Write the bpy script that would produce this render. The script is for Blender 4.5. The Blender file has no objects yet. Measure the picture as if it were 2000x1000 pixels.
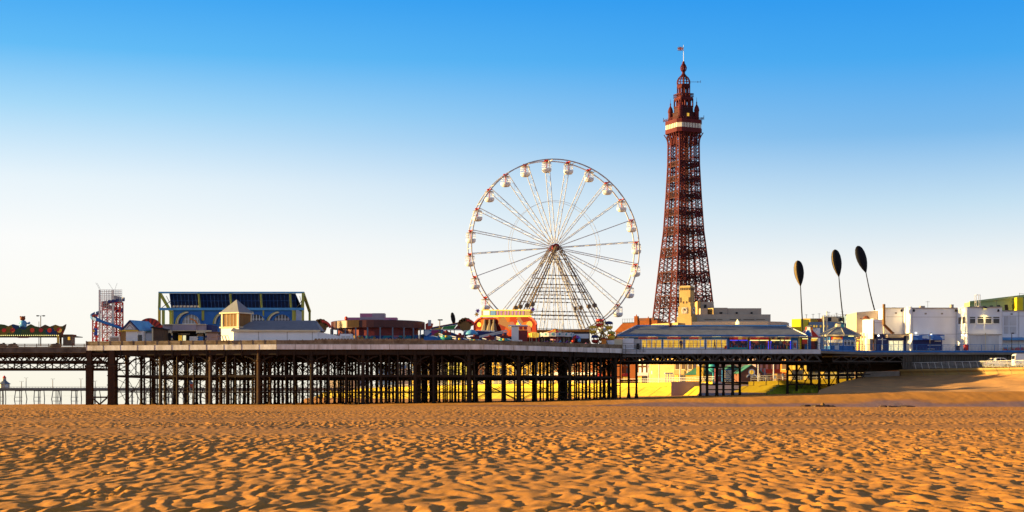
import bpy, math, random
import numpy as np
from mathutils import Vector, Matrix
PI = math.pi
R = math.radians
rng = random.Random(11)

# ------------------------------------------------------------------ camera, world, sun
sc = bpy.context.scene
col = sc.collection
F = 2980.0      # focal length of the photograph in its own pixels (2000 wide)
HY = 772.0      # row of the horizon
CZ = 1.6
cam = bpy.data.cameras.new('camera')
cam.sensor_width = 36.0
cam.lens = F / 2000 * 36
cam.shift_y = (HY - 500) / 2000
cam.clip_start = 0.5
cam.clip_end = 30000
camo = bpy.data.objects.new('camera', cam)
col.objects.link(camo)
camo.location = (0, 0, CZ)
camo.rotation_euler = (R(90), 0, 0)
sc.camera = camo

SUN_AZ = R(3)     # the sun stands to the left, this far beyond the picture plane
SUN_EL = R(8)
sdir = Vector((-math.cos(SUN_AZ) * math.cos(SUN_EL), math.sin(SUN_AZ) * math.cos(SUN_EL), math.sin(SUN_EL)))
sun = bpy.data.lights.new('sun', 'SUN')
sun.energy = 5.0
sun.angle = R(0.5)
sun.color = (1.0, 0.68, 0.24)
suno = bpy.data.objects.new('sun', sun)
col.objects.link(suno)
suno.rotation_euler = sdir.to_track_quat('Z', 'Y').to_euler()

world = bpy.data.worlds.new('World')
sc.world = world
world.use_nodes = True
nt = world.node_tree
for n in list(nt.nodes):
    nt.nodes.remove(n)
def N(t, **k):
    n = nt.nodes.new(t)
    for a, b in k.items():
        setattr(n, a, b)
    return n
def srgb(r, g, b):
    f = lambda c: (c / 255 / 12.92) if c / 255 <= 0.04045 else ((c / 255 + 0.055) / 1.055) ** 2.4
    return (f(r), f(g), f(b), 1)
EXPO = 1.65
sky = N('ShaderNodeTexSky', sky_type='NISHITA')
sky.sun_disc = False
sky.sun_elevation = SUN_EL
sky.sun_rotation = math.atan2(sdir.x, sdir.y)
sky.air_density = 1.0
sky.dust_density = 1.5
sky.ozone_density = 2.0
tc = N('ShaderNodeTexCoord')
sep = N('ShaderNodeSeparateXYZ')
nt.links.new(tc.outputs['Generated'], sep.inputs[0])
def ramp(stops):
    r = N('ShaderNodeValToRGB')
    e = r.color_ramp.elements
    while len(e) < len(stops):
        e.new(0.5)
    for i, (p, c) in enumerate(stops):
        e[i].position = p
        e[i].color = c
    return r
# sine of the elevation, 0..0.5 stretched over the ramp: low sun on the left, deeper blue away from it
mz = N('ShaderNodeMath', operation='MULTIPLY')
mz.inputs[1].default_value = 1.0
nt.links.new(sep.outputs[2], mz.inputs[0])
HIGH = [(0.36, srgb(190, 206, 235)), (0.47, srgb(184, 194, 228)), (0.62, srgb(46, 58, 104)), (1.0, srgb(30, 38, 80))]  # unseen upper sky: pale band added to fill walls, zenith darkened for sand shade
rl = ramp([(0.0, srgb(255, 250, 230)), (0.037, srgb(255, 252, 243)), (0.098, srgb(253, 253, 252)), (0.135, srgb(234, 245, 252)),
           (0.18, srgb(166, 217, 249)), (0.215, srgb(96, 188, 247)), (0.26, srgb(42, 160, 243))] + HIGH)
rr = ramp([(0.0, srgb(255, 250, 232)), (0.045, srgb(255, 250, 242)), (0.08, srgb(247, 247, 246)), (0.12, srgb(198, 225, 243)),
           (0.165, srgb(122, 186, 237)), (0.21, srgb(64, 167, 241)), (0.26, srgb(20, 147, 239))] + HIGH)
nt.links.new(mz.outputs[0], rl.inputs[0])
nt.links.new(mz.outputs[0], rr.inputs[0])
mx = N('ShaderNodeMapRange', interpolation_type='SMOOTHSTEP')
mx.inputs['From Min'].default_value = -0.34
mx.inputs['From Max'].default_value = 0.30
nt.links.new(sep.outputs[0], mx.inputs[0])
mix = N('ShaderNodeMix', data_type='RGBA')
nt.links.new(mx.outputs[0], mix.inputs[0])
nt.links.new(rl.outputs[0], mix.inputs[6])
nt.links.new(rr.outputs[0], mix.inputs[7])
b1 = N('ShaderNodeBackground')
b1.inputs[1].default_value = 0.10
nt.links.new(sky.outputs[0], b1.inputs[0])
b2 = N('ShaderNodeBackground')
b2.inputs[1].default_value = 1.0 / 2 ** EXPO
nt.links.new(mix.outputs[2], b2.inputs[0])
ms = N('ShaderNodeMixShader')
ms.inputs[0].default_value = 0.96
nt.links.new(b1.outputs[0], ms.inputs[1])
nt.links.new(b2.outputs[0], ms.inputs[2])
ow = N('ShaderNodeOutputWorld')
nt.links.new(ms.outputs[0], ow.inputs[0])

sc.view_settings.view_transform = 'Standard'
sc.view_settings.look = 'None'
sc.view_settings.exposure = EXPO
sc.view_settings.gamma = 1.0
sc.view_settings.use_curve_mapping = False
sc.render.resolution_x = 1024
sc.render.resolution_y = 512
sc.cycles.max_bounces = 5

# ------------------------------------------------------------------ helpers
def X(px, Y): return (px - 1000) / F * Y
def Z(py, Y): return CZ + (HY - py) / F * Y
def P(px, py, Y): return Vector((X(px, Y), Y, Z(py, Y)))

def mat(name, rgb, rough=0.6, var=0.15, scale=1.5, metal=0.0, bump=0.0, streak=0.0, stain=None, emit=0.0, spec=0.2):
    m = bpy.data.materials.new(name)
    m.use_nodes = True
    t = m.node_tree
    b = t.nodes['Principled BSDF']
    b.inputs['Roughness'].default_value = rough
    b.inputs['Metallic'].default_value = metal
    b.inputs['Specular IOR Level'].default_value = spec
    L = t.links.new
    co = t.nodes.new('ShaderNodeTexCoord')
    mp = t.nodes.new('ShaderNodeMapping')
    L(co.outputs['Object'], mp.inputs[0])
    if streak:
        mp.inputs['Scale'].default_value = (1, 1, streak)
    nz = t.nodes.new('ShaderNodeTexNoise')
    nz.inputs['Scale'].default_value = scale
    nz.inputs['Detail'].default_value = 6
    nz.inputs['Roughness'].default_value = 0.65
    L(mp.outputs[0], nz.inputs['Vector'])
    mr = t.nodes.new('ShaderNodeMapRange')
    mr.inputs['From Min'].default_value = 0.3
    mr.inputs['From Max'].default_value = 0.7
    L(nz.outputs['Fac'], mr.inputs[0])
    mi = t.nodes.new('ShaderNodeMix')
    mi.data_type = 'RGBA'
    L(mr.outputs[0], mi.inputs[0])
    lo = stain if stain else [c * (1 - var) for c in rgb]
    mi.inputs[6].default_value = (*lo, 1)
    mi.inputs[7].default_value = (*[min(1, c * (1 + var * 0.6)) for c in rgb], 1)
    L(mi.outputs[2], b.inputs['Base Color'])
    if bump:
        bp = t.nodes.new('ShaderNodeBump')
        bp.inputs['Strength'].default_value = bump
        bp.inputs['Distance'].default_value = 0.05
        L(nz.outputs['Fac'], bp.inputs['Height'])
        L(bp.outputs[0], b.inputs['Normal'])
    if emit:
        L(mi.outputs[2], b.inputs['Emission Color'])
        b.inputs['Emission Strength'].default_value = emit
    return m

def art(name, colors, scale=2.0, rough=0.45, emit=0.0, sx=(1, 1, 1)):
    """painted fairground panels: irregular patches of bright paint"""
    m = bpy.data.materials.new(name)
    m.use_nodes = True
    t = m.node_tree
    b = t.nodes['Principled BSDF']
    b.inputs['Roughness'].default_value = 0.7
    b.inputs['Specular IOR Level'].default_value = 0.1
    L = t.links.new
    co = t.nodes.new('ShaderNodeTexCoord')
    mp = t.nodes.new('ShaderNodeMapping')
    mp.inputs['Scale'].default_value = sx
    L(co.outputs['Object'], mp.inputs[0])
    nz = t.nodes.new('ShaderNodeTexNoise')
    nz.inputs['Scale'].default_value = scale * 0.7
    nz.inputs['Detail'].default_value = 3
    L(mp.outputs[0], nz.inputs['Vector'])
    va = t.nodes.new('ShaderNodeMix')
    va.data_type = 'VECTOR'
    va.inputs[0].default_value = 0.35
    L(mp.outputs[0], va.inputs[4])
    L(nz.outputs['Color'], va.inputs[5])
    vo = t.nodes.new('ShaderNodeTexVoronoi')
    vo.inputs['Scale'].default_value = scale
    L(va.outputs[1], vo.inputs['Vector'])
    r = t.nodes.new('ShaderNodeValToRGB')
    r.color_ramp.interpolation = 'CONSTANT'
    e = r.color_ramp.elements
    while len(e) < len(colors):
        e.new(0.5)
    for i, c in enumerate(colors):
        e[i].position = 0.15 + 0.7 * i / len(colors) if i else 0.0
        e[i].color = (*c, 1)
    se = t.nodes.new('ShaderNodeSeparateColor')
    L(vo.outputs['Color'], se.inputs[0])
    L(se.outputs[0], r.inputs[0])
    L(r.outputs[0], b.inputs['Base Color'])
    if emit:
        L(r.outputs[0], b.inputs['Emission Color'])
        b.inputs['Emission Strength'].default_value = emit
    return m

BASE = {}
def tag(o, label=None, cat=None, group=None, kind=None):
    if label: o['label'] = label
    if cat: o['category'] = cat
    if group: o['group'] = group
    if kind: o['kind'] = kind
    return o
def thing(name, label, cat, loc, group=None):
    o = bpy.data.objects.new(name, None)
    o.empty_display_size = 0.5
    col.objects.link(o)
    o.location = loc
    BASE[o.name] = Vector(loc)
    return tag(o, label, cat, group)

class MB:
    """collects shapes in world coordinates (optionally through a matrix) and links them as one mesh"""
    def __init__(s, M=None):
        s.v = []; s.f = []; s.m = []; s.mi = 0; s.M = M
    def add(s, vs, fs):
        k = len(s.v)
        if s.M is not None:
            vs = [s.M @ Vector(v) for v in vs]
        s.v.extend([tuple(v) for v in vs])
        for f in fs:
            s.f.append(tuple(i + k for i in f)); s.m.append(s.mi)
        return s
    def box(s, x0, x1, y0, y1, z0, z1):
        vs = [(x0, y0, z0), (x1, y0, z0), (x1, y1, z0), (x0, y1, z0), (x0, y0, z1), (x1, y0, z1), (x1, y1, z1), (x0, y1, z1)]
        return s.add(vs, [(0, 3, 2, 1), (4, 5, 6, 7), (0, 1, 5, 4), (1, 2, 6, 5), (2, 3, 7, 6), (3, 0, 4, 7)])
    def pbox(s, px0, px1, py0, py1, Y, d):
        return s.box(X(px0, Y), X(px1, Y), Y, Y + d, Z(py1, Y), Z(py0, Y))
    def bar(s, a, b, w, h=None):
        a = Vector(a); b = Vector(b); h = h or w
        d = b - a
        if d.length < 1e-6: return s
        d.normalize()
        up = Vector((0, 0, 1)) if abs(d.z) < 0.95 else Vector((0, 1, 0))
        u = d.cross(up).normalized() * (w / 2); v = u.cross(d).normalized() * (h / 2)
        vs = [a - u - v, a + u - v, a + u + v, a - u + v, b - u - v, b + u - v, b + u + v, b - u + v]
        return s.add(vs, [(3, 2, 1, 0), (4, 5, 6, 7), (0, 1, 5, 4), (1, 2, 6, 5), (2, 3, 7, 6), (3, 0, 4, 7)])
    def poly(s, pts, w, h=None):
        for a, b in zip(pts[:-1], pts[1:]): s.bar(a, b, w, h)
        return s
    def tube(s, a, b, r0, r1=None, n=8):
        a = Vector(a); b = Vector(b); r1 = r0 if r1 is None else r1
        d = (b - a).normalized()
        up = Vector((0, 0, 1)) if abs(d.z) < 0.95 else Vector((0, 1, 0))
        u = d.cross(up).normalized(); v = u.cross(d)
        vs = [a + (u * math.cos(2 * PI * i / n) + v * math.sin(2 * PI * i / n)) * r0 for i in range(n)]
        vs += [b + (u * math.cos(2 * PI * i / n) + v * math.sin(2 * PI * i / n)) * r1 for i in range(n)]
        fs = [(i, (i + 1) % n, n + (i + 1) % n, n + i) for i in range(n)] + [tuple(range(n - 1, -1, -1)), tuple(range(n, 2 * n))]
        return s.add(vs, fs)
    def lathe(s, prof, c=(0, 0, 0), n=16, sx=1.0, sy=1.0, slots=None, a0=0.0):
        c = Vector(c); k = len(prof); vs = []
        for r, z in prof:
            for i in range(n):
                a = a0 + 2 * PI * i / n
                vs.append((c.x + r * sx * math.cos(a), c.y + r * sy * math.sin(a), c.z + z))
        for j in range(k - 1):
            for i in range(n):
                pass
        fs = []; ms = []
        for j in range(k - 1):
            for i in range(n):
                fs.append((j * n + i, j * n + (i + 1) % n, (j + 1) * n + (i + 1) % n, (j + 1) * n + i))
                ms.append(slots[i % len(slots)] if slots else s.mi)
        fs.append(tuple(range(n - 1, -1, -1))); ms.append(s.mi)
        fs.append(tuple(range((k - 1) * n, k * n))); ms.append(s.mi)
        q = len(s.m)
        s.add(vs, fs)
        s.m[q:] = ms
        return s
    def prism(s, pts, vec):
        """polygon pts (3D, planar) extruded along vec"""
        n = len(pts); vec = Vector(vec)
        pts = [Vector(p) for p in pts]
        vs = pts + [p + vec for p in pts]
        fs = [tuple(range(n)), tuple(range(2 * n - 1, n - 1, -1))] + [(i, n + i, n + (i + 1) % n, (i + 1) % n) for i in range(n)]
        return s.add(vs, fs)
    def pprism(s, pp, Y, d):
        """outline in photo pixels placed at distance Y, thickness d"""
        return s.prism([P(x, y, Y) for x, y in pp], (0, d, 0))
    def band(s, cx, cz, r0, r1, a0, a1, y0, y1, n=16):
        """arched band in the xz plane"""
        for i in range(n):
            t0 = a0 + (a1 - a0) * i / n; t1 = a0 + (a1 - a0) * (i + 1) / n
            q = [(cx + r * math.cos(t), y0, cz + r * math.sin(t)) for r, t in ((r0, t0), (r1, t0), (r1, t1), (r0, t1))]
            s.prism(q, (0, y1 - y0, 0))
        return s
    def disc(s, cx, cz, r, y0, y1, n=24, a0=0.0, a1=2 * PI):
        pts = [(cx + r * math.cos(a0 + (a1 - a0) * i / n), y0, cz + r * math.sin(a0 + (a1 - a0) * i / n)) for i in range(n if a1 - a0 > 6.2 else n + 1)]
        return s.prism(pts, (0, y1 - y0, 0))
    def quad(s, a, b, c, d):
        return s.add([a, b, c, d], [(0, 1, 2, 3)])
    def build(s, name, mats, parent=None, smooth=False, base=None):
        me = bpy.data.meshes.new(name)
        if parent is not None:
            b = BASE[parent.name]
        elif base is not None:
            b = Vector(base)
        else:
            a = np.array(s.v)
            b = Vector(((a[:, 0].min() + a[:, 0].max()) / 2, (a[:, 1].min() + a[:, 1].max()) / 2, a[:, 2].min()))
        me.from_pydata([(v[0] - b.x, v[1] - b.y, v[2] - b.z) for v in s.v], [], s.f)
        if not isinstance(mats, (list, tuple)): mats = [mats]
        for m in mats: me.materials.append(m)
        if len(mats) > 1: me.polygons.foreach_set('material_index', s.m)
        if smooth: me.polygons.foreach_set('use_smooth', [True] * len(me.polygons))
        me.update()
        o = bpy.data.objects.new(name, me)
        col.objects.link(o)
        BASE[o.name] = b
        if parent is not None: o.parent = parent
        else: o.location = b
        return o
def copy_tree(o, parent=None):
    c = o.copy()
    col.objects.link(c)
    BASE[c.name] = BASE[o.name].copy()
    if parent is not None: c.parent = parent
    for ch in list(o.children): copy_tree(ch, c)
    return c

# ------------------------------------------------------------------ materials
M = {}
def defm(k, *a, **kw): M[k] = mat(k, *a, **kw)
defm('iron_black', (0.014, 0.011, 0.009), 0.7, 0.5, 0.8, bump=0.2, stain=(0.035, 0.018, 0.009), spec=0.15)
defm('iron_rust', (0.022, 0.016, 0.012), 0.75, 0.5, 0.9, bump=0.3, stain=(0.07, 0.03, 0.012), spec=0.15)
defm('fascia_white', (0.80, 0.79, 0.78), 0.7, 0.2, 0.9, streak=0.25, stain=(0.45, 0.41, 0.36), bump=0.2)
defm('fascia_plain', (0.66, 0.66, 0.68), 0.6, 0.1, 0.5, streak=0.3, stain=(0.52, 0.50, 0.50))
defm('fascia_dark', (0.13, 0.11, 0.09), 0.75, 0.3, 0.7, streak=0.4, stain=(0.06, 0.045, 0.035))
defm('deck_wood', (0.20, 0.15, 0.10), 0.8, 0.3, 1.0)
defm('rail_wood', (0.30, 0.24, 0.16), 0.75, 0.4, 0.9, stain=(0.11, 0.075, 0.045))
defm('white_paint', (0.80, 0.80, 0.82), 0.5, 0.08, 0.5, stain=(0.70, 0.69, 0.70))
defm('white_wall', (0.86, 0.86, 0.90), 0.6, 0.08, 0.35, streak=0.3, stain=(0.77, 0.77, 0.81))
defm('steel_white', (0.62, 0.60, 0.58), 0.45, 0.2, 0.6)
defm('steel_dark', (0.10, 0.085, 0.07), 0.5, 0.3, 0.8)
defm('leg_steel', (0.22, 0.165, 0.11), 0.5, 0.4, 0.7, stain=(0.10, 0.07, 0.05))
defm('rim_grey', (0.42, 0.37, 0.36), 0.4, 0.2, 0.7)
defm('pale_band', (0.55, 0.51, 0.44), 0.4, 0.15, 0.8)
defm('red_paint', (0.62, 0.05, 0.03), 0.4, 0.2, 1.0)
defm('orange_paint', (0.80, 0.25, 0.03), 0.45, 0.2, 1.0)
defm('yellow_paint', (0.80, 0.52, 0.05), 0.45, 0.15, 1.0)
defm('olive_yellow', (0.42, 0.40, 0.07), 0.5, 0.15, 0.8)
defm('blue_paint', (0.03, 0.16, 0.48), 0.45, 0.2, 0.8)
defm('sky_blue', (0.10, 0.36, 0.68), 0.45, 0.2, 0.8)
defm('navy', (0.03, 0.04, 0.16), 0.5, 0.2, 0.8)
defm('teal', (0.05, 0.35, 0.38), 0.45, 0.2, 1.0)
defm('green_paint', (0.06, 0.30, 0.08), 0.5, 0.2, 1.0)
defm('pink_paint', (0.45, 0.17, 0.30), 0.5, 0.15, 1.0)
defm('purple', (0.22, 0.08, 0.42), 0.5, 0.2, 1.0)
defm('dark_red', (0.20, 0.03, 0.03), 0.5, 0.3, 1.0)
defm('maroon_panel', (0.085, 0.026, 0.026), 0.35, 0.35, 0.4, streak=0.2)
defm('brown_dark', (0.10, 0.06, 0.04), 0.6, 0.3, 1.0)
defm('black', (0.015, 0.014, 0.018), 0.5, 0.3, 1.0)
defm('grey_roof', (0.25, 0.26, 0.29), 0.6, 0.15, 1.2)
defm('slate', (0.19, 0.215, 0.26), 0.6, 0.25, 0.8, streak=0.5, bump=0.2)
defm('lavender', (0.34, 0.29, 0.36), 0.6, 0.15, 0.8)
defm('cream', (0.72, 0.62, 0.42), 0.6, 0.12, 0.6)
defm('timber', (0.24, 0.125, 0.04), 0.7, 0.3, 2.0, streak=0.15)
defm('tower_red', (0.105, 0.015, 0.019), 0.65, 0.3, 0.3, stain=(0.058, 0.011, 0.013), spec=0.1)
defm('tower_dark', (0.05, 0.011, 0.014), 0.65, 0.3, 0.3, spec=0.15)
defm('glass_dark', (0.008, 0.012, 0.035), 0.3, 0.3, 0.5, spec=0.15)
defm('glazing_blue', (0.04, 0.12, 0.34), 0.5, 0.2, 0.8)
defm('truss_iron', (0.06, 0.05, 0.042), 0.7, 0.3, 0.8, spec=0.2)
defm('wall_buff', (0.40, 0.27, 0.10), 0.85, 0.2, 0.4, stain=(0.30, 0.20, 0.08))
defm('glass_grey', (0.07, 0.07, 0.08), 0.08, 0.3, 0.5)
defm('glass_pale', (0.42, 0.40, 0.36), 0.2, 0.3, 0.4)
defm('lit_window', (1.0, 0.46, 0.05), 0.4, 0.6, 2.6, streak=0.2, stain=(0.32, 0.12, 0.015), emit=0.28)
defm('lit_cream', (1.0, 0.85, 0.5), 0.4, 0.3, 2.0, emit=0.3)
defm('lamp_yellow', (1.0, 0.86, 0.30), 0.4, 0.1, 1.0, emit=0.45)
defm('lamp_white', (1.0, 0.95, 0.85), 0.4, 0.1, 1.0, emit=1.2)
defm('neon_blue', (0.06, 0.06, 1.0), 0.4, 0.1, 1.0, emit=0.3)
defm('rubber', (0.02, 0.02, 0.02), 0.8, 0.2, 2.0)
defm('concrete', (0.24, 0.21, 0.18), 0.85, 0.2, 0.5, bump=0.2, stain=(0.16, 0.13, 0.10))
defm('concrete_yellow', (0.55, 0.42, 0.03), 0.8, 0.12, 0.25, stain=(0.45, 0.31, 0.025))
defm('algae', (0.42, 0.44, 0.03), 0.8, 0.4, 0.9, bump=0.4, stain=(0.13, 0.16, 0.015))
defm('stone_cream', (0.48, 0.34, 0.14), 0.8, 0.12, 0.3, stain=(0.40, 0.27, 0.11))
defm('stone_grey', (0.50, 0.40, 0.31), 0.8, 0.12, 0.25, stain=(0.43, 0.34, 0.27))
defm('brick_orange', (0.30, 0.085, 0.02), 0.8, 0.25, 0.6)
defm('brick_brown', (0.20, 0.085, 0.055), 0.8, 0.25, 0.8)
defm('render_yellow', (0.62, 0.38, 0.05), 0.7, 0.12, 0.4)
defm('render_grey', (0.32, 0.28, 0.26), 0.7, 0.15, 0.4)
defm('render_mauve', (0.30, 0.22, 0.24), 0.7, 0.15, 0.4)
defm('render_blue', (0.16, 0.24, 0.40), 0.6, 0.15, 0.5)
defm('yellow_bright', (0.80, 0.60, 0.02), 0.6, 0.1, 0.5)
defm('roof_green', (0.05, 0.20, 0.15), 0.6, 0.2, 0.8)
defm('green_pale', (0.32, 0.43, 0.20), 0.6, 0.12, 0.5)
defm('bronze_black', (0.008, 0.008, 0.012), 0.6, 0.2, 0.8, spec=0.12)
defm('bronze_sunlit', (0.26, 0.18, 0.08), 0.6, 0.25, 1.0)  # warm tone that puts sunlight into the colour of the seed heads
defm('asphalt', (0.06, 0.055, 0.05), 0.9, 0.2, 1.0)
defm('paving', (0.42, 0.33, 0.22), 0.85, 0.15, 0.5)
defm('car_white', (0.78, 0.78, 0.78), 0.25, 0.03, 0.5, spec=0.6)
defm('rust_pipe', (0.20, 0.06, 0.025), 0.6, 0.3, 1.5)
defm('north_pier_iron', (0.21, 0.17, 0.15), 0.7, 0.2, 0.3)
M['kiddie_art'] = art('kiddie_art', [(0.07, 0.11, 0.04), (0.03, 0.06, 0.14), (0.22, 0.03, 0.02), (0.22, 0.15, 0.03), (0.04, 0.10, 0.06), (0.10, 0.07, 0.04)], 1.3)
M['waltzer_art'] = art('waltzer_art', [(0.03, 0.05, 0.16), (0.10, 0.04, 0.03), (0.05, 0.12, 0.30), (0.35, 0.12, 0.15), (0.25, 0.16, 0.06), (0.03, 0.16, 0.22)], 2.2)
M['ride_art'] = art('ride_art', [(0.02, 0.08, 0.28), (0.03, 0.30, 0.40), (0.35, 0.05, 0.14), (0.02, 0.05, 0.16), (0.5, 0.5, 0.55), (0.30, 0.15, 0.04)], 1.6)
M['funhouse_art'] = art('funhouse_art', [(0.26, 0.022, 0.005), (0.30, 0.05, 0.006), (0.16, 0.010, 0.005), (0.36, 0.10, 0.01), (0.24, 0.03, 0.006), (0.20, 0.10, 0.05)], 1.1)
defm('sign_cream', (0.22, 0.17, 0.11), 0.6, 0.2, 1.0)
defm('rust_dark', (0.075, 0.025, 0.012), 0.6, 0.3, 1.5)
defm('post_grey', (0.17, 0.21, 0.27), 0.6, 0.3, 1.0)
defm('rail_back', (0.17, 0.12, 0.075), 0.85, 0.4, 1.2, stain=(0.07, 0.045, 0.028))
M['sign_art'] = art('sign_art', [(0.55, 0.04, 0.03), (0.65, 0.16, 0.04), (0.5, 0.06, 0.03), (0.7, 0.40, 0.08), (0.35, 0.03, 0.03)], 1.8, emit=0.06)
M['arcade_art'] = art('arcade_art', [(0.02, 0.015, 0.02), (0.10, 0.03, 0.02), (0.03, 0.02, 0.03), (0.30, 0.18, 0.05), (0.02, 0.02, 0.04), (0.25, 0.05, 0.04)], 3.0, emit=0.12)
M['banner_art'] = art('banner_art', [(0.06, 0.16, 0.50), (0.12, 0.30, 0.66), (0.04, 0.08, 0.35), (0.5, 0.6, 0.75)], 1.6)
M['toy_art'] = art('toy_art', [(0.5, 0.1, 0.05), (0.1, 0.2, 0.4), (0.5, 0.4, 0.1), (0.4, 0.4, 0.4), (0.3, 0.1, 0.2)], 3.0)

# ------------------------------------------------------------------ sand, sea, promenade
def perlin(x, y, seed):
    r = np.random.RandomState(seed)
    perm = r.permutation(4096)
    ang = r.rand(4096) * 2 * np.pi
    gx = np.cos(ang); gy = np.sin(ang)
    xi = np.floor(x).astype(np.int64); yi = np.floor(y).astype(np.int64)
    xf = x - xi; yf = y - yi
    def g(ix, iy, dx, dy):
        h = perm[(perm[ix & 4095] + iy) & 4095]
        return gx[h] * dx + gy[h] * dy
    u = xf * xf * xf * (xf * (xf * 6 - 15) + 10); v = yf * yf * yf * (yf * (yf * 6 - 15) + 10)
    a = g(xi, yi, xf, yf); b = g(xi + 1, yi, xf - 1, yf); c = g(xi, yi + 1, xf, yf - 1); d = g(xi + 1, yi + 1, xf - 1, yf - 1)
    return ((a + (b - a) * u) * (1 - v) + (c + (d - c) * u) * v) * 1.5
def sstep(a, b, x):
    t = np.clip((x - a) / (b - a), 0, 1)
    return t * t * (3 - 2 * t)
def shore_x(y):           # the water's edge, left of which the sand has dropped below the sea
    return np.interp(y, [255, 275, 290, 400, 1200], [-140, -85, -42, -44, -150])
def sand_base(x, y):
    x = np.asarray(x, float); y = np.asarray(y, float)
    zmax = np.interp(x, [-60, -25, 5, 20, 45, 55, 90], [0.0, 0.12, 0.55, 1.0, 1.7, 2.0, 2.35])
    z = zmax * sstep(223, 247, y)
    z = z - 0.30 * np.exp(-((y - 221) / 5.0) ** 2) * sstep(0, 30, x)
    z = z - 3.2 * sstep(0, 40, shore_x(y) - x) * sstep(262, 272, y)
    return z
def sand_z(x, y): return float(sand_base(x, y))

ys = [9.0]
while ys[-1] < 266:
    ys.append(ys[-1] + min(max(ys[-1] * 0.0058, 0.085), 0.75))
NR = len(ys)
while ys[-1] < 1300:
    ys.append(ys[-1] * 1.03)
ys = np.array(ys)
NC = 1250
u = np.linspace(-1, 1, NC)
YY = np.repeat(ys[:, None], NC, 1)
XX = u[None, :] * (0.40 * YY + 12)
# ripples: crests run along the shore (away from the camera), broken into short hummocks
wx = XX + 0.11 * perlin(XX * 1.2, YY * 0.8, 1) + 0.6 * perlin(XX * 0.2, YY * 0.07, 2) + 0.06 * YY
lam = 0.43
ph = wx / lam + 0.8 * perlin(XX * 0.9, YY * 0.7, 3) + 0.25 * perlin(XX * 2.2, YY * 1.8, 13)
fr = ph - np.floor(ph)
LEE = 0.22
prof = np.where(fr < 1 - LEE, fr / (1 - LEE), (1 - fr) / LEE)
prof = np.where(fr < 1 - LEE, prof ** 0.75, prof)
hum = 0.92 + 0.8 * perlin(wx * 1.7, YY * 1.15, 4) + 0.35 * perlin(wx * 3.2 + 9, YY * 2.2, 14)
hum = np.clip(hum, 0.05, 1.4)
amp = 0.066 * np.clip(0.97 + 0.6 * perlin(XX * 0.035 + 3.3, YY * 0.055, 5), 0.5, 1.35)
amp *= 1 - 0.72 * np.exp(-((YY - 72 - 0.22 * XX - 5 * perlin(XX * 0.05, YY * 0.02, 31)) / 5.0) ** 2) - 0.6 * np.exp(-((YY - 104 - 0.3 * XX - 9 * perlin(XX * 0.03, YY * 0.02, 32)) / 8.0) ** 2)
amp *= 1 + 0.35 * sstep(60, 140, YY)
amp *= 1 - 0.45 * sstep(120, 200, YY)
far = sstep(212, 226, YY)
h = amp * hum * (0.25 + 0.75 * prof) + 0.012 * perlin(XX * 4.1, YY * 2.3, 6) + 0.005 * perlin(XX * 9.1, YY * 6.3, 16) + 0.05 * perlin(XX * 0.09, YY * 0.05, 7)
rough = np.clip(perlin(XX * 0.55 + 5, YY * 0.3, 21) - 0.42, 0, 1) * 4
h = h + 0.045 * rough * np.clip(perlin(XX * 6.5, YY * 4.5, 22), -0.3, 1)
h2 = 0.05 * perlin(XX * 0.3, YY * 0.16, 8) + 0.02 * perlin(XX * 1.1, YY * 0.6, 9)
ZZ = sand_base(XX, YY) + h * (1 - far) + h2 * far
nv = len(ys) * NC
co = np.stack([XX, YY, ZZ], -1).reshape(-1).astype(np.float32)
ii = (np.arange(len(ys) - 1)[:, None] * NC + np.arange(NC - 1)[None, :]).reshape(-1)
qd = np.stack([ii, ii + 1, ii + NC + 1, ii + NC], -1).reshape(-1).astype(np.int32)
me = bpy.data.meshes.new('sand')
me.vertices.add(nv)
me.vertices.foreach_set('co', co)
me.loops.add(len(qd))
me.loops.foreach_set('vertex_index', qd)
me.polygons.add(len(ii))
me.polygons.foreach_set('loop_start', np.arange(0, len(qd), 4, dtype=np.int32))
me.polygons.foreach_set('use_smooth', np.ones(len(ii), dtype=bool))
me.update(calc_edges=True)
m = bpy.data.materials.new('sand')
m.use_nodes = True
t = m.node_tree; L = t.links.new
b = t.nodes['Principled BSDF']
b.inputs['Roughness'].default_value = 0.9
b.inputs['Specular IOR Level'].default_value = 0.15
tcn = t.nodes.new('ShaderNodeTexCoord')
n1 = t.nodes.new('ShaderNodeTexNoise'); n1.inputs['Scale'].default_value = 0.25; n1.inputs['Detail'].default_value = 5
n2 = t.nodes.new('ShaderNodeTexNoise'); n2.inputs['Scale'].default_value = 22; n2.inputs['Detail'].default_value = 4
L(tcn.outputs['Object'], n1.inputs['Vector']); L(tcn.outputs['Object'], n2.inputs['Vector'])
c1 = t.nodes.new('ShaderNodeMix'); c1.data_type = 'RGBA'
c1.inputs[6].default_value = (0.57, 0.245, 0.038, 1); c1.inputs[7].default_value = (0.72, 0.312, 0.046, 1)
L(n1.outputs['Fac'], c1.inputs[0])
c2 = t.nodes.new('ShaderNodeMix'); c2.data_type = 'RGBA'; c2.blend_type = 'MULTIPLY'; c2.inputs[0].default_value = 0.5
rg = t.nodes.new('ShaderNodeValToRGB')
rg.color_ramp.elements[0].position = 0.3; rg.color_ramp.elements[0].color = (0.62, 0.6, 0.58, 1)
rg.color_ramp.elements[1].position = 0.6; rg.color_ramp.elements[1].color = (1, 1, 1, 1)
L(n2.outputs['Fac'], rg.inputs[0]); L(c1.outputs[2], c2.inputs[6]); L(rg.outputs[0], c2.inputs[7])
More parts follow.
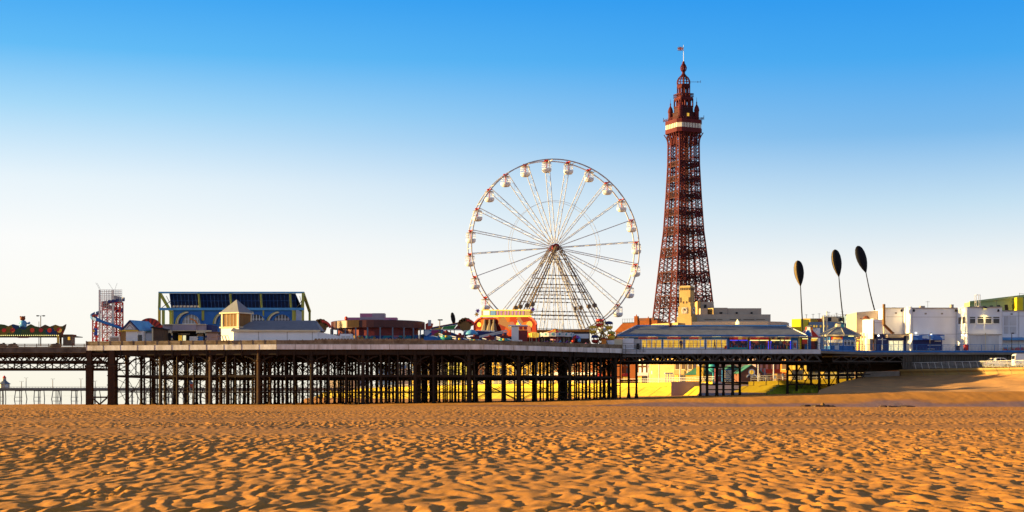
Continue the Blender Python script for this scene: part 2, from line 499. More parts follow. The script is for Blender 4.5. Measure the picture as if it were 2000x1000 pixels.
# the wet channel that runs along the foot of the bank
sx = t.nodes.new('ShaderNodeSeparateXYZ'); L(tcn.outputs['Object'], sx.inputs[0])
wn = t.nodes.new('ShaderNodeTexNoise'); wn.inputs['Scale'].default_value = 0.06; wn.inputs['Detail'].default_value = 4
L(tcn.outputs['Object'], wn.inputs['Vector'])
def mth(op, a, bb):
    n = t.nodes.new('ShaderNodeMath'); n.operation = op
    for i, q in enumerate((a, bb)):
        if isinstance(q, (int, float)): n.inputs[i].default_value = q
        else: L(q, n.inputs[i])
    return n.outputs[0]
yy = mth('ADD', sx.outputs[1], mth('MULTIPLY', mth('SUBTRACT', wn.outputs['Fac'], 0.5), 22.0))
def mrange(v, a, bb):
    n = t.nodes.new('ShaderNodeMapRange'); n.interpolation_type = 'SMOOTHSTEP'
    n.inputs['From Min'].default_value = a; n.inputs['From Max'].default_value = bb
    L(v, n.inputs[0]); return n.outputs[0]
wet = mth('MULTIPLY', mth('MULTIPLY', mrange(yy, 211, 215), mth('SUBTRACT', 1.0, mrange(yy, 229, 234))), mrange(sx.outputs[0], -30, 10))
c3 = t.nodes.new('ShaderNodeMix'); c3.data_type = 'RGBA'
L(wet, c3.inputs[0]); L(c2.outputs[2], c3.inputs[6]); c3.inputs[7].default_value = (0.30, 0.15, 0.085, 1)
# damp, smoother bands left by the tide across the ripple field
yb = mth('ADD', mth('SUBTRACT', sx.outputs[1], mth('MULTIPLY', sx.outputs[0], 0.24)), mth('MULTIPLY', mth('SUBTRACT', wn.outputs['Fac'], 0.5), 22.0))
dmp = mth('MULTIPLY', mrange(yb, 64, 70), mth('SUBTRACT', 1.0, mrange(yb, 74, 80)))
dmp = mth('ADD', dmp, mth('MULTIPLY', mrange(yb, 94, 102), mth('SUBTRACT', 1.0, mrange(yb, 106, 116))))
c4 = t.nodes.new('ShaderNodeMix'); c4.data_type = 'RGBA'; c4.blend_type = 'MULTIPLY'
L(mth('MULTIPLY', dmp, 0.8), c4.inputs[0]); L(c3.outputs[2], c4.inputs[6]); c4.inputs[7].default_value = (0.72, 0.74, 1.0, 1)
L(c4.outputs[2], b.inputs['Base Color'])
ro = t.nodes.new('ShaderNodeMapRange'); ro.inputs['To Min'].default_value = 0.9; ro.inputs['To Max'].default_value = 0.5
L(wet, ro.inputs[0]); L(ro.outputs[0], b.inputs['Roughness'])
bp = t.nodes.new('ShaderNodeBump'); bp.inputs['Strength'].default_value = 0.35; bp.inputs['Distance'].default_value = 0.01
L(n2.outputs['Fac'], bp.inputs['Height']); L(bp.outputs[0], b.inputs['Normal'])
me.materials.append(m)
so = bpy.data.objects.new('sand', me); col.objects.link(so)
tag(so, kind='structure')

m = mat('sea', (0.30, 0.33, 0.34), 0.012, 0.1, 0.02, spec=0.9)
m.node_tree.nodes['Principled BSDF'].inputs['IOR'].default_value = 1.6
s = MB(); s.quad((-9000, 255, -0.7), (3000, 255, -0.7), (3000, 14000, -0.7), (-9000, 14000, -0.7))
tag(s.build('sea', m), kind='structure')
# ground below everything in front of and beside the sand sheet
s = MB(); s.quad((-900, -300, -0.9), (900, -300, -0.9), (900, 254, -0.9), (-900, 254, -0.9))
tag(s.build('ground', bpy.data.materials['sand']), kind='structure')

# ------------------------------------------------------------------ the pier
ZD = 9.8
pier = thing('pier', 'long iron pleasure pier on black columns above the sand, with white edge boards', 'pier', (X(700, 280), 280, 0.0))
FR = [(X(168, 252), 252.0), (X(540, 246), 246.0), (X(945, 246), 246.0), (X(1215, 268), 268.0)]
def yfront(x):
    return float(np.interp(x, [p[0] for p in FR], [p[1] for p in FR]))
YB = 312.0
xl, xr = FR[0][0], FR[-1][0]
s = MB(); s.prism([(a, b + 0.05, 9.3) for a, b in FR] + [(xr, YB, 9.3), (xl, YB, 9.3)], (0, 0, 0.5))
s.box(-125, xl, 263.3, 286, 9.3, ZD)
s.box(xr, X(1600, 271), 271.1, 300, 9.3, ZD - 0.01)
s.box(X(1600, 271), 120, 282.1, 330, 9.3, ZD - 0.02)
s.build('deck', M['deck_wood'], pier)
def strip(s, pts, z0, z1, th):
    """a board standing on a polyline, th thick to the back"""
    for (a, b), (c, d) in zip(pts[:-1], pts[1:]):
        s.prism([(a, b, z0), (c, d, z0), (c, d, z1), (a, b, z1)], (0, th, 0))
def along(pts, step):
    out = []
    for (a, b), (c, d) in zip(pts[:-1], pts[1:]):
        l = math.hypot(c - a, d - b); k = max(1, round(l / step))
        for i in range(k): out.append((a + (c - a) * i / k, b + (d - b) * i / k))
    return out + [pts[-1]]
def off(pts, d): return [(a, b + d) for a, b in pts]
s = MB(); strip(s, FR, 9.0, 9.8, 0.06)
f1 = s.build('fascia', M['fascia_white'], pier)
for a, b in along(FR, 3.1):
    s = MB(); s.box(a - 0.03, a + 0.03, b - 0.03, b + 0.02, 8.98, 9.82); s.build('joint', M['rail_wood'], f1)
s = MB(); s.box(-125, xl - 0.01, 263, 263.2, 8.95, 9.75); s.build('fascia', M['fascia_dark'], pier)
NB = [(xr + 0.3, 271.0), (X(1603, 271), 271.0)]
s = MB(); strip(s, NB, 8.97, 9.72, 0.08); f2 = s.build('fascia', M['fascia_plain'], pier)
for a, b in along(NB, 3.5):
    s = MB(); s.box(a - 0.02, a + 0.02, b - 0.01, b + 0.01, 8.99, 9.7); s.build('joint', M['render_grey'], f2)
RB = [(X(1603, 271), 271.3), (X(1640, 276), 276.0), (X(1690, 282), 282.0), (120, 282.0)]
s = MB(); s.prism([(a, b + 0.1, 9.25) for a, b in RB[:3]] + [(X(1690, 282), 284, 9.25), (X(1603, 271), 284, 9.25)], (0, 0, 0.5))
s.build('deck', M['deck_wood'], pier)
s = MB(); strip(s, RB, 9.1, 9.5, 0.08); s.build('fascia', M['concrete'], pier)
s = MB(); strip(s, off(RB, -0.04), 9.52, 9.85, 0.12); s.build('edge_trim', M['blue_paint'], pier)
# wooden railing of the wide pier head
s = MB()
pr = along(off(FR, 0.1), 2.05)
for a, b in pr: s.box(a - 0.06, a + 0.06, b - 0.02, b + 0.10, 9.8, 10.58)
for z0, z1 in ((9.84, 10.02), (10.08, 10.28), (10.33, 10.50)):
    strip(s, off(FR, 0.12), z0, z1, 0.05)
s.build('railing', M['rail_wood'], pier)
s = MB(); strip(s, off(FR, 0.18), 9.82, 10.46, 0.03); s.build('railing_board', M['rail_back'], pier)
s = MB()
for i in range(34):
    px = 617 + i * 6.3
    s.disc(X(px, 246.05), 10.5, 0.26, 246.0, 246.06, 8, 0, PI)
s.build('railing_crest', M['rail_wood'], pier)
s = MB()
for i in range(26):
    x = -125 + i * 2.05
    if x > xl: break
    s.box(x - 0.05, x + 0.05, 263.0, 263.1, 9.75, 10.5)
for z0, z1 in ((9.8, 10.0), (10.1, 10.24), (10.34, 10.46)): s.box(-125, xl, 263.02, 263.07, z0, z1)
s.build('railing', M['rail_wood'], pier)
# blue railings towards the shore
s = MB()
RP = off([(X(1603, 271), 271.4), (X(1640, 276), 276.1), (X(1690, 282), 282.1), (118, 282.1)], 0.1)
for a, b in along(RP, 2.4): s.box(a - 0.04, a + 0.04, b - 0.04, b + 0.04, 9.8, 10.95)
for (a, b), (c, d) in zip(RP[:-1], RP[1:]):
    for z, w in ((10.93, 0.08), (10.55, 0.04), (10.15, 0.04)): s.bar((a, b, z), (c, d, z), w)
for a, b in along(RP, 0.6): s.box(a - 0.012, a + 0.012, b - 0.012, b + 0.012, 9.85, 10.5)
s.build('railing', M['blue_paint'], pier)
s = MB()
for a, b in along(off([NB[0], NB[1]], 0.12), 3.0): s.box(a - 0.03, a + 0.03, b - 0.03, b + 0.03, 9.8, 10.85)
for z in (10.83, 10.4): s.bar((NB[0][0], 271.12, z), (NB[1][0], 271.12, z), 0.04)
s.build('railing', M['steel_dark'], pier)

# columns in cross frames that run back under the deck
BX = [xl + 4.2 + i * (xr - xl - 5.4) / 10 for i in range(11)]
NROW = 7
def colm(s, x, y, zb, zt, r, n=8):
    s.lathe([(r * 1.5, 0), (r * 1.5, 0.35), (r * 1.05, 0.6), (r, 1.0), (r * 0.92, zt - zb - 1.9), (r * 1.35, zt - zb - 1.75), (r * 1.35, zt - zb - 1.6), (r * 0.95, zt - zb - 1.5), (r * 0.95, zt - zb - 0.5), (r * 1.5, zt - zb)], (x, y, zb), n)
rows = []
for i, bx in enumerate(BX):
    y0 = yfront(bx) + 0.9
    rows.append([(bx + rng.uniform(-.25, .25), y0 + (YB - 2 - y0) * j / (NROW - 1)) for j in range(NROW)])
ZT, Z2, Z1 = 8.9, 4.75, 2.15
for i, rw in enumerate(rows):
    for j, (x, y) in enumerate(rw):
        s = MB(); zb = sand_z(x, y) - 0.25
        r = 0.31 if j == 0 else 0.25
        colm(s, x, y, zb, ZT, r)
        if j == 0:       # clustered front column
            for dx in (-0.62, 0.85): colm(s, x + dx, y + 0.35, zb, ZT, 0.13, 6)
            for z in (1.4, 3.2, 4.75, 6.6): s.box(x - 0.75, x + 0.95, y - 0.02, y + 0.4, z, z + 0.18)
        s.build('column', M['iron_rust'] if (i in (0, 2, 3) and j < 2) else M['iron_black'], pier)
s = MB()
for j in range(NROW):
    for i in range(10):
        for f in (0.34, 0.67):
            if (i * 3 + j * 5 + int(f * 10)) % 4 == 0: continue
            x = rows[i][j][0] + (rows[i + 1][j][0] - rows[i][j][0]) * f; y = rows[i][j][1] + (rows[i + 1][j][1] - rows[i][j][1]) * f + (2.2 if f > .5 else -1.4) * (1 if 0 < j < NROW - 1 else 0)
            colm(s, x, y, sand_z(x, y) - .25, ZT, 0.17, 6)
so_ = s.build('column', M['iron_black'], pier); so_['kind'] = 'stuff'
for x, w in ((X(173, 251.6), 0.52), (X(216, 250.5), 0.58)):
    s = MB(); y = yfront(max(x, xl)) - 0.2
    s.box(x - w, x + w, y, y + 1.1, 0.0 - 0.3, 6.2); s.box(x - w * 1.25, x + w * 1.25, y - 0.12, y + 1.2, 6.2, 6.6); s.box(x - w * 0.75, x + w * 0.75, y + 0.1, y + 1.0, 6.6, 8.95)
    for q in (-0.6, -0.2, 0.2, 0.6): s.box(x + q * w - 0.07, x + q * w + 0.07, y - 0.05, y + 0.02, -0.3, 6.15)
    s.build('column', M['iron_rust'], pier)
s = MB(); y = 251.7; xa = X(173, y) + 0.55; xb = X(216, y) - 0.6
s.box(xa, xb, y, y + 0.3, 1.15, 1.4); s.bar((xa, y + .15, 1.2), ((xa + xb) / 2, y + .15, 0.1), 0.22); s.bar((xb, y + .15, 1.2), ((xa + xb) / 2, y + .15, 0.1), 0.22)
for z in (6.3, 8.3): s.box(xa, xb, y, y + 0.2, z, z + 0.2)
s.bar((xa, y, 6.4), (xb, y, 8.5), 0.1); s.bar((xb, y, 6.4), (xa, y, 8.5), 0.1)
s.build('cross_brace', M['iron_rust'], pier)
def arch(s, a, b, zt, rad, w):
    """two curved brackets between the heads of neighbouring columns"""
    a = Vector(a); b = Vector(b); d = (b - a); l = d.length; d.normalize()
    rad = min(rad, l / 2)
    for p, sg in ((a, 1), (b, -1)):
        pts = [p + d * sg * (rad - rad * math.cos(t)) + Vector((0, 0, zt - rad + rad * math.sin(t))) for t in np.linspace(0, PI / 2, 6)]
        s.poly(pts, w, w * 1.4)
def xrods(s, a, b, z0, z1, w):
    a = Vector(a); b = Vector(b)
    s.bar((a.x, a.y, z0), (b.x, b.y, z1), w); s.bar((b.x, b.y, z0), (a.x, a.y, z1), w)
for i, rw in enumerate(rows):
    s = MB()
    for j in range(NROW - 1):
        a = (rw[j][0], rw[j][1], 0); b = (rw[j + 1][0], rw[j + 1][1], 0)
        for z, w in ((Z2, 0.26), (Z1, 0.16), (8.75, 0.35)): s.bar((a[0], a[1], z), (b[0], b[1], z), w)
        arch(s, a, b, 8.6, 2.6, 0.16)
        xrods(s, a, b, Z2, 8.0, 0.07); xrods(s, a, b, max(0.3, sand_z(*a[:2])), Z2, 0.07)
    s.build('cross_frame', M['iron_black'], pier)
for j in range(NROW):
    s = MB()
    for i in range(10):
        a = (rows[i][j][0], rows[i][j][1], 0); b = (rows[i + 1][j][0], rows[i + 1][j][1], 0)
        s.bar((a[0], a[1], Z2), (b[0], b[1], Z2), 0.22, 0.34)
        s.bar((a[0], a[1], Z1), (b[0], b[1], Z1), 0.12, 0.16)
        s.bar((a[0], a[1], 8.55), (b[0], b[1], 8.55), 0.25, 0.6)
        arch(s, a, b, 7.9, 2.4, 0.15)
        mid = ((a[0] + b[0]) / 2, (a[1] + b[1]) / 2, 0)
        if j in (0, 2, 4, 6):
            for q in (a, b): xrods(s, q, mid, Z2, 7.8, 0.065); 
            xrods(s, a, b, 0.6, Z2, 0.07)
            s.bar((mid[0], mid[1], Z2), (mid[0], mid[1], 8.0), 0.16)
        else:
            xrods(s, a, b, Z2, 7.8, 0.065)
            if (i + j) % 2: s.bar((mid[0], mid[1], sand_z(mid[0], mid[1]) - .2), (mid[0], mid[1], 8.0), 0.24)
    s.build('girder', M['iron_black'], pier)
s = MB(); strip(s, off(FR, 0.6), 8.15, 9.0, 0.25)
for a, b in along(off(FR, 0.5), 2.9): s.box(a - 0.12, a + 0.12, b - 0.1, b + 0.2, 7.9, 9.0)
s.build('edge_beam', M['iron_black'], pier)
# left approach: arched lattice girder and deeper truss
s = MB()
for y in (263.3, 272, 281):
    s.box(-125, xl, y, y + 0.25, 8.55, 8.9); s.box(-125, xl, y, y + 0.3, 7.35, 7.62); s.box(-125, xl, y, y + 0.3, 6.1, 6.3)
    for k in range(24):
        x = xl - 0.6 - k * 2.1
        s.band(x - 1.05, 7.65, 0.78, 0.9, 0, PI, y, y + 0.12, 8)
        s.bar((x, y + .1, 7.6), (x - 1.05, y + .1, 8.6), 0.12); s.bar((x - 2.1, y + .1, 7.6), (x - 1.05, y + .1, 8.6), 0.12)
    for k in range(12):
        x = xl - 2.0 - k * 4.1
        s.box(x - 0.09, x + 0.09, y, y + 0.2, 6.2, 7.5)
        s.bar((x, y + .1, 6.3), (x + 2.05, y + .1, 7.4), 0.11); s.bar((x, y + .1, 6.3), (x - 2.05, y + .1, 7.4), 0.11)
s.build('lattice_girder', M['iron_black'], pier)
s = MB(); s.box(-106, -105, 263.4, 264.4, -1.5, 8.9); s.build('column', M['iron_rust'], pier)
# narrow section: lattice girders and a six-column trestle
def lattice(s, x0, x1, y, z0, z1, step, arches=True):
    s.box(x0, x1, y, y + 0.3, z1 - 0.22, z1); s.box(x0, x1, y, y + 0.3, z0, z0 + 0.22)
    k = int((x1 - x0) / step)
    for i in range(k):
        x = x0 + i * step
        s.box(x - 0.08, x + 0.08, y + 0.02, y + 0.2, z0, z1)
        s.bar((x, y + .1, z0 + .1), (x + step / 2, y + .1, z1 - .15), 0.15); s.bar((x + step, y + .1, z0 + .1), (x + step / 2, y + .1, z1 - .15), 0.15)
        if arches: s.band(x + step / 2, z0 + 0.22, step * 0.32, step * 0.40, 0, PI, y + 0.04, y + 0.14, 8)
for y in (271.5, 278, 286, 294):
    s = MB(); lattice(s, xr, X(1605, y), y, 7.55, 8.92, 2.75)
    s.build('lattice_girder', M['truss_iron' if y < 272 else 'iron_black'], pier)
for y in (276.5, 290):
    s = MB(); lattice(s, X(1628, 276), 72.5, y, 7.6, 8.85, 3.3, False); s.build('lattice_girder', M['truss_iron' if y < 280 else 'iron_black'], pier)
s = MB()
for i in range(90):
    x = 72.5 + i * 0.5
    s.box(x, x + 0.25, 283.0, 283.2, 6.4, 9.1)
s.box(72.5, 119, 283.2, 283.4, 6.4, 9.1); s.box(X(1610, 283), 119, 300.0, 300.3, 6.2, 9.1)
s.build('side_panel', M['steel_dark'], pier)
s = MB(); s.box(X(1672, 312), 125, 312.5, 313.5, 1.5, 9.1); s.build('abutment', M['brown_dark'], pier)
tre = [(1368, 273.5, .2), (1381, 273.5, .25), (1431, 273.5, .25), (1400, 284, .28), (1413, 284, .22), (1445, 284, .22)]
for px, y, r in tre:
    s = MB(); x = X(px, y); zb = sand_z(x, y) - 0.3
    s.lathe([(r * 1.25, 0), (r * 1.2, 0.8), (r, 1.0), (r, 6.6 - zb), (r * 1.8, 7.6 - zb)], (x, y, zb), 8)
    s.build('column', M['iron_black'], pier)
s = MB()
for py in (717, 751, 761):
    for y, a, b in ((273.5, 1381, 1431), (284, 1400, 1445)):
        s.bar(P(a, py, y), P(b, py, y), 0.2)
s.bar(P(1368, 751, 273.5), P(1381, 751, 273.5), 0.15)
for y, a, b in ((273.5, 1368, 1381), (273.5, 1381, 1431), (284, 1413, 1445)):
    xrods(s, (X(a, y), y, 0), (X(b, y), y, 0), 3.6, 6.6, 0.07)
for a, b in (((X(1368, 273.5), 273.5), (X(1400, 284), 284)), ((X(1431, 273.5), 273.5), (X(1445, 284), 284))):
    s.bar((*a, 6.7), (*b, 6.7), 0.25); s.bar((*a, 3.5), (*b, 3.5), 0.15)
s.build('cross_brace', M['iron_black'], pier)
for k, px in enumerate((1538, 1556, 1584, 1600, 1619, 1637, 1655, 1673)):
    y = 281 + (k % 3) * 8
    s = MB(); x = X(px, y); colm(s, x, y, 1.5, 8.0, 0.24); s.build('column', M['iron_black'], pier)
s = MB()
for y in (281, 289, 297):
    xa, xb = X(1538, y), X(1700, y)
    for z in (3.6, 5.4, 7.5): s.bar((xa, y, z), (xb, y, z), 0.16)
    k = 6
    for i in range(k):
        p = xa + (xb - xa) * i / k; q = xa + (xb - xa) * (i + 1) / k
        xrods(s, (p, y, 0), (q, y, 0), 3.0, 7.2, 0.07); arch(s, (p, y, 0), (q, y, 0), 8.0, 1.5, 0.12)
s.build('cross_brace', M['iron_black'], pier)
for px in (1228, 1243):
    s = MB(); x = X(px, 271.8); zb = sand_z(x, 271.8) - .3
    s.lathe([(.36, 0), (.36, .5), (.2, 1.3), (.2, 8.9 - zb)], (x, 271.8, zb), 8); s.build('column', M['iron_black'], pier)
s = MB(); x = X(1228, 283); s.lathe([(.36, 0), (.36, .5), (.2, 1.3), (.2, 8.0)], (x, 283, .9), 8); s.build('column', M['iron_black'], pier)
s = MB()
for py in (743, 746.5): s.bar(P(1212, py, 271.8), P(1246, py, 271.8), .22)
s.build('cross_beam', M['iron_black'], pier)
# small scaffold at the corner where the head meets the narrow section
s = MB()
for px in (1222, 1243, 1250, 1257): s.bar(P(px, 700 if px < 1244 else 688, 268.6), P(px, 674, 268.6), 0.08)
for py in (678, 684, 687): s.bar(P(1222, py, 268.6), P(1262, py, 268.6), 0.06)
s.pbox(1215, 1258, 694, 697, 268.4, 1.2)
s.build('scaffold', M['steel_dark'], pier)

# ------------------------------------------------------------------ the big wheel
WY = 285.0
wc = P(1083, 484, WY)
th = R(16)
WM = Matrix.Translation(wc) @ Matrix.Rotation(th, 4, 'Z')     # local x: across, -y: towards the viewer
RW, HW = 16.35, 1.35
wheel = thing('ferris_wheel', 'big white ferris wheel with caged gondolas standing on the pier deck', 'ferris wheel', (wc.x, wc.y, ZD))
def ringpts(r, y, n): return [(r * math.cos(2 * PI * i / n), y, r * math.sin(2 * PI * i / n)) for i in range(n + 1)]
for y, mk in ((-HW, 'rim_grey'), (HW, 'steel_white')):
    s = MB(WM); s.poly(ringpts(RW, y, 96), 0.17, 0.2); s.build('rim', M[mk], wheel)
for k in range(24):
    a = 2 * PI * (k * 4 + .5) / 96
    s = MB(WM); s.bar((RW * math.cos(a), -HW, RW * math.sin(a)), (RW * math.cos(a), HW, RW * math.sin(a)), 0.09); s.build('rim_brace', M['steel_white'], wheel)
for y in (-HW * .62, HW * .62):
    s = MB(WM); s.poly(ringpts(8.7, y, 64), 0.05); s.build('inner_ring', M['steel_white'], wheel)
ga = [R(90 + 5.4 - 15 * k) for k in range(24)]
for k, a in enumerate(ga):
    s = MB(WM); c, d = math.cos(a), math.sin(a)
    tx, tz = -d, c
    for y in (-1, 1):
        s.bar((c * 0.9, y * 1.0, d * 0.9), (c * (RW - .05), y * HW, d * (RW - .05)), 0.115)
    n = 12
    for i in range(n):
        r0 = 3.0 + (RW - 3.2) * i / n; r1 = 3.0 + (RW - 3.2) * (i + 1) / n; sg = 1 if i % 2 else -1
        w0 = 1.0 + 0.35 * r0 / RW; w1 = 1.0 + 0.35 * r1 / RW
        s.bar((c * r0, sg * w0, d * r0), (c * r1, -sg * w1, d * r1), 0.03)
    s.build('spoke', M['steel_white'], wheel)
s = MB(WM)
s.tube((0, -2.0, 0), (0, 2.0, 0), 0.42, n=12)
for y in (-1.0, 1.0): s.tube((0, y - .14, 0), (0, y + .14, 0), .72, n=16)
s.build('hub', M['dark_red'], wheel)
# the four braced A-frames
fy = [-8.0, -2.7, 2.7, 8.0]; ty = [-2.3, -1.75, 1.75, 2.3]
zf = ZD - wc.z
for k in range(4):
    for sg in (-1, 1):
        s = MB(WM)
        top = Vector((sg * 0.25, ty[k], 0.1)); bot = Vector((sg * 10.3, fy[k], zf))
        d = (bot - top).normalized(); sd = d.cross(Vector((0, 1, 0))).normalized()
        w = 0.34
        for q in (-w, w): s.bar(top + sd * q * 0.5, bot + sd * q, 0.14)
        n = 30
        for i in range(n):
            a = top.lerp(bot, i / n); b2_ = top.lerp(bot, (i + 1) / n); g = 1 if i % 2 else -1
            f0 = 0.5 + 0.5 * i / n
            s.bar(a + sd * w * g * f0, b2_ - sd * w * g * f0, 0.06)
        m0 = top.lerp(bot, 0.57)
        s.tube(m0 - Vector((0, .3, 0)), m0 + Vector((0, .3, 0)), 0.42, n=8)
        s.bar(bot + Vector((-.6, 0, 0)), bot + Vector((.6, 0, 0)), 0.9, 0.4)
        s.build('leg', M['leg_steel'], wheel)
# level rails and thin uprights between the legs
for py in (509, 541, 559, 573, 587, 612, 620, 646):
    zz = Z(py, WY) - wc.z; f = zz / zf
    for k in (0, 3):
        s = MB(WM)
        yk = ty[k] + (fy[k] - ty[k]) * f
        xx = 0.25 + 10.05 * f
        s.bar((-xx, yk, zz), (xx, yk, zz), 0.12)
        if py < 640:
            for q in range(9):
                x = -4.2 + q * 1.05
                if abs(x) < xx: s.box(x - .13, x + .13, yk - .1, yk + .1, zz - .12, zz + .12)
        s.build('leg_brace', M['leg_steel'], wheel)
s = MB(WM)
for q in range(8):
    x = -3.7 + q * 1.05; f0 = min(0.95, (abs(x) + .4) / 10.0)
    f0 = max(f0, 0.33)
    for k in (0, 3):
        s.bar((x, ty[k] + (fy[k] - ty[k]) * f0, zf * f0), (x, fy[k] * 0.92, zf * 0.93), 0.055)
for q in (-2, -1, 1, 2):
    s.bar((q * .15, -1.6, -1.4), (q * 1.9, -6, zf), 0.06); s.bar((q * .15, 1.6, -1.4), (q * 1.9, 6, zf), 0.06)
s.build('upright', M['steel_white'], wheel)
# gondolas: white tub, wire cage, canopy and red hanger
def gondola(at_):
    g = bpy.data.objects.new('gondola', None); col.objects.link(g)
    g.parent = wheel; g.location = at_ - BASE[wheel.name]; BASE[g.name] = Vector(at_)
    return g
def gpos(a): return WM @ Vector((RW * math.cos(a), 0, RW * math.sin(a)))
G0 = gpos(ga[0]); GM = Matrix.Translation(G0) @ Matrix.Rotation(th, 4, 'Z') @ Matrix.Scale(0.9, 4)
g0 = gondola(G0)
s = MB(GM)
s.lathe([(0.2, -2.62), (0.72, -2.52), (0.98, -2.2), (1.03, -1.75), (0.98, -1.72), (0.9, -1.74), (0.3, -1.9)], (0, 0, 0), 20)
s.build('tub', M['white_paint'], g0, True)
s = MB(GM)
for z in (-0.62, -0.95, -1.3): 
    rr_ = 0.98 if z < -0.7 else 0.92
    pts = [(rr_ * math.cos(2 * PI * i / 16), rr_ * math.sin(2 * PI * i / 16), z) for i in range(17)]
    s.poly(pts, 0.045)
for i in range(12):
    a = 2 * PI * i / 12
    s.bar((0.98 * math.cos(a), 0.98 * math.sin(a), -1.75), (0.9 * math.cos(a), 0.9 * math.sin(a), -0.5), 0.04)
s.build('cage', M['white_paint'], g0)
s = MB(GM); s.lathe([(0.95, -0.52), (0.92, -0.46), (0.5, -0.36), (0.1, -0.33)], (0, 0, 0), 16); s.build('canopy', M['leg_steel'], g0)
s = MB(GM); s.bar((0, 0, -1.9), (0, 0, -0.3), 0.12); s.bar((0, -HW, 0), (0, HW, 0), 0.14)
s.prism([(-0.55, -0.1, -0.05), (0.0, -0.1, -0.40), (0.55, -0.1, -0.05), (0.45, -0.1, 0.1), (-0.45, -0.1, 0.1)], (0, 0.2, 0))
s.build('hanger', M['red_paint'], g0)
for a in ga[1:]:
    c = copy_tree(g0, wheel); p = gpos(a); c.location = p - BASE[wheel.name]; BASE[c.name] = p

# ------------------------------------------------------------------ the iron tower
TY = 710.0
tb = Vector((X(1335, TY), TY, 6.0))
tyaw = R(25)
TM = Matrix.Translation((tb.x, tb.y, 0)) @ Matrix.Rotation(tyaw, 4, 'Z')
tw = thing('lattice_tower', 'tall dark red iron lattice tower with glazed lookout and flag, rising behind the town', 'tower', tb)
# half width of one side (metres) against the photograph's rows
prow = [262, 282, 322, 382, 452, 494, 542, 590, 640, 700, 752]
pful = [62, 58, 59, 65.5, 75, 85.5, 97, 108, 120, 136, 153]
def hs(z):
    py = HY - (z - CZ) * F / TY
    return float(np.interp(py, prow, pful)) / (F / TY) / (math.cos(tyaw) + math.sin(tyaw)) / 2
def tz(py): return Z(py, TY)
zs = [6.0]
while zs[-1] < tz(266):
    zs.append(zs[-1] + max(1.6, hs(zs[-1]) * 0.24))
zs[-1] = tz(264)
def lw(z): return hs(z) * 0.52
for cx_ in (-1, 1):
    for cy_ in (-1, 1):
        s = MB(TM)
        ch = []
        for (p, q) in ((1, 1), (0, 1), (1, 0), (0, 0)):
            pts = [(cx_ * (hs(z) - (0 if p else lw(z))), cy_ * (hs(z) - (0 if q else lw(z))), z) for z in zs]
            ch.append(pts); s.poly(pts, 0.56 if p and q else 0.44)
        for A, B in ((0, 1), (0, 2), (1, 3), (2, 3)):
            for i in range(len(zs) - 1):
                s.bar(ch[A][i], ch[B][i + 1], 0.21); s.bar(ch[B][i], ch[A][i + 1], 0.21)
                if i % 4 == 0: s.bar(ch[A][i], ch[B][i], 0.26)
        s.build('leg', M['tower_red'], tw)
for py in (322, 351, 382, 416, 452, 494, 542, 590, 648):
    s = MB(TM); z = tz(py); a = hs(z) - .1; h_ = 0.9 + 0.012 * (py - 300) / 2
    for sx_, sy_, ex, ey in ((-1, -1, 1, -1), (1, -1, 1, 1), (1, 1, -1, 1), (-1, 1, -1, -1)):
        p0 = Vector((sx_ * a, sy_ * a, 0)); p1 = Vector((ex * a, ey * a, 0))
        for zz in (z - h_, z + h_): s.bar(p0 + Vector((0, 0, zz)), p1 + Vector((0, 0, zz)), 0.42)
        n = 8
        for i in range(n):
            q0 = p0.lerp(p1, i / n); q1 = p0.lerp(p1, (i + 1) / n)
            s.bar(q0 + Vector((0, 0, z - h_)), q1 + Vector((0, 0, z + h_)), 0.24); s.bar(q0 + Vector((0, 0, z + h_)), q1 + Vector((0, 0, z - h_)), 0.24)
    s.box(-a * .75, a * .75, -a * .75, a * .75, z - 0.2, z + 0.2)
    s.build('girder', M['tower_dark'], tw)
s = MB(TM)
for x in (-1.6, -0.5, 0.5, 1.6):
    for y in (-1.6, 1.6): s.bar((x, y, 6), (x, y, tz(262)), 0.26)
z = 8.0
while z < tz(270):
    for y in (-1.6, 1.6):
        s.bar((-1.6, y, z), (1.6, y, z), 0.2); s.bar((-1.6, y, z), (1.6, y, z + 3), 0.14)
    z += 3.0
s.build('lift_shaft', M['tower_dark'], tw)
# the head
K = F / TY
def octo(s, half, z0, z1, ch, half1=None):
    half1 = half if half1 is None else half1
    def ring(hh, z): 
        c = hh * (1 - ch)
        return [(-c, -hh, z), (c, -hh, z), (hh, -c, z), (hh, c, z), (c, hh, z), (-c, hh, z), (-hh, c, z), (-hh, -c, z)]
    vs = ring(half, z0) + ring(half1, z1)
    s.add(vs, [tuple(range(7, -1, -1)), tuple(range(8, 16))] + [(i, (i + 1) % 8, 8 + (i + 1) % 8, 8 + i) for i in range(8)])
def pw(w): return w * 1.04 / K / 2 / 1.33      # full projected pixel width -> half side
s = MB(TM)
hb = pw(73)
for i in range(24):     # curved brackets under the lookout
    a = 2 * PI * i / 24
    k = 1 / max(abs(math.cos(a)), abs(math.sin(a)))
    d = Vector((math.cos(a) * k, math.sin(a) * k, 0))
    r0 = hs(tz(284))
    pts = [d * (r0 + (hb * .97 - r0) * t ** 2.2) + Vector((0, 0, tz(284) + (tz(261.5) - tz(284)) * t)) for t in (0, .25, .5, .75, 1)]
    s.poly(pts, 0.4)
octo(s, hb, tz(261.5), tz(253.2), 0.25); 
octo(s, hb, tz(244), tz(236.5), 0.25)
lk = s.build('lookout', M['tower_red'], tw)
s = MB(TM); octo(s, hb * 0.975, tz(253.2), tz(244), 0.25); s.build('window_band', M['pale_band'], lk)
s = MB(TM)
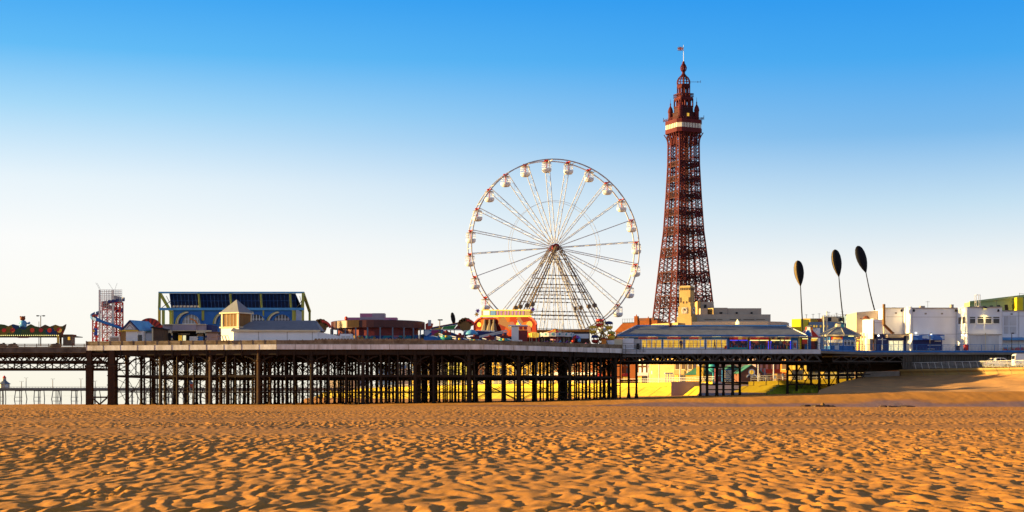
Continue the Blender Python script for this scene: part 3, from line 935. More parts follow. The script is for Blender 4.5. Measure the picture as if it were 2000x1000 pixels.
for i in range(36):
    t = i / 36 * 4; e = int(t); u_ = (t - e) * 2 - 1
    p = [(u_, -1), (1, u_), (-u_, 1), (-1, -u_)][e]
    k = hb * 0.985
    if abs(p[0]) > .77 and abs(p[1]) > .77: continue
    s.box(p[0] * k - .08, p[0] * k + .08, p[1] * k - .08, p[1] * k + .08, tz(253.2), tz(244))
s.build('mullion', M['tower_red'], lk)
s = MB(TM)
for e in range(4):
    for i in range(11):
        u_ = -1 + 2 * i / 10
        p = [(u_, -1), (1, u_), (-u_, 1), (-1, -u_)][e]
        hz = 228 if i in (0, 10) else 232
        s.bar((p[0] * hb, p[1] * hb, tz(236.5)), (p[0] * hb, p[1] * hb, tz(hz)), 0.16)
        if i < 10:
            u2 = u_ + .2; q = [(u2, -1), (1, u2), (-u2, 1), (-1, -u2)][e]
            for zz in (tz(232.4), tz(234.5)): s.bar((p[0] * hb, p[1] * hb, zz), (q[0] * hb, q[1] * hb, zz), 0.14)
s.build('gallery_rail', M['tower_red'], tw)
s = MB(TM)
h2_ = pw(43); octo(s, h2_, tz(236.5), tz(222), 0.1); octo(s, pw(46), tz(222), tz(220.5), 0.1); octo(s, pw(36), tz(220.5), tz(211), 0.1)
s.build('upper_stage', M['tower_dark'], tw)
s = MB(TM); s.box(-0.6, 0.6, -h2_ - .12, -h2_ + .1, tz(230), tz(223.5)); s.build('window', M['lit_window'], tw)
for x in (-1, 1):
    for y in (-1, 1):
        s = MB(TM); r = 1.05; c = (x * h2_ * 1.1, y * h2_ * 1.1, tz(234))
        zz = tz(219) - tz(234)
        s.lathe([(r, 0), (r, zz), (r * 1.2, zz), (r * 1.15, zz + .8), (r * .85, zz + 2.0), (r * .35, zz + 2.9), (.22, zz + 3.4), (.3, zz + 4), (.1, zz + 4.6), (.05, zz + 6.4)], c, 10)
        s.build('corner_turret', M['tower_red'], tw)
def stage(s, half, z0, z1, nb, bw, deck=True):
    for e in range(4):
        for i in range(nb + 1):
            u_ = -1 + 2 * i / nb
            p = [(u_, -1), (1, u_), (-u_, 1), (-1, -u_)][e]
            s.bar((p[0] * half, p[1] * half, z0), (p[0] * half, p[1] * half, z1), bw)
            if i < nb:
                u2 = u_ + 2 / nb; q = [(u2, -1), (1, u2), (-u2, 1), (-1, -u2)][e]
                m0 = ((p[0] + q[0]) / 2 * half, (p[1] + q[1]) / 2 * half)
                arc = z0 + (z1 - z0) * 0.7
                s.bar((p[0] * half, p[1] * half, arc), (*m0, z1), bw * .7); s.bar((q[0] * half, q[1] * half, arc), (*m0, z1), bw * .7)
        a, b2_ = [((-1, -1), (1, -1)), ((1, -1), (1, 1)), ((1, 1), (-1, 1)), ((-1, 1), (-1, -1))][e]
        for zz in (z0 + .5, z1): s.bar((a[0] * half, a[1] * half, zz), (b2_[0] * half, b2_[1] * half, zz), bw)
s = MB(TM)
stage(s, pw(33), tz(211), tz(194), 3, 0.5); octo(s, pw(36), tz(194), tz(191.5), 0.1)
stage(s, pw(36), tz(191.5), tz(184), 8, 0.16)
stage(s, pw(22), tz(191.5), tz(168), 3, 0.42); octo(s, pw(25), tz(168), tz(166), 0.1)
s.box(-.5, .5, -.5, .5, tz(211), tz(166))
s.build('belvedere', M['tower_red'], tw)
s = MB(TM)
dome = [(pw(31) * 1.0, tz(166)), (pw(32.5), tz(162)), (pw(31), tz(157)), (pw(24), tz(152)), (pw(13), tz(148)), (pw(6), tz(144)), (pw(5), tz(140))]
ball = [(pw(5), tz(141)), (pw(13), tz(137)), (pw(15), tz(132)), (pw(11), tz(128)), (pw(5), tz(124)), (pw(3), tz(120))]
for prf in (dome, ball):
    for i in range(12):
        a = 2 * PI * i / 12
        s.poly([(r * math.cos(a), r * math.sin(a), z) for r, z in prf], 0.26)
    for r, z in prf[:-1]:
        s.poly([(r * math.cos(2 * PI * i / 16), r * math.sin(2 * PI * i / 16), z) for i in range(17)], 0.22)
s.box(-.35, .35, -.35, .35, tz(166), tz(120))
s.bar((0, 0, tz(160)), (7.2 * 1, -3.3, tz(160)), 0.14); s.bar((6.0, -2.8, tz(162)), (6.0, -2.8, tz(158)), 0.12); s.bar((7.2, -3.3, tz(162)), (7.2, -3.3, tz(157)), 0.12)
s.build('crown', M['tower_red'], tw)
s = MB(TM); s.tube((0, 0, tz(121)), (0, 0, tz(88)), 0.14, 0.08, 6); s.build('flagpole', M['white_paint'], tw)
# the flag: blue field, white saltire and cross, red cross
ft, fb = tz(91.5), tz(99); fw = 11.0 / K; x0 = tb.x - fw - .15; x1 = tb.x - .15; y = tb.y
for nm, mk, d, sh in (('field', 'blue_paint', 0, None), ('saltire', 'white_paint', 1, 'x'), ('white_cross', 'white_paint', 2, 'w'), ('red_cross', 'red_paint', 3, 'r')):
    s = MB(); e = 0.03 + 0.025 * d
    if sh is None:
        s.box(x0, x1, y - e, y + e, fb, ft); fl = s.build('flag', M[mk], tw); continue
    hh = (ft - fb) / 2; cxm = (x0 + x1) / 2; czm = (ft + fb) / 2
    if sh == 'x':
        s.bar((x0 + .1, y, fb + .1), (x1 - .1, y, ft - .1), 2 * e, 0.3); s.bar((x0 + .1, y, ft - .1), (x1 - .1, y, fb + .1), 2 * e, 0.3)
    else:
        q = 0.36 if sh == 'w' else 0.22
        s.box(x0, x1, y - e, y + e, czm - q, czm + q); s.box(cxm - q, cxm + q, y - e - .01, y + e + .01, fb, ft)
    s.build(nm, M[mk], fl)

# ------------------------------------------------------------------ things on the deck, from the sea end
def base_of(px, Y, z=ZD): return (X(px, Y), Y, z)
def bulb_row(s, px0, px1, py, Y, step, w):
    n = int((px1 - px0) / step)
    for i in range(n):
        p = P(px0 + i * step, py, Y); s.box(p.x - w, p.x + w, Y - .02, Y + .1, p.z - w, p.z + w)

# children's car ride with a painted scenic front
kd = thing('dodgem_ride', 'open fairground ride with wavy painted front and blue bear figure, far left of the deck', 'ride', base_of(50, 270))
Y = 268
s = MB(); s.pprism([(-60, 655), (-60, 636), (-40, 633), (-20, 636), (0, 633), (8, 634), (16, 637), (25, 633), (33, 635), (50, 638), (60, 633), (68, 637), (78, 639), (88, 634), (97, 638), (108, 634), (116, 637), (122, 637), (129, 633), (127, 642), (122, 653), (121, 655), (62, 656), (58, 657), (28, 657), (24, 655)], Y, 0.3)
sf = s.build('scenic_front', M['kiddie_art'], kd)
s = MB()
for px, r in ((25, 4.5), (63, 4.5), (8, 4), (80, 4), (97, 4.5), (116, 5)): s.disc(X(px, Y), Z(645, Y), r * Y / F, Y - .08, Y - .003, 14)
s.build('painted_medallion', M['sign_art'], sf)
s = MB(); s.pprism([(28, 657), (60, 657), (58, 659), (52, 660), (36, 660), (30, 659)], Y - .1, 0.5); s.build('centre_crest', M['dark_red'], kd)
bulbs = MB(); bulb_row(bulbs, -10, 120, 655, Y, 4, 0.07); bulbs.build('bulb_row', M['lamp_yellow'], kd)
for px, d, mk in ((113, 0, 'yellow_paint'), (118, 12, 'timber'), (-20, 0, 'yellow_paint'), (-20, 12, 'timber')):
    s = MB(); s.pbox(px - 1.8, px + 1.8, 653, 676, Y + d, 0.3); s.build('post', M[mk], kd)
s = MB(); s.box(X(-60, Y), X(121, Y), Y + .3, Y + 13, Z(654, Y), Z(652.5, Y)); s.build('canopy', M['brown_dark'], kd)
# the plain bear figure standing on the front
c = P(45, 638, Y)
s = MB(); s.lathe([(.3, 0), (.62, .25), (.62, .7), (.45, 1.05), (.25, 1.15)], (c.x, Y + .15, c.z - .05), 12, sy=.7)
for sx_, h in ((-.75, .9), (.95, .75)): s.tube((c.x, Y + .1, c.z + .85), (c.x + sx_, Y + .1, c.z + h - .25), .17, .13)
s.lathe([(.05, -.22), (.2, -.1), (.2, .1), (.05, .22)], (c.x + 1.05, Y + .1, c.z + .65), 8)
for sx_ in (-.3, .3): s.tube((c.x + sx_, Y + .1, c.z + .2), (c.x + sx_ * 1.8, Y - .15, c.z - .1), .2, .16)
fb_ = s.build('bear_figure', M['sky_blue'], kd, True)
s = MB(); s.lathe([(.1, 0), (.42, .15), (.48, .42), (.36, .68), (.1, .8)], (c.x - .1, Y + .1, c.z + 1.05), 12)
for sx_ in (-.38, .32): s.lathe([(.03, -.15), (.16, -.05), (.16, .08), (.03, .16)], (c.x - .1 + sx_, Y + .1, c.z + 1.72), 8)
s.build('head', M['rust_pipe'], fb_, True)
s = MB(); s.box(X(-60, 268), X(121, 268), 268, 281, ZD, ZD + .12); s.build('platform', M['steel_dark'], kd)
def dodgem(px, Y, label):
    p = Vector((X(px, Y), Y, ZD + .12)); t = thing('dodgem_car', label, 'dodgem car', p, 'dodgem cars on the left ride')
    s = MB(); s.lathe([(.95, 0), (1.05, .12), (1.05, .3), (.9, .38)], p, 14, sy=.65); s.build('bumper', M['rubber'], t)
    s = MB(); s.lathe([(.88, .3), (.82, .48), (.6, .66), (.3, .72)], p, 12, sy=.62); s.build('body', M['black'], t, True)
    s = MB(); s.box(p.x + .2, p.x + .4, p.y - .4, p.y + .4, p.z + .5, p.z + .85); s.build('seat_back', M['brown_dark'], t)
dodgem(4, 266.8, 'black dodgem car showing its dark hump at the left edge of the photo')
dodgem(25, 266.8, 'black dodgem car below the bear figure, second from the left edge')
dodgem(108, 266.8, 'black dodgem car next to the yellow post of the open ride')

def booth(name, label, cat, px0, px1, py0, py1, Y, d, wall, roof=None, door=None, window=None, rh=0.25):
    t = thing(name, label, cat, (X((px0 + px1) / 2, Y), Y, Z(py1, Y)))
    s = MB(); s.pbox(px0, px1, py0, py1, Y, d); s.build('wall', M[wall], t)
    if roof:
        s = MB(); s.box(X(px0, Y) - .2, X(px1, Y) + .2, Y - .2, Y + d + .2, Z(py0, Y) + .002, Z(py0, Y) + rh); s.build('roof', M[roof], t)
    for w in (window or []):
        s = MB(); s.pbox(w[0], w[1], w[2], w[3], Y - .05, .04); f = s.build('window', M[w[4]], t)
    for w in (door or []):
        s = MB(); s.pbox(w[0], w[1], w[2], w[3], Y - .06, .05); s.build('door', M[w[4]], t)
    return t
booth('ticket_booth', 'small dark ticket booth with two windows beside the painted ride', 'booth', 123, 140, 656, 675, 262.5, 2.0, 'steel_dark', 'brown_dark', window=[(125.5, 129, 658, 664, 'glass_grey'), (132.5, 137, 658, 664, 'lit_window')])
def lamp_post(name, label, px, py0, py1, Y, heads, mk='steel_dark', r=.07, cat='lamp post', group=None):
    t = thing(name, label, cat, P(px, py1, Y), group)
    s = MB(); s.tube(P(px, py1, Y), P(px, py0, Y), r * 1.4, r, 8); s.build('pole', M[mk], t)
    for dx in heads:
        s = MB(); p = P(px, py0, Y)
        s.bar(p, p + Vector((dx, 0, .1)), .06); s.lathe([(.1, .02), (.28, -.02), (.22, -.18), (.06, -.2)], p + Vector((dx, 0, .1)), 8); s.build('lamp_head', M['black'], t)
    return t
lamp_post('lamp_post', 'tall twin-headed lamp post behind the painted ride', 79.5, 617, 676, 275, (-.55, .55))
lamp_post('flood_pole', 'thin bare pole beside the twin-headed lamp post', 76, 628, 676, 279, (), r=.05, cat='pole')

# spiral slide tower
sl = thing('spiral_slide', 'tall red and white lattice slide tower with blue chute spiralling round it', 'slide', base_of(212, 264))
Y = 264
def frame_tower(s, x0, x1, y0, y1, z0, z1, step, w, xb=True):
    for x in (x0, x1):
        for y in (y0, y1): s.bar((x, y, z0), (x, y, z1), w * 1.5)
    n = max(1, int((z1 - z0) / step))
    for i in range(n + 1):
        z = z0 + (z1 - z0) * i / n
        for y in (y0, y1): s.bar((x0, y, z), (x1, y, z), w)
        for x in (x0, x1): s.bar((x, y0, z), (x, y1, z), w)
        if xb and i < n:
            zz = z0 + (z1 - z0) * (i + 1) / n
            for y in (y0, y1): s.bar((x0, y, z), (x1, y, zz), w * .7); s.bar((x1, y, z), (x0, y, zz), w * .7)
            for x in (x0, x1): s.bar((x, y0, z), (x, y1, zz), w * .7)
s = MB(); frame_tower(s, X(184, Y), X(192, Y), Y - 1, Y + 1, ZD, Z(617, Y), 1.2, .12)
frame_tower(s, X(203, Y), X(222, Y), Y - 1, Y + 2, ZD, Z(590, Y), 1.3, .12)
frame_tower(s, X(223, Y), X(236, Y), Y - .6, Y + 1.4, ZD, Z(590, Y), 1.25, .13)
s.build('red_frame', M['red_paint'], sl)
s = MB()
def mesh_panel(s, px0, px1, py0, py1, Y, st, w):
    k = int((px1 - px0) / st)
    for i in range(k + 1): p = px0 + (px1 - px0) * i / k; s.bar(P(p, py0, Y), P(p, py1, Y), w)
    k = int((py1 - py0) / st)
    for i in range(k + 1): p = py0 + (py1 - py0) * i / k; s.bar(P(px0, p, Y), P(px1, p, Y), w)
mesh_panel(s, 194, 222, 566, 660, Y - 1.1, 3.3, .055); mesh_panel(s, 194, 238, 566, 592, Y + 1.6, 3.3, .055); mesh_panel(s, 222, 238, 566, 590, Y - .8, 3.6, .055)
for px in (194.5, 221): s.bar(P(px, 566, Y - 1.1), P(px, 672, Y - 1.1), .26)
s.build('white_mesh', M['steel_white'], sl)
s = MB()
for a, b in (((194, 565), (187, 552)), ((196, 565), (190, 553)), ((221, 566), (212, 553)), ((224, 566), (229, 553))): s.bar(P(*a, Y), P(*b, Y), .035)
s.build('antenna', M['steel_dark'], sl)
# chute: a trough along a descending curve
def chute(s, pts, w, h):
    pts = [Vector(p) for p in pts]
    for i in range(len(pts) - 1):
        a, b = pts[i], pts[i + 1]; d = (b - a); n = Vector((-d.y, d.x, 0)).normalized() * w
        for sg in (-1, 1):
            q = n * sg; s.quad(a + q, b + q, b + q + Vector((0, 0, h)), a + q + Vector((0, 0, h))) if False else s.prism([a + q, b + q, b + q + Vector((0, 0, h)), a + q + Vector((0, 0, h))], n * 0.12)
        s.prism([a - n, a + n, b + n, b - n], (0, 0, .06))
cx_, cy_ = X(221, Y), Y + .6
pts = []
for i in range(28):
    t = i / 27; a = R(120) - t * R(500)
    pts.append((cx_ - .5 * t + 1.45 * math.cos(a), cy_ + 1.6 * math.sin(a), Z(581, Y) + (Z(610, Y) - Z(581, Y)) * t))
s = MB(); chute(s, pts, .42, .55); s.build('chute', M['navy'], sl)
pts = [P(196, 612, Y + 1.5), P(189, 614.5, Y + 1.1), P(183, 618, Y + .2), P(181, 621, Y - .7), P(184, 624.5, Y - 1.6), P(191, 628, Y - 2), P(205, 633, Y - 2), P(220, 638, Y - 2), P(236, 643.5, Y - 2)]
s = MB(); chute(s, pts, .42, .5); s.build('chute', M['blue_paint'], sl)
s = MB()
for a, b in zip(pts[:3], pts[1:4]): s.bar(a + Vector((0, 0, .12)), b + Vector((0, 0, .12)), .6, .06)
s.build('chute_bed', M['orange_paint'], sl)
s = MB(); s.pbox(183.5, 190, 641, 655, Y - 1.3, .15); s.build('sign', M['banner_art'], sl)
s = MB(); s.disc(X(187, Y), Z(647, Y), .22, Y - 1.36, Y - 1.31, 10); s.build('painted_spot', M['yellow_paint'], sl)
booth('shutter_booth', 'low white booth with grey roller shutter at the foot of the slide', 'booth', 212, 234, 656.5, 676, 261, 2, 'white_paint', None, door=[(214.5, 231.5, 659, 668, 'render_grey')])

# blue gabled kiosk
kk = thing('gabled_kiosk', 'white kiosk with bright blue gabled roof and yellow eaves', 'kiosk', base_of(258, 256))
Y = 255.5
s = MB(); s.pbox(246, 268, 646, 676, Y, 4.0); s.pbox(268, 280, 646, 676, Y + .6, 3.4); s.build('wall', M['white_paint'], kk)
s = MB(); s.pprism([(238, 645), (253.5, 627), (269.5, 645)], Y, 0.3); gb = s.build('gable', M['white_paint'], kk)
s = MB()
for a, b in (((241, 643.5), (253.5, 630)), ((266, 643.5), (253.5, 630)), ((241, 643.5), (266, 643.5)), ((247, 642), (253.5, 635)), ((260, 642), (253.5, 635))): s.bar(P(*a, Y - .04), P(*b, Y - .04), .12, .06)
s.build('gable_moulding', M['render_grey'], gb)
s = MB(); a = P(253.5, 626.5, Y - .3); e0 = P(236, 646, Y - .3); e1 = P(271.5, 646, Y - .3); w = Vector((0, .15, 0))
bk = Vector((1.9, 5.2, 0))
for e in (e0, e1):
    s.prism([a, e, e + bk, a + bk], (0, 0, .14))
s.build('roof', M['sky_blue'], kk)
s = MB(); s.bar(a + Vector((0, -.02, .03)), e0 + Vector((0, -.02, .03)), .16, .2); s.bar(a + Vector((0, -.02, .03)), e1 + Vector((0, -.02, .03)), .16, .2); s.build('bargeboard', M['navy'], kk)
s = MB(); s.pbox(232, 270, 644.5, 647, Y - .35, .3); s.build('eaves_board', M['yellow_paint'], kk)
s = MB(); s.pbox(270, 277.5, 654, 672, Y + .54, .05); s.build('door', M['glass_grey'], kk)
booth('lean_to', 'pale blue-white lean-to store between gabled kiosk and dark shed', 'store', 281, 297, 651, 676, 258, 3, 'white_wall', 'grey_roof')
booth('dark_stall', 'low dark stall tucked behind the left corner of the gabled kiosk', 'stall', 235, 246, 648, 676, 259, 2, 'brown_dark', 'black')
fan = thing('fan_sign', 'red fan-shaped fairground sign with green centre behind the gabled kiosk', 'sign', base_of(292, 272))
Y = 272; cz = Z(648, Y); cx_ = X(292, Y)
s = MB()
for k in range(18):
    a0 = PI * k / 18; s.mi = k % 2
    s.band(cx_, cz, 1.3, 2.45, a0, a0 + PI / 18, Y, Y + .25, 2)
s.build('fan', [M['red_paint'], M['dark_red']], fan)
s = MB(); s.disc(cx_, cz, 1.28, Y, Y + .2, 18, 0, PI); s.build('fan_centre', M['green_paint'], fan)
s = MB()
for sx_ in (-2.2, 2.2): s.disc(cx_ + sx_, cz + .2, .9, Y + .05, Y + .22, 14)
s.build('side_lobe', M['red_paint'], fan)
s = MB()
for sx_ in (-1, 1): s.bar((cx_ + sx_, Y + .3, ZD), (cx_ + sx_, Y + .3, cz + 1), .15)
s.build('support', M['steel_dark'], fan)
sh = booth('flat_shed', 'dark brown flat-roofed shed left of the lavender canopy', 'shed', 297, 318, 641, 676, 257, 4, 'brown_dark', None)
s = MB(); s.pprism([(293, 640), (297, 637.5), (320, 641), (320, 643.5), (296, 641)], 256.6, 4.6); s.build('roof', M['black'], sh)
s = MB(); s.pbox(296.5, 299, 641, 676, 256.9, .1); s.build('corner_post', M['cream'], sh)

# the glass-roofed hall
hall = thing('glass_roofed_hall', 'long blue hall with sloping dark glass roof and yellow end frames', 'hall', base_of(455, 290))
Y = 286.0; D2 = 9.0
zr, ze = Z(575, Y + 4.5), Z(603.5, Y)
xa, xb = X(337, Y), X(577, Y)
s = MB(); s.box(xa, xb, Y, Y + D2, ZD, ze); wl = s.build('wall', M['blue_paint'], hall)
rx0, rx1 = X(335, Y), X(579, Y)
rt0, rt1 = X(331, Y + 4.5), X(577, Y + 4.5)
def xt(x): return rt0 + (x - rx0) / (rx1 - rx0) * (rt1 - rt0)     # the roof leans out a little towards its ends
for sg in (0, 1):
    yy0, yy1 = (Y - .3, Y + 4.5) if sg == 0 else (Y + D2 + .3, Y + 4.5)
    s = MB(); s.prism([(rx0, yy0, ze), (rx1, yy0, ze), (rt1, yy1, zr), (rt0, yy1, zr)], (0, .05, .12)); rf = s.build('glass_roof', M['glass_dark'], hall)
    s = MB(); n = 34
    for i in range(n + 1):
        x = rx0 + (rx1 - rx0) * i / n
        s.bar((x, yy0, ze + .16), (xt(x), yy1, zr + .16), .05)
    for t in (0.0, 0.5, 1.0): s.bar((rx0 + (rt0 - rx0) * t, yy0 + (yy1 - yy0) * t, ze + .14 + (zr - ze) * t), (rx1 + (rt1 - rx1) * t, yy0 + (yy1 - yy0) * t, ze + .14 + (zr - ze) * t), .05)
    s.build('glazing_bar', M['glazing_blue'], rf)
    s = MB()
    for px in (391.5, 453, 512, 569): 
        x = X(px, Y); s.bar((x, yy0 - .05, ze + .25), (xt(x), yy1, zr + .25), .34, .12)
    s.build('rib', M['olive_yellow'], rf)
s = MB()  # pale strip painted on the lower panes as a lit reflection
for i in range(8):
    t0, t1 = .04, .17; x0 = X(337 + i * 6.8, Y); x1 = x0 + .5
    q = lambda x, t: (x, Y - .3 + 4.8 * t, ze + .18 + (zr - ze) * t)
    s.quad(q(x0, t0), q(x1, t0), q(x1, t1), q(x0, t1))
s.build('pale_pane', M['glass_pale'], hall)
s = MB(); s.box(X(310, Y + 4.5), X(594, Y + 4.5), Y + 4.2, Y + 4.8, zr + .2, zr + .5); s.build('ridge_beam', M['sky_blue'], hall)
s = MB(); s.box(X(312, Y), X(594, Y), Y - .5, Y - .2, ze - .25, ze + .2); s.build('eaves_beam', M['sky_blue'], hall)
s = MB(); s.pprism([(338, 603), (338, 590), (350, 575), (350, 603)], Y + .2, .01) if False else None
for px0, px1 in ((309.5, 314), (317, 322), (571, 576), (590, 594)):
    for yy in (Y - .4, Y + D2):
        s = MB(); x0, x1 = X(px0, Y), X(px1, Y); s.box(x0, x1, yy, yy + .5, ZD, ze + .05); s.build('end_post', M['yellow_paint'] if px0 < 312 else M['olive_yellow'], hall)
for px in (312, 592):
    s = MB(); x = X(px, Y)
    for yy in (Y - .35, Y + D2 + .35): s.bar((x, yy, ze), (X(px, Y + 4.5), Y + 4.5, zr + .3), .5, .35)
    s.build('end_rafter', M['olive_yellow'], hall)
s = MB(); s.bar((X(314, Y), Y + .5, ze + .2), (X(336, Y), Y + 3.8, zr - .4), .1); s.bar((X(336, Y), Y + .5, ze + .2), (X(316, Y), Y + 3.8, zr - .4), .08)
s.bar((X(578, Y), Y + .5, ze + .2), (X(591, Y), Y + 3.8, zr - .4), .1); s.bar((X(591, Y), Y + .5, ze + .2), (X(580, Y), Y + 3.8, zr - .4), .08)
s.bar((X(584, Y), Y + 2, ze + .2), (X(589, Y), Y + 3.8, zr - .4), .25)
s.build('tie_rod', M['steel_dark'], hall)
for px0, px1, mk in ((336, 339, 'olive_yellow'), (394, 399, 'olive_yellow'), (513, 516, 'olive_yellow'), (572, 578, 'olive_yellow')):
    s = MB(); s.box(X(px0, Y), X(px1, Y), Y - .12, Y - .003, Z(626, Y) if px0 in (394, 513) else ZD, ze - .26); s.build('pilaster', M[mk], hall)
for px in (374, 447, 501, 551):
    cx_, cz = X(px, Y), Z(632.5, Y); r = 1.72
    s = MB(); s.disc(cx_, cz, r, Y - .10, Y - .05, 24, 0, PI); s.box(cx_ - r, cx_ + r, Y - .10, Y - .05, cz - 1.6, cz); pn = s.build('arched_window', M['glass_pale'] if px < 460 else M['glass_grey'], hall)
    s = MB()
    for q in (-1.15, -.58, 0, .58, 1.15): s.box(cx_ + q - .05, cx_ + q + .05, Y - .16, Y - .101, cz - 1.6, cz + math.sqrt(max(0, r * r - q * q)))
    s.box(cx_ - r, cx_ + r, Y - .17, Y - .102, cz - .05, cz + .05); s.box(cx_ - 1.45, cx_ + 1.45, Y - .17, Y - .102, cz + .85, cz + .92)
    s.build('mullion', M['white_paint'], pn)
    s = MB(); s.band(cx_, cz, r + .02, r + .26, 0, PI, Y - .4, Y - .12, 20); s.build('arch_trim', M['blue_paint'], pn)
    s = MB(); s.band(cx_ - .38, cz, r + .3, r + .52, PI * .52, PI, Y - .7, Y - .14, 16); s.build('arch_canopy', M['cream'], pn)
    s = MB(); s.band(cx_ - .62, cz, r + .4, r + .6, PI * .52, PI, Y - .4, Y - .13, 16); s.build('arch_edge', M['olive_yellow'], pn)
    if px < 400:
        s = MB(); s.band(cx_ - .3, cz - .6, 1.4, 1.65, 0, PI * .5, Y - .2, Y - .172, 10); s.build('inner_arch', M['orange_paint'], pn)

# lavender entrance canopy in front of the hall
en = thing('entrance_canopy', 'flat lavender entrance canopy with cream scalloped valances and dark posts', 'canopy', base_of(366, 262))
Y = 262.0
s = MB(); s.pbox(337, 383, 634, 645, Y, 6); s.pbox(318, 337, 634, 647, Y + .5, 5); s.build('fascia', M['lavender'], en)
s = MB(); s.pbox(383, 402, 634, 647, Y + .3, 5); s.build('fascia', M['lavender'], en)
s = MB(); s.pbox(402, 414, 634, 648, Y + 1.0, 5); s.build('side_panel', M['navy'], en)
s = MB(); s.box(X(317, Y), X(402, Y), Y - .1, Y + 6.2, Z(634, Y) + .002, Z(633, Y)); s.build('coping', M['cream'], en)
s = MB(); s.pbox(336.5, 383.5, 645.05, 646, Y - .06, .2); s.build('trim', M['cream'], en)
for px0, px1 in ((318, 336), (383, 413)):
    n = int((px1 - px0) / 4.5); pts = [(px0, 646)]
    s = MB(); pp = [(px0, 645), (px1, 645), (px1, 651)] + [(px1 - (px1 - px0) * (i + .5) / (2 * n), 651 - (1.6 if i % 2 == 0 else 0)) for i in range(2 * n)] + [(px0, 651)]
    s.pprism(pp, Y + .1, .15); s.build('valance', M['cream'], en)
for px in (319.5, 335.5, 402):
    s = MB()
    for k in range(5): s.mi = k % 2; s.pbox(px - 1.3, px + 1.3, 651 + k * 4.4, 655.4 + k * 4.4, Y + .2, .25)
    s.build('post', [M['cream'], M['navy']], en)
s = MB(); s.pbox(318, 415, 646.5, 676, Y + 5.0, .3); s.build('back_wall', M['black'], en)
for a, b, c_, d, mk in ((348, 371, 651, 654, 'glass_pale'), (348.5, 355, 655, 672, 'lit_window'), (357, 363, 655, 672, 'lit_cream'), (385, 397, 652, 672, 'cream')):
    s = MB(); s.pbox(a, b, c_, d, Y + 4.9, .08); s.build('doorway', M[mk], en)
booth('ice_cabinet', 'pale grey-blue cabinet standing under the lavender canopy', 'cabinet', 370, 386, 657, 676, 259, 1.5, 'render_blue' if False else 'fascia_plain', None)
booth('blue_cabinet', 'small bright blue cabinet right of the pale one under the canopy', 'cabinet', 387.5, 396, 657, 676, 259.2, 1.3, 'blue_paint', None)
booth('grey_store', 'dark grey timber store between canopy and pyramid-roofed pavilion', 'store', 404, 425, 651, 676, 259, 3, 'render_mauve', 'brown_dark')
s = MB()
for i in range(3): 
    px = 428 + i * 6; s.bar(P(px, 656, 247.5), P(px + 4, 668, 247.5), .06); s.bar(P(px + 5, 655, 247.5), P(px + 9, 668, 247.5), .06); s.bar(P(px, 656, 247.5), P(px + 5, 655, 247.5), .06)
s.bar(P(412, 660, 247.5), P(428, 657, 247.5), .06); s.bar(P(412, 668, 247.5), P(445, 668, 247.5), .06)
tag(s.build('folded_frame', M['timber']), 'folded wooden trestle frames leaning on the deck by the pavilion corner', 'trestle')

# pyramid-roofed pavilion with the long white building
pv = thing('pavilion', 'pyramid-roofed timber lantern pavilion with long white wing and grey hipped roof', 'pavilion', base_of(530, 254))
Y = 251.0; zw = Z(645, Y)
ax = X(456, Y)
# square plan turned so that one side catches the sun
pm = Matrix.Translation((X(457, Y), Y + 2.4, 0)) @ Matrix.Rotation(R(-28), 4, 'Z')
hw = 1.80
s = MB(pm); s.box(-hw, hw, -hw, hw, ZD, Z(640, Y)); s.build('wall', M['white_wall'], pv)
s = MB(pm); s.box(-hw * 1.12, hw * 1.12, -hw * 1.12, hw * 1.12, Z(640, Y), Z(637.5, Y)); s.build('ledge', M['cream'], pv)
s = MB(pm); q = hw * .92; s.box(-q, q, -q, q, Z(637.5, Y), Z(612, Y)); ln = s.build('lantern', M['timber'], pv)
s = MB(pm)
for x in (-q, q):
    for y in (-q, q): s.box(x - .14, x + .14, y - .14, y + .14, Z(637.4, Y), Z(612, Y))
for i in range(5):
    u_ = -q + 2 * q * (i + .5) / 5; s.box(u_ - .03, u_ + .03, -q - .04, -q - .003, Z(637, Y), Z(613, Y)); s.box(-q - .04, -q - .003, u_ - .03, u_ + .03, Z(637, Y), Z(613, Y))
s.build('lantern_post', M['cream'], ln)
s = MB(pm); s.box(-hw * 1.12, hw * 1.12, -hw * 1.12, hw * 1.12, Z(612, Y), Z(609.5, Y)); s.build('cornice', M['cream'], pv)
s = MB(pm); e = hw * 1.08; zt = Z(609.5, Y) + .003
s.add([(-e, -e, zt), (e, -e, zt), (e, e, zt), (-e, e, zt), (0, 0, Z(583, Y))], [(0, 3, 2, 1), (0, 1, 4), (1, 2, 4), (2, 3, 4), (3, 0, 4)]); s.build('pyramid_roof', M['grey_roof'], pv)
xa, xb = X(456, Y), X(621, Y)
s = MB(); s.box(xa, xb, Y, Y + 7, ZD, zw - .2); s.build('wing_wall', M['white_wall'], pv)
s = MB(); s.prism([(xb + .01, Y + .3, ZD), (xb + .01, Y + .3, Z(648, Y)), (X(663, Y), Y + .3, Z(656, Y)), (X(663, Y), Y + .3, ZD)], (0, 3, 0)); s.build('screen_wall', M['white_wall'], pv)
zr_ = Z(626, Y + 3.5); e = .4
s = MB(); s.add([(xa - e, Y - e, zw), (xb + e, Y - e, zw), (xb + e, Y + 7 + e, zw), (xa - e, Y + 7 + e, zw), (X(474, Y + 3.5), Y + 3.5, zr_), (X(617, Y + 3.5), Y + 3.5, zr_)],
                [(0, 3, 2, 1), (0, 1, 5, 4), (1, 2, 5), (2, 3, 4, 5), (3, 0, 4)]); s.build('hipped_roof', M['grey_roof'], pv)
s = MB(); s.box(xa - .3, xb + .45, Y - .46, Y - .36, zw - .25, zw + .03); s.build('gutter', M['cream'], pv)
s = MB()
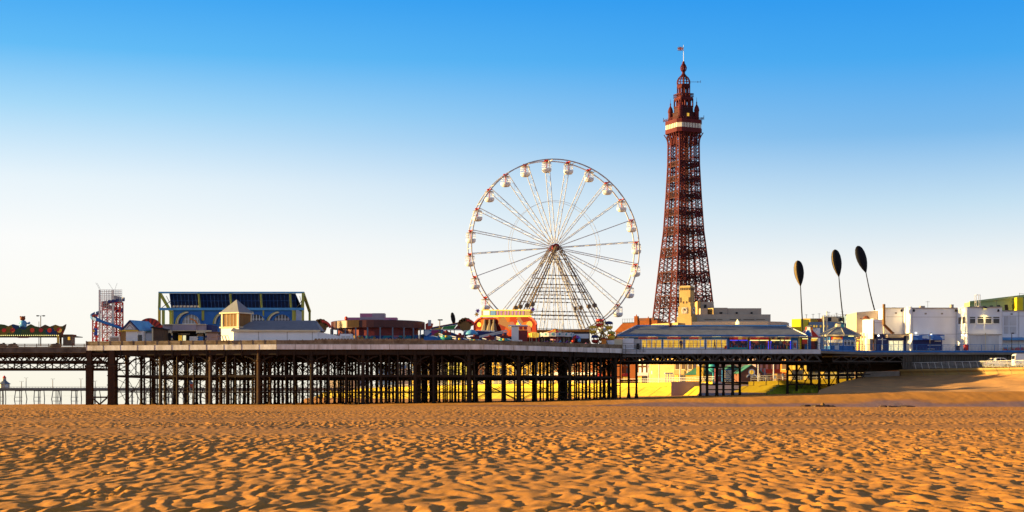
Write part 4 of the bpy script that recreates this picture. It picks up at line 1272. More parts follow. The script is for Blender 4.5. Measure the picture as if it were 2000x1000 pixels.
for px in (505, 561, 610): s.bar(P(px, 646, Y - .03), P(px, 668, Y - .03), .06)
s.build('downpipe', M['render_grey'], pv)
booth('white_cabin', 'small white cabin with two grey shutters at the end of the white wing', 'cabin', 664, 687, 652, 676, 250.5, 2, 'white_wall', None, window=[(667, 674, 656, 665, 'fascia_plain'), (675.5, 684, 656, 665, 'fascia_plain')])

# brown shell sign and round waltzer pavilion
def shell_sign(px, py, Y, sc_, label):
    t = thing('shell_sign', label, 'sign', (X(px, Y), Y, ZD))
    cx_, cz = X(px, Y), Z(py, Y)
    s = MB()
    for k in range(7):
        a = PI * (.12 + .76 * k / 6); s.disc(cx_ + sc_ * math.cos(a), cz + sc_ * math.sin(a), sc_ * .36, Y, Y + .25, 12)
    s.disc(cx_, cz, sc_ * .9, Y + .02, Y + .22, 16); s.build('shell', M['timber'], t)
    s = MB(); s.band(cx_ + sc_ * .35, cz - sc_ * .2, sc_ * .95, sc_ * 1.3, .15, PI * .55, Y - .12, Y - .01, 10); s.build('scroll', M['red_paint'], t)
    s = MB(); s.box(cx_ - .12, cx_ + .12, Y + .26, Y + .5, ZD, cz); s.build('support', M['steel_dark'], t)
    return t
shell_sign(626, 640, 262, 1.15, 'brown shell-shaped sign with red scroll, left of the round brown pavilion')
shell_sign(909, 637, 262, 1.1, 'brown shell-shaped sign at the right end of the rainbow wing')
rd = thing('waltzer', 'round brown waltzer pavilion with pink boxes on its roof and painted panels below', 'ride', base_of(737, 266))
Y = 265.0; c = Vector((X(737, Y), Y + 1.5, 0)); r = X(829, Y) - X(737, Y)
yf = Y - r + 1.5
def zz_(py): return Z(py, yf + 1.5)
s = MB(); s.lathe([(r, zz_(640)), (r, zz_(626)), (r * .97, zz_(625)), (.3, zz_(623))], c, 40); s.build('drum', M['maroon_panel'], rd)
s = MB(); s.lathe([(r * .86, ZD), (r * .86, zz_(640))], c, 32); s.build('inner_wall', M['dark_red'], rd)
for k in range(24):
    a = 2 * PI * (k + .5) / 24; p = Vector((c.x + r * math.cos(a), c.y + r * math.sin(a), 0))
    if math.sin(a) > .3: continue
    s = MB(); s.bar(p + Vector((0, 0, ZD)), p + Vector((0, 0, zz_(640))), .22); s.build('post', M['post_grey'], rd)
for k in range(24):
    a0, a1 = 2 * PI * (k + .53) / 24, 2 * PI * (k + 1.47) / 24
    if math.sin((a0 + a1) / 2) > .3: continue
    am = (a0 + a1) / 2; hh = zz_(656) - .5 * (math.sin(am) + 1) * -1 - .0
    s = MB(); s.prism([(c.x + r * .97 * math.cos(a), c.y + r * .97 * math.sin(a), z) for a, z in ((a0, ZD + .25), (a1, ZD + .25), (a1, hh), (a0, hh))], (0, .1, 0)); p_ = s.build('painted_panel', M['waltzer_art'], rd)
    m0 = Vector((c.x + r * .98 * math.cos(am), c.y + r * .98 * math.sin(am) - .06, (ZD + .25 + hh) / 2))
    s = MB(); s.band(m0.x, m0.z - .3, .42, .6, 0, PI, m0.y - .08, m0.y, 8); s.build('painted_arch', M['cream'], p_)
s = MB(); s.lathe([(r * .99, ZD), (r * .99, ZD + .25)], c, 32); s.build('platform', M['steel_dark'], rd)
for a, b, c0, c1, mk in ((678, 703, 620, 626, 'pink_paint'), (703, 751, 612, 619, 'pink_paint'), (703, 751, 619, 625, 'lavender'), (751, 775, 620, 626, 'pink_paint')):
    s = MB(); s.pbox(a, b, c0, c1, yf + 1.4, 2.5); s.build('roof_box', M[mk], rd)
s = MB(); s.pbox(727, 751.3, 611.7, 619, yf + 1.35, 2.4); s.build('roof_box', M['lavender'], rd)
s = MB(); s.lathe([(.1, 0), (.3, .2), (.3, .5), (.1, .7)], P(676, 626, yf + 1.5), 10); s.build('roof_lamp', M['red_paint'], rd)
for a, b in ((679, 701), (701, 725)):
    s = MB(); s.prism([P(a, 625, yf + .5), P(b, 625, yf + .3), P(b, 639, yf + .3), P(a, 639, yf + .5)], (0, .06, 0)); s.build('pale_panel', M['timber'], rd)
for k in range(6):
    a = PI * (1.12 + .76 * k / 5); p = Vector((c.x + r * .93 * math.cos(a), c.y + r * .93 * math.sin(a), ZD + .25))

# rainbow wing backdrop
rw_ = thing('rainbow_wing', 'wing-shaped fairground backdrop striped blue, green and yellow with dark red tail', 'backdrop', base_of(872, 266))
Y = 266.0
for pp, mk, e in (([(842, 643), (842, 640), (897, 630), (893, 634), (866, 638)], 'navy', 0), ([(863, 643), (866, 638.2), (892, 634.5), (886, 643)], 'green_paint', 0), ([(842, 643.2), (845, 640.5), (865, 638.4), (862, 643.2)], 'yellow_paint', .03),
                  ([(887, 643), (898, 630), (904, 628), (910, 643)], 'dark_red', .05), ([(842, 639.3), (897, 629), (897, 630), (842, 640.2)], 'orange_paint', -.03)):
    s = MB(); s.pprism(pp, Y + e, .3); s.build('painted_stripe', M[mk], rw_)
s = MB(); s.pprism([(828, 645), (828, 643.3), (912, 643.3), (912, 645)], Y - .1, .5); s.build('beam', M['lavender'], rw_)
s = MB()
for px in (832, 856, 880, 908): s.bar(P(px, 645, Y + .3), P(px, 676, Y + .3), .15)
s.build('support', M['steel_dark'], rw_)
s = MB(); s.prism([P(831, 645, Y), P(831, 633, Y), P(836, 630, Y), P(846, 632, Y), P(844, 640, Y), P(838, 645, Y)], (0, .5, 0)); s.build('end_scroll', M['red_paint'], rw_)
s = MB(); s.pbox(836, 842, 625, 636.5, Y - .3, .25); s.build('pale_board', M['fascia_plain'], rw_)
lamp_post('flood_light', 'single flood lamp on a short post in front of the rainbow wing', 859, 625, 668, 258, (.25, -.1), 'leg_steel')
dk = thing('oval_disc_sign', 'dark oval leaf-shaped disc on a post behind the rainbow wing', 'sculpture', base_of(886, 290))
s = MB(Matrix.Translation(P(885, 622, 290)) @ Matrix.Rotation(R(-10), 4, 'Y')); s.lathe([(.02, -1.3), (.28, -.9), (.42, -.2), (.4, .5), (.25, 1.0), (.02, 1.2)], (0, 0, 0), 14, sy=.4); s.build('disc', M['bronze_black'], dk, True)
s = MB(); s.tube(P(887, 634, 290), P(888, 676, 290), .07); s.build('pole', M['steel_dark'], dk)

# whirling ride with coloured cars
wr = thing('whirling_ride', 'low whirling fairground ride with blue platform and swinging arms', 'ride', base_of(915, 258))
Y = 257.0
s = MB(); s.pprism([(828, 676), (828, 658), (845, 656), (862, 660), (885, 667), (888, 676)], Y, 3); s.build('platform', M['blue_paint'], wr)
s = MB(); s.pprism([(829, 658), (829, 645), (864, 645), (885, 650), (908, 660), (908, 664), (880, 663), (860, 659), (845, 655.5)], Y + 3.2, .4); s.build('backdrop', M['ride_art'], wr)
s = MB(); s.pprism([(904, 655), (906, 645.5), (926, 645.5), (926, 655)], Y + 3.0, .3); s.build('sign', M['lamp_white'] if False else M['white_paint'], wr)
s = MB(); s.pprism([(928, 657), (926, 646), (965, 646), (990, 650), (990, 657)], Y + 3.4, .4); s.build('awning', M['navy'], wr)
s = MB(); n = 10; s.pprism([(926, 646)] + [(926 + 40 * i / n, 644.8 + (1.2 if i % 2 else 0)) for i in range(n + 1)] + [(966, 648)], Y + 3.3, .08); s.build('awning_edge', M['white_paint'], wr)
s = MB(); s.lathe([(1.15, -.3), (1.0, .05), (.5, .42), (.06, .55)], P(921, 650, Y + 1), 16); s.build('dome_lamp', M['sky_blue'], wr, True)
s = MB(); s.bar(P(936, 657, Y), P(990, 645, Y), .22); s.bar(P(936, 659, Y), P(992, 648, Y), .16); s.build('arm', M['steel_white'], wr)
s = MB(); s.disc(X(910, Y), Z(650.5, Y), .4, Y + 2.8, Y + 2.97, 14); s.build('painted_spot', M['navy'], wr)
s = MB(); s.box(X(828, Y), X(1010, Y), Y + 1.0, Y + 6, ZD, ZD + .5); s.build('deck_ring', M['steel_dark'], wr)
s = MB(); s.box(X(828, Y), X(1010, Y), Y + 5.4, Y + 5.8, ZD, Z(656, Y)); s.build('back_panel', M['ride_art'], wr)
def ride_car(px, py, Y, label, mk):
    p = P(px, py, Y); t = thing('ride_car', label, 'ride car', (p.x, p.y, p.z - .8), 'cars of the whirling ride')
    s = MB(); s.lathe([(.5, -.8), (.95, -.55), (1.05, -.1), (.95, 0)], p, 12, sy=.75); s.build('tub', M[mk], t, True)
    s = MB(); s.box(p.x - .75, p.x + .75, p.y + .3, p.y + .55, p.z - .1, p.z + .55); s.lathe([(.25, .5), (.3, .7), (.1, .85)], (p.x, p.y + .4, p.z), 8); s.build('seat_back', M['dark_red'], t)
    s = MB(); s.bar((p.x - 1.25, p.y - .5, p.z + .25), (p.x - .6, p.y - .75, p.z + .1), .14); s.bar((p.x + 1.25, p.y - .5, p.z - .3), (p.x + .6, p.y - .75, p.z - .1), .14); s.bar((p.x - 1.2, p.y - .5, p.z - .1), (p.x - .6, p.y - .75, p.z - .15), .12); s.build('rail', M['white_paint'], t)
    s = MB(); s.lathe([(.02, -.2), (.2, -.12), (.26, 0), (.2, .12), (.02, .2)], (p.x, p.y - .78, p.z - .2), 10); s.build('badge', M['yellow_paint'], t)
ride_car(872, 655, 255.5, 'teal ride car with dark red back, highest and leftmost in the row', 'teal')
ride_car(898, 660, 255, 'dark blue ride car second from left in the row of cars', 'navy')
ride_car(927, 663, 254.6, 'teal ride car under the blue dome lamp', 'teal')
ride_car(957, 664, 254.6, 'dark blue ride car below the sloping pale arm', 'navy')
ride_car(984, 661, 255, 'teal ride car rightmost in the row, beside the white control tower', 'teal')

# orange fun house: its front is turned towards the low sun
fh = thing('fun_house', 'orange painted fun house front with yellow and purple top sign and purple stars', 'fun house', base_of(988, 272))
def YF(px): return 275.0 - (px - 926) / 122 * 8.0
def fpoly(s, pp, d0, th):
    """outline on the turned front, d0 in front of it, th thick"""
    s.prism([P(x, y, YF(x)) + Vector((0, -d0, 0)) for x, y in pp], (0, th, 0))
def fbox(s, a, b, c0, c1, d0, th): fpoly(s, [(a, c1), (b, c1), (b, c0), (a, c0)], d0, th)
s = MB(); fpoly(s, [(926, 676), (926, 634), (928, 629), (934, 623), (941, 620), (1033, 619), (1040, 622), (1046, 628), (1048, 634), (1048, 676)], 0, .8); ff = s.build('painted_front', M['funhouse_art'], fh)
s = MB()
ed = [(926, 646), (926, 634), (928, 629), (934, 623), (941, 620)], [(1033, 619), (1040, 622), (1046, 628), (1048, 634), (1048, 646)]
for l_ in ed:
    s = MB(); s.poly([P(x, y, YF(x) - .06) for x, y in l_], .22); s.build('edge_frame', M['red_paint'], ff)
s = MB()
for px in (947, 957, 965): s.lathe([(.75, -.9), (.5, .2), (.2, .9), (.24, 1.1), (.16, 1.5)], P(px, 640, YF(px) - .3), 8)
s.build('painted_figure', M['sign_cream'], ff)
for k, px in enumerate((936, 1000, 1012, 1034)):
    s = MB(); r_ = (4, 5, 4, 6)[k]
    fpoly(s, [(px + r_ * math.cos(2 * PI * i / 12), 634 + r_ * 1.2 * math.sin(2 * PI * i / 12)) for i in range(12)], .05, .045); s.build('painted_patch', M[('yellow_paint', 'dark_red', 'yellow_paint', 'orange_paint')[k]], ff)
s = MB(); fpoly(s, [(1027, 646), (1027, 640), (1030, 636), (1034, 636), (1037, 640), (1037, 646)], .10, .045); s.build('painted_door', M['dark_red'], ff)
s = MB(); fbox(s, 940, 1036, 606.5, 616, -.3, .5); sg_ = s.build('top_sign', M['sign_cream'], fh)
s = MB(); fbox(s, 940, 1036, 604.8, 606.4, -.28, .5); s.build('sign_edge', M['yellow_paint'], sg_)
for px in (972, 979, 987, 993, 1001, 1008, 1015, 1022):
    s = MB(); fbox(s, px - 1.2, px + 1.2, 607.5, 615, -.21, .07)
    if px in (979, 1008): fbox(s, px - 3, px + 3, 607.4, 608.8, -.2, .06)
    s.build('stroke', M['purple'], sg_)
s = MB(); fbox(s, 944, 956, 606.6, 615.5, -.2, .08); s.build('sign_panel', M['white_paint'], sg_)
s = MB(); fbox(s, 958, 968, 606.6, 615.5, -.2, .08); s.build('sign_panel', M['blue_paint'], sg_)
s = MB(); fbox(s, 938, 1038, 616.2, 619, .1, .7); s.build('sign_shelf', M['yellow_paint'], fh)
for px, py, mk in ((933, 607, 'purple'), (1041, 604, 'purple'), (931, 614, 'yellow_paint'), (1038, 610, 'yellow_paint')):
    s = MB(); q = P(px, py, YF(px))
    s.prism([(q.x + (.48 if k % 2 else .22) * math.cos(PI / 2 + PI * k / 6), q.y, q.z + (.48 if k % 2 else .22) * math.sin(PI / 2 + PI * k / 6)) for k in range(12)], (0, .2, 0)); s.build('star', M[mk], fh)
s = MB(); s.box(X(930, 276), X(1044, 276), 276, 281, ZD, Z(634, 276)); s.build('side_wall', M['dark_red'], fh)

# white and red control tower
ct = thing('control_tower', 'white control cabin with red windows and a tilted white vane on top', 'control cabin', base_of(1012, 258))
Y = 257.0
s = MB(); s.pbox(999, 1013, 638, 676, Y, 2.2); s.build('wall', M['white_paint'], ct)
s = MB(); s.pbox(1013, 1030, 645, 676, Y + .2, 2.2); s.build('red_wall', M['dark_red'], ct)
s = MB(); s.pbox(993, 1014, 634.5, 637, Y - .3, 2.8); s.pbox(1012, 1031, 634.5, 637, Y - .1, 2.6); s.build('roof', M['white_paint'], ct)
for a in (1014, 1022.5):
    s = MB(); s.pbox(a, a + 7, 637.5, 644, Y + .1, .12); s.build('window', M['red_paint'], ct)
s = MB(); s.pprism([(1010, 626), (1013, 626), (1020, 636), (1016, 637)], Y + .4, .8); s.build('vane', M['white_paint'], ct)
s = MB(); s.pbox(1004, 1020, 664, 676, 254.2, 1.0); s.build('low_cabinet', M['fascia_plain'], ct)

# yellow stall and carousel
ys_ = thing('yellow_stall', 'lit yellow hexagonal stall left of the carousel', 'stall', base_of(1043, 262))
s = MB(); c = Vector((X(1043, 262), 262, 0)); s.lathe([(.85, Z(659, 262)), (.95, Z(651, 262)), (.2, Z(648.5, 262))], c, 6); s.build('canopy', M['lit_window'], ys_)
s = MB(); s.lathe([(.7, ZD), (.7, Z(666, 262))], c, 6); s.build('counter', M['brown_dark'], ys_)
s = MB()
for k in range(6): a = 2 * PI * k / 6; s.bar((c.x + .75 * math.cos(a), 262 + .75 * math.sin(a), ZD), (c.x + .75 * math.cos(a), 262 + .75 * math.sin(a), Z(659, 262)), .07)
s.build('post', M['cream'], ys_)
ca = thing('carousel', 'carousel with red and yellow striped tent roof and teal scalloped rounding boards', 'carousel', base_of(1083, 267))
Y = 267.0; c = Vector((X(1085, Y), Y, 0)); r = X(1121, Y) - X(1085, Y)
zt, zb, zp = Z(651.5, Y), Z(658.5, Y), Z(641.5, Y)
s = MB(); s.lathe([(r * .66, zt + .15), (r * .3, (zt + zp) / 2 + .02), (.05, zp)], c, 16, slots=[0, 1]); s.build('tent_roof', [M['red_paint'], M['yellow_paint']], ca)
s = MB(); s.lathe([(r * 1.0, zt - .1), (r * .62, zt), (.1, zt + .02)], c, 16, slots=[0, 1]); s.build('tent_skirt', [M['red_paint'], M['yellow_paint']], ca)
rb = MB(); rt = MB()
for k in range(16):
    a0, a1 = 2 * PI * k / 16, 2 * PI * (k + 1) / 16
    pts = []
    for j in range(7):
        a = a0 + (a1 - a0) * j / 6; pts.append((c.x + r * math.cos(a), c.y + r * math.sin(a), zt - .05 + .22 * math.sin(PI * j / 6)))
    p0, p1 = Vector((c.x + r * math.cos(a0), c.y + r * math.sin(a0), 0)), Vector((c.x + r * math.cos(a1), c.y + r * math.sin(a1), 0))
    n_ = ((p0 + p1) / 2 - c).normalized() * .06
    rb.prism([p0 + Vector((0, 0, zb)), p1 + Vector((0, 0, zb)), p1 + Vector((0, 0, zt)), (p0 + p1) / 2 + Vector((0, 0, zt + .12)), p0 + Vector((0, 0, zt))], n_)
    m0 = (p0 + p1) / 2 + n_ * 1.3 + Vector((0, 0, (zt + zb) / 2 + .08)); d_ = (p1 - p0).normalized()
    rt.prism([m0 + Vector((0, 0, -.24)), m0 + d_ * .2, m0 + Vector((0, 0, .26)), m0 - d_ * .2], n_ * .6)
rr__ = rb.build('rounding_board', M['fascia_plain'], ca); rt.build('teal_diamond', M['teal'], rr__)
s = MB(); s.lathe([(r * .3, ZD), (r * .3, zb)], c, 12); s.build('centre_drum', M['pink_paint'], ca)
s = MB(); s.lathe([(r * .95, ZD), (r * .95, ZD + .2)], c, 24); s.build('platform', M['timber'], ca)
s = MB()
for k in range(12): a = 2 * PI * k / 12 + .1; q = (c.x + r * .75 * math.cos(a), c.y + r * .75 * math.sin(a)); s.bar((*q, ZD), (*q, zb), .06)
s.build('pole', M['cream'], ca)
for k in range(12):
    a = 2 * PI * k / 12 + .1; q = Vector((c.x + r * .75 * math.cos(a), c.y + r * .75 * math.sin(a), ZD + .75))
    s = MB(); s.lathe([(.05, -.28), (.26, -.12), (.26, .1), (.08, .24)], q, 8, sx=1.7); s.tube(q + Vector((.3, 0, .1)), q + Vector((.52, 0, .5)), .13, .1, 6); s.tube(q + Vector((.5, 0, .5)), q + Vector((.72, 0, .38)), .1, .07, 6)
    for x_ in (-.3, .3): s.tube(q + Vector((x_, 0, -.1)), q + Vector((x_ * 1.4, 0, -.55)), .07, .05, 5)
    s.build('carousel_horse', M[('yellow_paint', 'sky_blue', 'purple', 'pink_paint')[k % 4]], ca, True)
booth('long_awning_stall', 'low stall behind the carousel with long orange awning', 'stall', 1040, 1152, 648, 676, 276, 2, 'brown_dark', 'orange_paint', rh=.35)
booth('white_screen', 'plain white hoarding between carousel and small balloon wheel', 'hoarding', 1121, 1150, 652, 661, 270, .3, 'white_paint', None)
bl = thing('toy_stall', 'small stall hung with blue and purple inflatables right of the carousel', 'stall', base_of(1125, 265))
s = MB(); s.pbox(1118, 1132, 661, 681, 265, 1.5); s.build('counter', M['dark_red'], bl)
s = MB(); s.lathe([(.9, 0), (.75, .3), (.1, .6)], P(1125, 661, 265.7), 8, slots=[0, 1, 2]); s.build('canopy', [M['purple'], M['sky_blue'], M['red_paint']], bl)
for px, mk in ((1120, 'red_paint'), (1125, 'black'), (1131, 'sky_blue')):
    s = MB(); s.lathe([(.05, -.35), (.3, -.2), (.34, .05), (.2, .3), (.05, .36)], P(px, 665, 264.3), 8); s.build('inflatable', M[mk], bl, True)
for px, mk, lb in ((1098, 'yellow_paint', 'yellow bumper boat car at the carousel foot'), (1106, 'sky_blue', 'blue bumper boat car between the yellow ones'), (1115, 'lamp_yellow', 'pale yellow bumper boat car nearest the toy stall'), (1145, 'pink_paint', 'pink bumper boat car alone right of the toy stall')):
    p = P(px, 671, 262.8); p.z = ZD; t = thing('bumper_boat', lb, 'bumper boat', p, 'small round cars by the railing')
    s = MB(); s.lathe([(.4, 0), (.55, .15), (.5, .3)], p, 10); s.build('ring', M['rubber'], t, True)
    s = MB(); s.lathe([(.36, .25), (.4, .45), (.3, .7), (.1, .85)], p, 10); s.build('body', M[mk], t, True)

# small balloon wheel
bw = thing('balloon_wheel', 'small children\'s wheel with red, yellow and blue balloon-shaped gondolas', 'children\'s wheel', base_of(1176, 270))
Y = 270.0; c = P(1176, 648, Y); r = 1.72
for dy in (-.6, .6):
    s = MB(); s.poly([(c.x + r * .62 * math.cos(2 * PI * i / 24), Y + dy, c.z + r * .62 * math.sin(2 * PI * i / 24)) for i in range(25)], .09)
    for k in range(6): a = 2 * PI * k / 6 + .35; s.bar((c.x, Y + dy, c.z), (c.x + r * math.cos(a), Y + dy, c.z + r * math.sin(a)), .1)
    s.build('rim', M['yellow_paint'], bw)
s = MB()
for dy in (-.9, .9):
    for sx_ in (-1, 1): s.bar((c.x, Y + dy, c.z), (c.x + sx_ * 1.2, Y + dy, ZD), .16)
s.tube((c.x, Y - .95, c.z), (c.x, Y + .95, c.z), .14); s.build('stand', M['timber'], bw)
for a, mk, mk2 in ((R(105), 'red_paint', 'red_paint'), (R(45), 'navy', 'yellow_paint'), (R(165), 'yellow_paint', 'yellow_paint'), (R(-18), 'olive_yellow', 'yellow_paint'), (R(-135), 'navy', 'red_paint'), (R(-82), 'red_paint', 'orange_paint')):
    q = Vector((c.x + r * math.cos(a), Y, c.z + r * math.sin(a)))
    g = bpy.data.objects.new('balloon_gondola', None); col.objects.link(g); g.parent = bw; g.location = q - BASE[bw.name]; BASE[g.name] = q
    s = MB(); s.lathe([(.66, .12), (.72, .2), (.66, .45), (.45, .6), (.1, .66)], q, 14); s.build('canopy', M[mk], g, True)
    s = MB(); s.lathe([(.25, -.85), (.6, -.65), (.7, -.35), (.62, -.2), (.5, -.22)], q, 14); s.build('tub', M[mk2], g, True)
    s = MB()
    for k in range(6): b_ = 2 * PI * k / 6; s.bar((q.x + .62 * math.cos(b_), q.y + .62 * math.sin(b_), q.z - .2), (q.x + .64 * math.cos(b_), q.y + .64 * math.sin(b_), q.z + .15), .05)
    s.build('strut', M['yellow_paint'], g)
s = MB(); s.pbox(1176, 1186, 664, 678, 256, 1.5); tag(s.build('orange_bin'), 'x', 'x') if False else None
booth('pay_box', 'small orange pay box at the foot of the balloon wheel', 'pay box', 1175, 1184, 662, 681, 267.5, 1.2, 'orange_paint', 'dark_red', rh=.12)
of_ = thing('orange_tent', 'pointed orange tent-shaped stall right of the balloon wheel', 'tent', base_of(1194, 274))
s = MB(); c = Vector((X(1194.5, 274), 274, 0)); s.lathe([(.85, ZD), (.8, Z(664, 274)), (.62, Z(656, 274)), (.3, Z(652, 274)), (.05, Z(650.5, 274))], c, 10); s.build('tent_skin', M['orange_paint'], of_, True)
s = MB()
for k in range(10): a = 2 * PI * k / 10; s.poly([(c.x + rr2 * 1.02 * math.cos(a), c.y + rr2 * 1.02 * math.sin(a), z) for rr2, z in ((.85, ZD), (.8, Z(664, 274)), (.62, Z(656, 274)), (.3, Z(652, 274)))], .05)
s.build('seam', M['timber'], of_)
booth('low_white_box', 'low white plant box beside the orange tent', 'plant box', 1184, 1200, 664.5, 683, 269.5, 1.5, 'white_wall', None)
booth('cream_box', 'cream walled plant housing left of the tall white one', 'plant housing', 1200, 1216, 661.5, 683, 270, 2.2, 'cream', None)
booth('tall_white_box', 'taller white plant housing at the corner of the arcade', 'plant housing', 1216.5, 1238, 661, 683, 271.3, 1.2, 'white_wall', None)

# ------------------------------------------------------------------ arcade building with lit windows
ar = thing('arcade_building', 'long low arcade with grey-blue hipped roof, blue fascia, white lit windows and neon bays', 'arcade', base_of(1400, 276))
Y = 273.0; D2 = 11.0
xa, xb = X(1228, Y), X(1560, Y)
ze, zr = Z(655, Y - .9), Z(636.5, Y + 5.5)
s = MB(); s.box(xa, xb, Y + .5, Y + D2, ZD, ze - .05); s.box(xa, X(1422, Y), Y, Y + .5, ZD, ze - .05); s.build('wall', M['blue_paint'], ar)
s = MB(); e = .9
rx0, rx1 = X(1205, Y - .9), X(1575, Y - .9)
s.add([(rx0, Y - e, ze), (rx1, Y - e, ze), (rx1, Y + D2 + e, ze), (rx0, Y + D2 + e, ze), (X(1242, Y + 5.5), Y + 5.5, zr), (X(1537, Y + 5.5), Y + 5.5, zr)],
      [(0, 3, 2, 1), (0, 1, 5, 4), (1, 2, 5), (2, 3, 4, 5), (3, 0, 4)]); rf = s.build('roof', M['slate'], ar)
s = MB(); s.bar((X(1242, Y + 5.5), Y + 5.5, zr + .05), (X(1537, Y + 5.5), Y + 5.5, zr + .05), .22); s.build('ridge', M['sky_blue'], rf)
s = MB()
for q in ((rx0, X(1242, Y + 5.5)), (rx1, X(1537, Y + 5.5))): s.bar((q[0], Y - e, ze + .06), (q[1], Y + 5.5, zr + .04), .16)
s.build('hip', M['fascia_plain'], rf)
s = MB(); s.box(rx0, rx1, Y - e - .12, Y - e - .02, ze - .16, ze + .1); s.build('gutter', M['blue_paint'], ar)
s = MB(); n = 150
for i in range(n):
    x = rx0 + (rx1 - rx0) * i / n; s.box(x, x + (rx1 - rx0) / n * .62, Y - e - .1, Y - e - .03, ze - .36, ze - .163)
s.build('valance', M['cream'], ar)
for k in range(8):
    px = 1265 + k * 42.3
    s = MB(); s.pbox(px, px + 16, 655.8, 657.4, Y - .25, .2); s.build('strip_lamp', M['lamp_yellow'], ar)
    if px > 1500: pass
v = MB(); c = P(1309.5, 640, Y + 5); v.box(c.x - .2, c.x + .2, Y + 4.8, Y + 5.2, zr - .1, Z(633.5, Y + 5)); v.lathe([(.42, 0), (.42, .1), (.1, .3)], (c.x, Y + 5, Z(633.5, Y + 5)), 8); v.build('chimney_vent', M['rust_pipe'], ar)
for a, b in ((1247, 1285), (1303, 1330), (1346, 1371)):
    s = MB(); s.pbox(a, b, 656.8, 661.8, Y - .08, .07); s.build('sign_board', M['sign_art'], ar)
# groups of white framed windows
grp = [(1252, 1293, [(1254.5, 1262), (1264, 1271.5), (1274, 1281), (1282.5, 1291)]), (1295, 1335, [(1296.5, 1304), (1305.5, 1314), (1315.5, 1324.5), (1326, 1333.5)]), (1337, 1377, [(1339, 1346), (1347, 1354), (1355, 1361.5), (1362.5, 1367), (1369, 1374.5)]), (1379, 1420, [(1381, 1389), (1391, 1398.5), (1400.5, 1408.5), (1410.5, 1418)])]
for a, b, ws in grp:
    s = MB(); s.pbox(a, b, 662.3, 683, Y - .10, .09); fr_ = s.build('shopfront', M['white_paint'], ar)
    for w0, w1 in ws:
        s = MB(); s.pbox(w0, w1, 664.5, 678.5 if w1 < 1369 or w1 > 1376 else 677, Y - .14, .035); s.build('lit_pane', M['lit_window'], fr_)
s = MB(); s.pbox(1229, 1251, 662, 683, Y - .09, .085); s.build('side_panel', M['fascia_plain'], ar)
s = MB(); s.pbox(1244, 1249, 671, 683, Y - .6, .45); s.build('dark_box', M['black'], ar)
# three open bays with machines and neon
for a, b, n0, side in ((1425, 1461, 'neon_blue', 'sky_blue'), (1464, 1502, 'lamp_yellow', 'neon_blue'), (1505, 1545, 'lamp_yellow', 'neon_blue')):
    s = MB(); s.pbox(a, b, 656.5, 683, Y + .40, .09); by = s.build('bay', M['arcade_art'], ar)
    s = MB(); s.pbox(a, b, 656.5, 663, Y + .1, .25); s.build('bay_sign', M['sign_art'] if a < 1500 else M['arcade_art'], by)
    s = MB(); mdl = (a + b) / 2
    s.pbox(a + 1, mdl - .8, 664, 665.4, Y + .1, .2); s.pbox(mdl + .8, b - 1, 664, 665.4, Y + .1, .2); s.build('neon_tube', M[n0], by)
    s = MB()
    for q in (a + .2, b - 1.4):
        if n0 == 'neon_blue' and q < b - 2: continue
        s.pbox(q, q + 1.2, 666, 682, Y + .1, .2)
    s.build('neon_upright', M[side], by)
    s = MB()
    k = 6
    for i in range(k):
        q = a + 2 + (b - a - 4) * (i + .5) / k; s.pbox(q - 1.6, q + 1.6, 672 + (i % 3), 683, Y + .15, .22)
    s.build('game_machine', M['waltzer_art'], by)
s = MB(); s.pbox(1425, 1460, 678.5, 683, Y - .1, .15); s.build('counter', M['teal'], ar)
for px in (1421, 1462.5, 1503.5, 1546.5):
    s = MB(); s.pbox(px - 1.6, px + 1.6, 656, 683, Y - .06, .5); s.build('pier_post', M['blue_paint'] if px in (1421, 1546.5) else M['timber'], ar)
s = MB(); s.pbox(1548, 1556.5, 665, 682.5, Y + .35, .1); s.build('notice_board', M['fascia_plain'], ar)
s = MB(); s.pbox(1549.5, 1555, 668, 680, Y + .3, .04); s.build('poster', M['toy_art'], ar)
s = MB(); s.pbox(1415.5, 1419.5, 675.5, 681, Y - .5, .3); tag(s.build('litter_bin', M['red_paint']), 'small red litter bin at the end of the lit windows', 'litter bin')

# round red and blue kiosk
rk = thing('red_blue_kiosk', 'octagonal food kiosk with red, white and blue panelled roof and small lantern', 'kiosk', base_of(1583, 276))
Y = 276.0; c = Vector((X(1581, Y), Y, 0)); k_ = Y / F; A0 = 0.0
s = MB(); s.lathe([(16 * k_, ZD), (16 * k_, Z(658, Y))], c, 8, slots=[0, 1], a0=A0); s.build('wall', [M['dark_red'], M['blue_paint']], rk)
s = MB(); s.lathe([(22 * k_, Z(658, Y)), (8.5 * k_, Z(645.5, Y))], c, 8, slots=[0, 1, 0, 1, 0, 1, 0, 1], a0=A0); s.build('roof', [M['red_paint'], M['blue_paint']], rk)
s = MB()
for i in range(8): a = A0 + 2 * PI * i / 8; s.bar((c.x + 22.2 * k_ * math.cos(a), c.y + 22.2 * k_ * math.sin(a), Z(658, Y) + .03), (c.x + 8.7 * k_ * math.cos(a), c.y + 8.7 * k_ * math.sin(a), Z(645.5, Y) + .05), .15)
s.build('roof_rib', M['white_paint'], rk)
s = MB(); s.lathe([(8 * k_, Z(645.5, Y)), (8 * k_, Z(639, Y))], c, 8, slots=[0, 1, 2, 3], a0=A0); s.build('lantern', [M['red_paint'], M['white_paint'], M['orange_paint'], M['sky_blue']], rk)
s = MB(); s.lathe([(9 * k_, Z(639, Y)), (.1, Z(635.5, Y))], c, 8, a0=A0); s.build('lantern_roof', M['slate'], rk)
s = MB(); n = 60
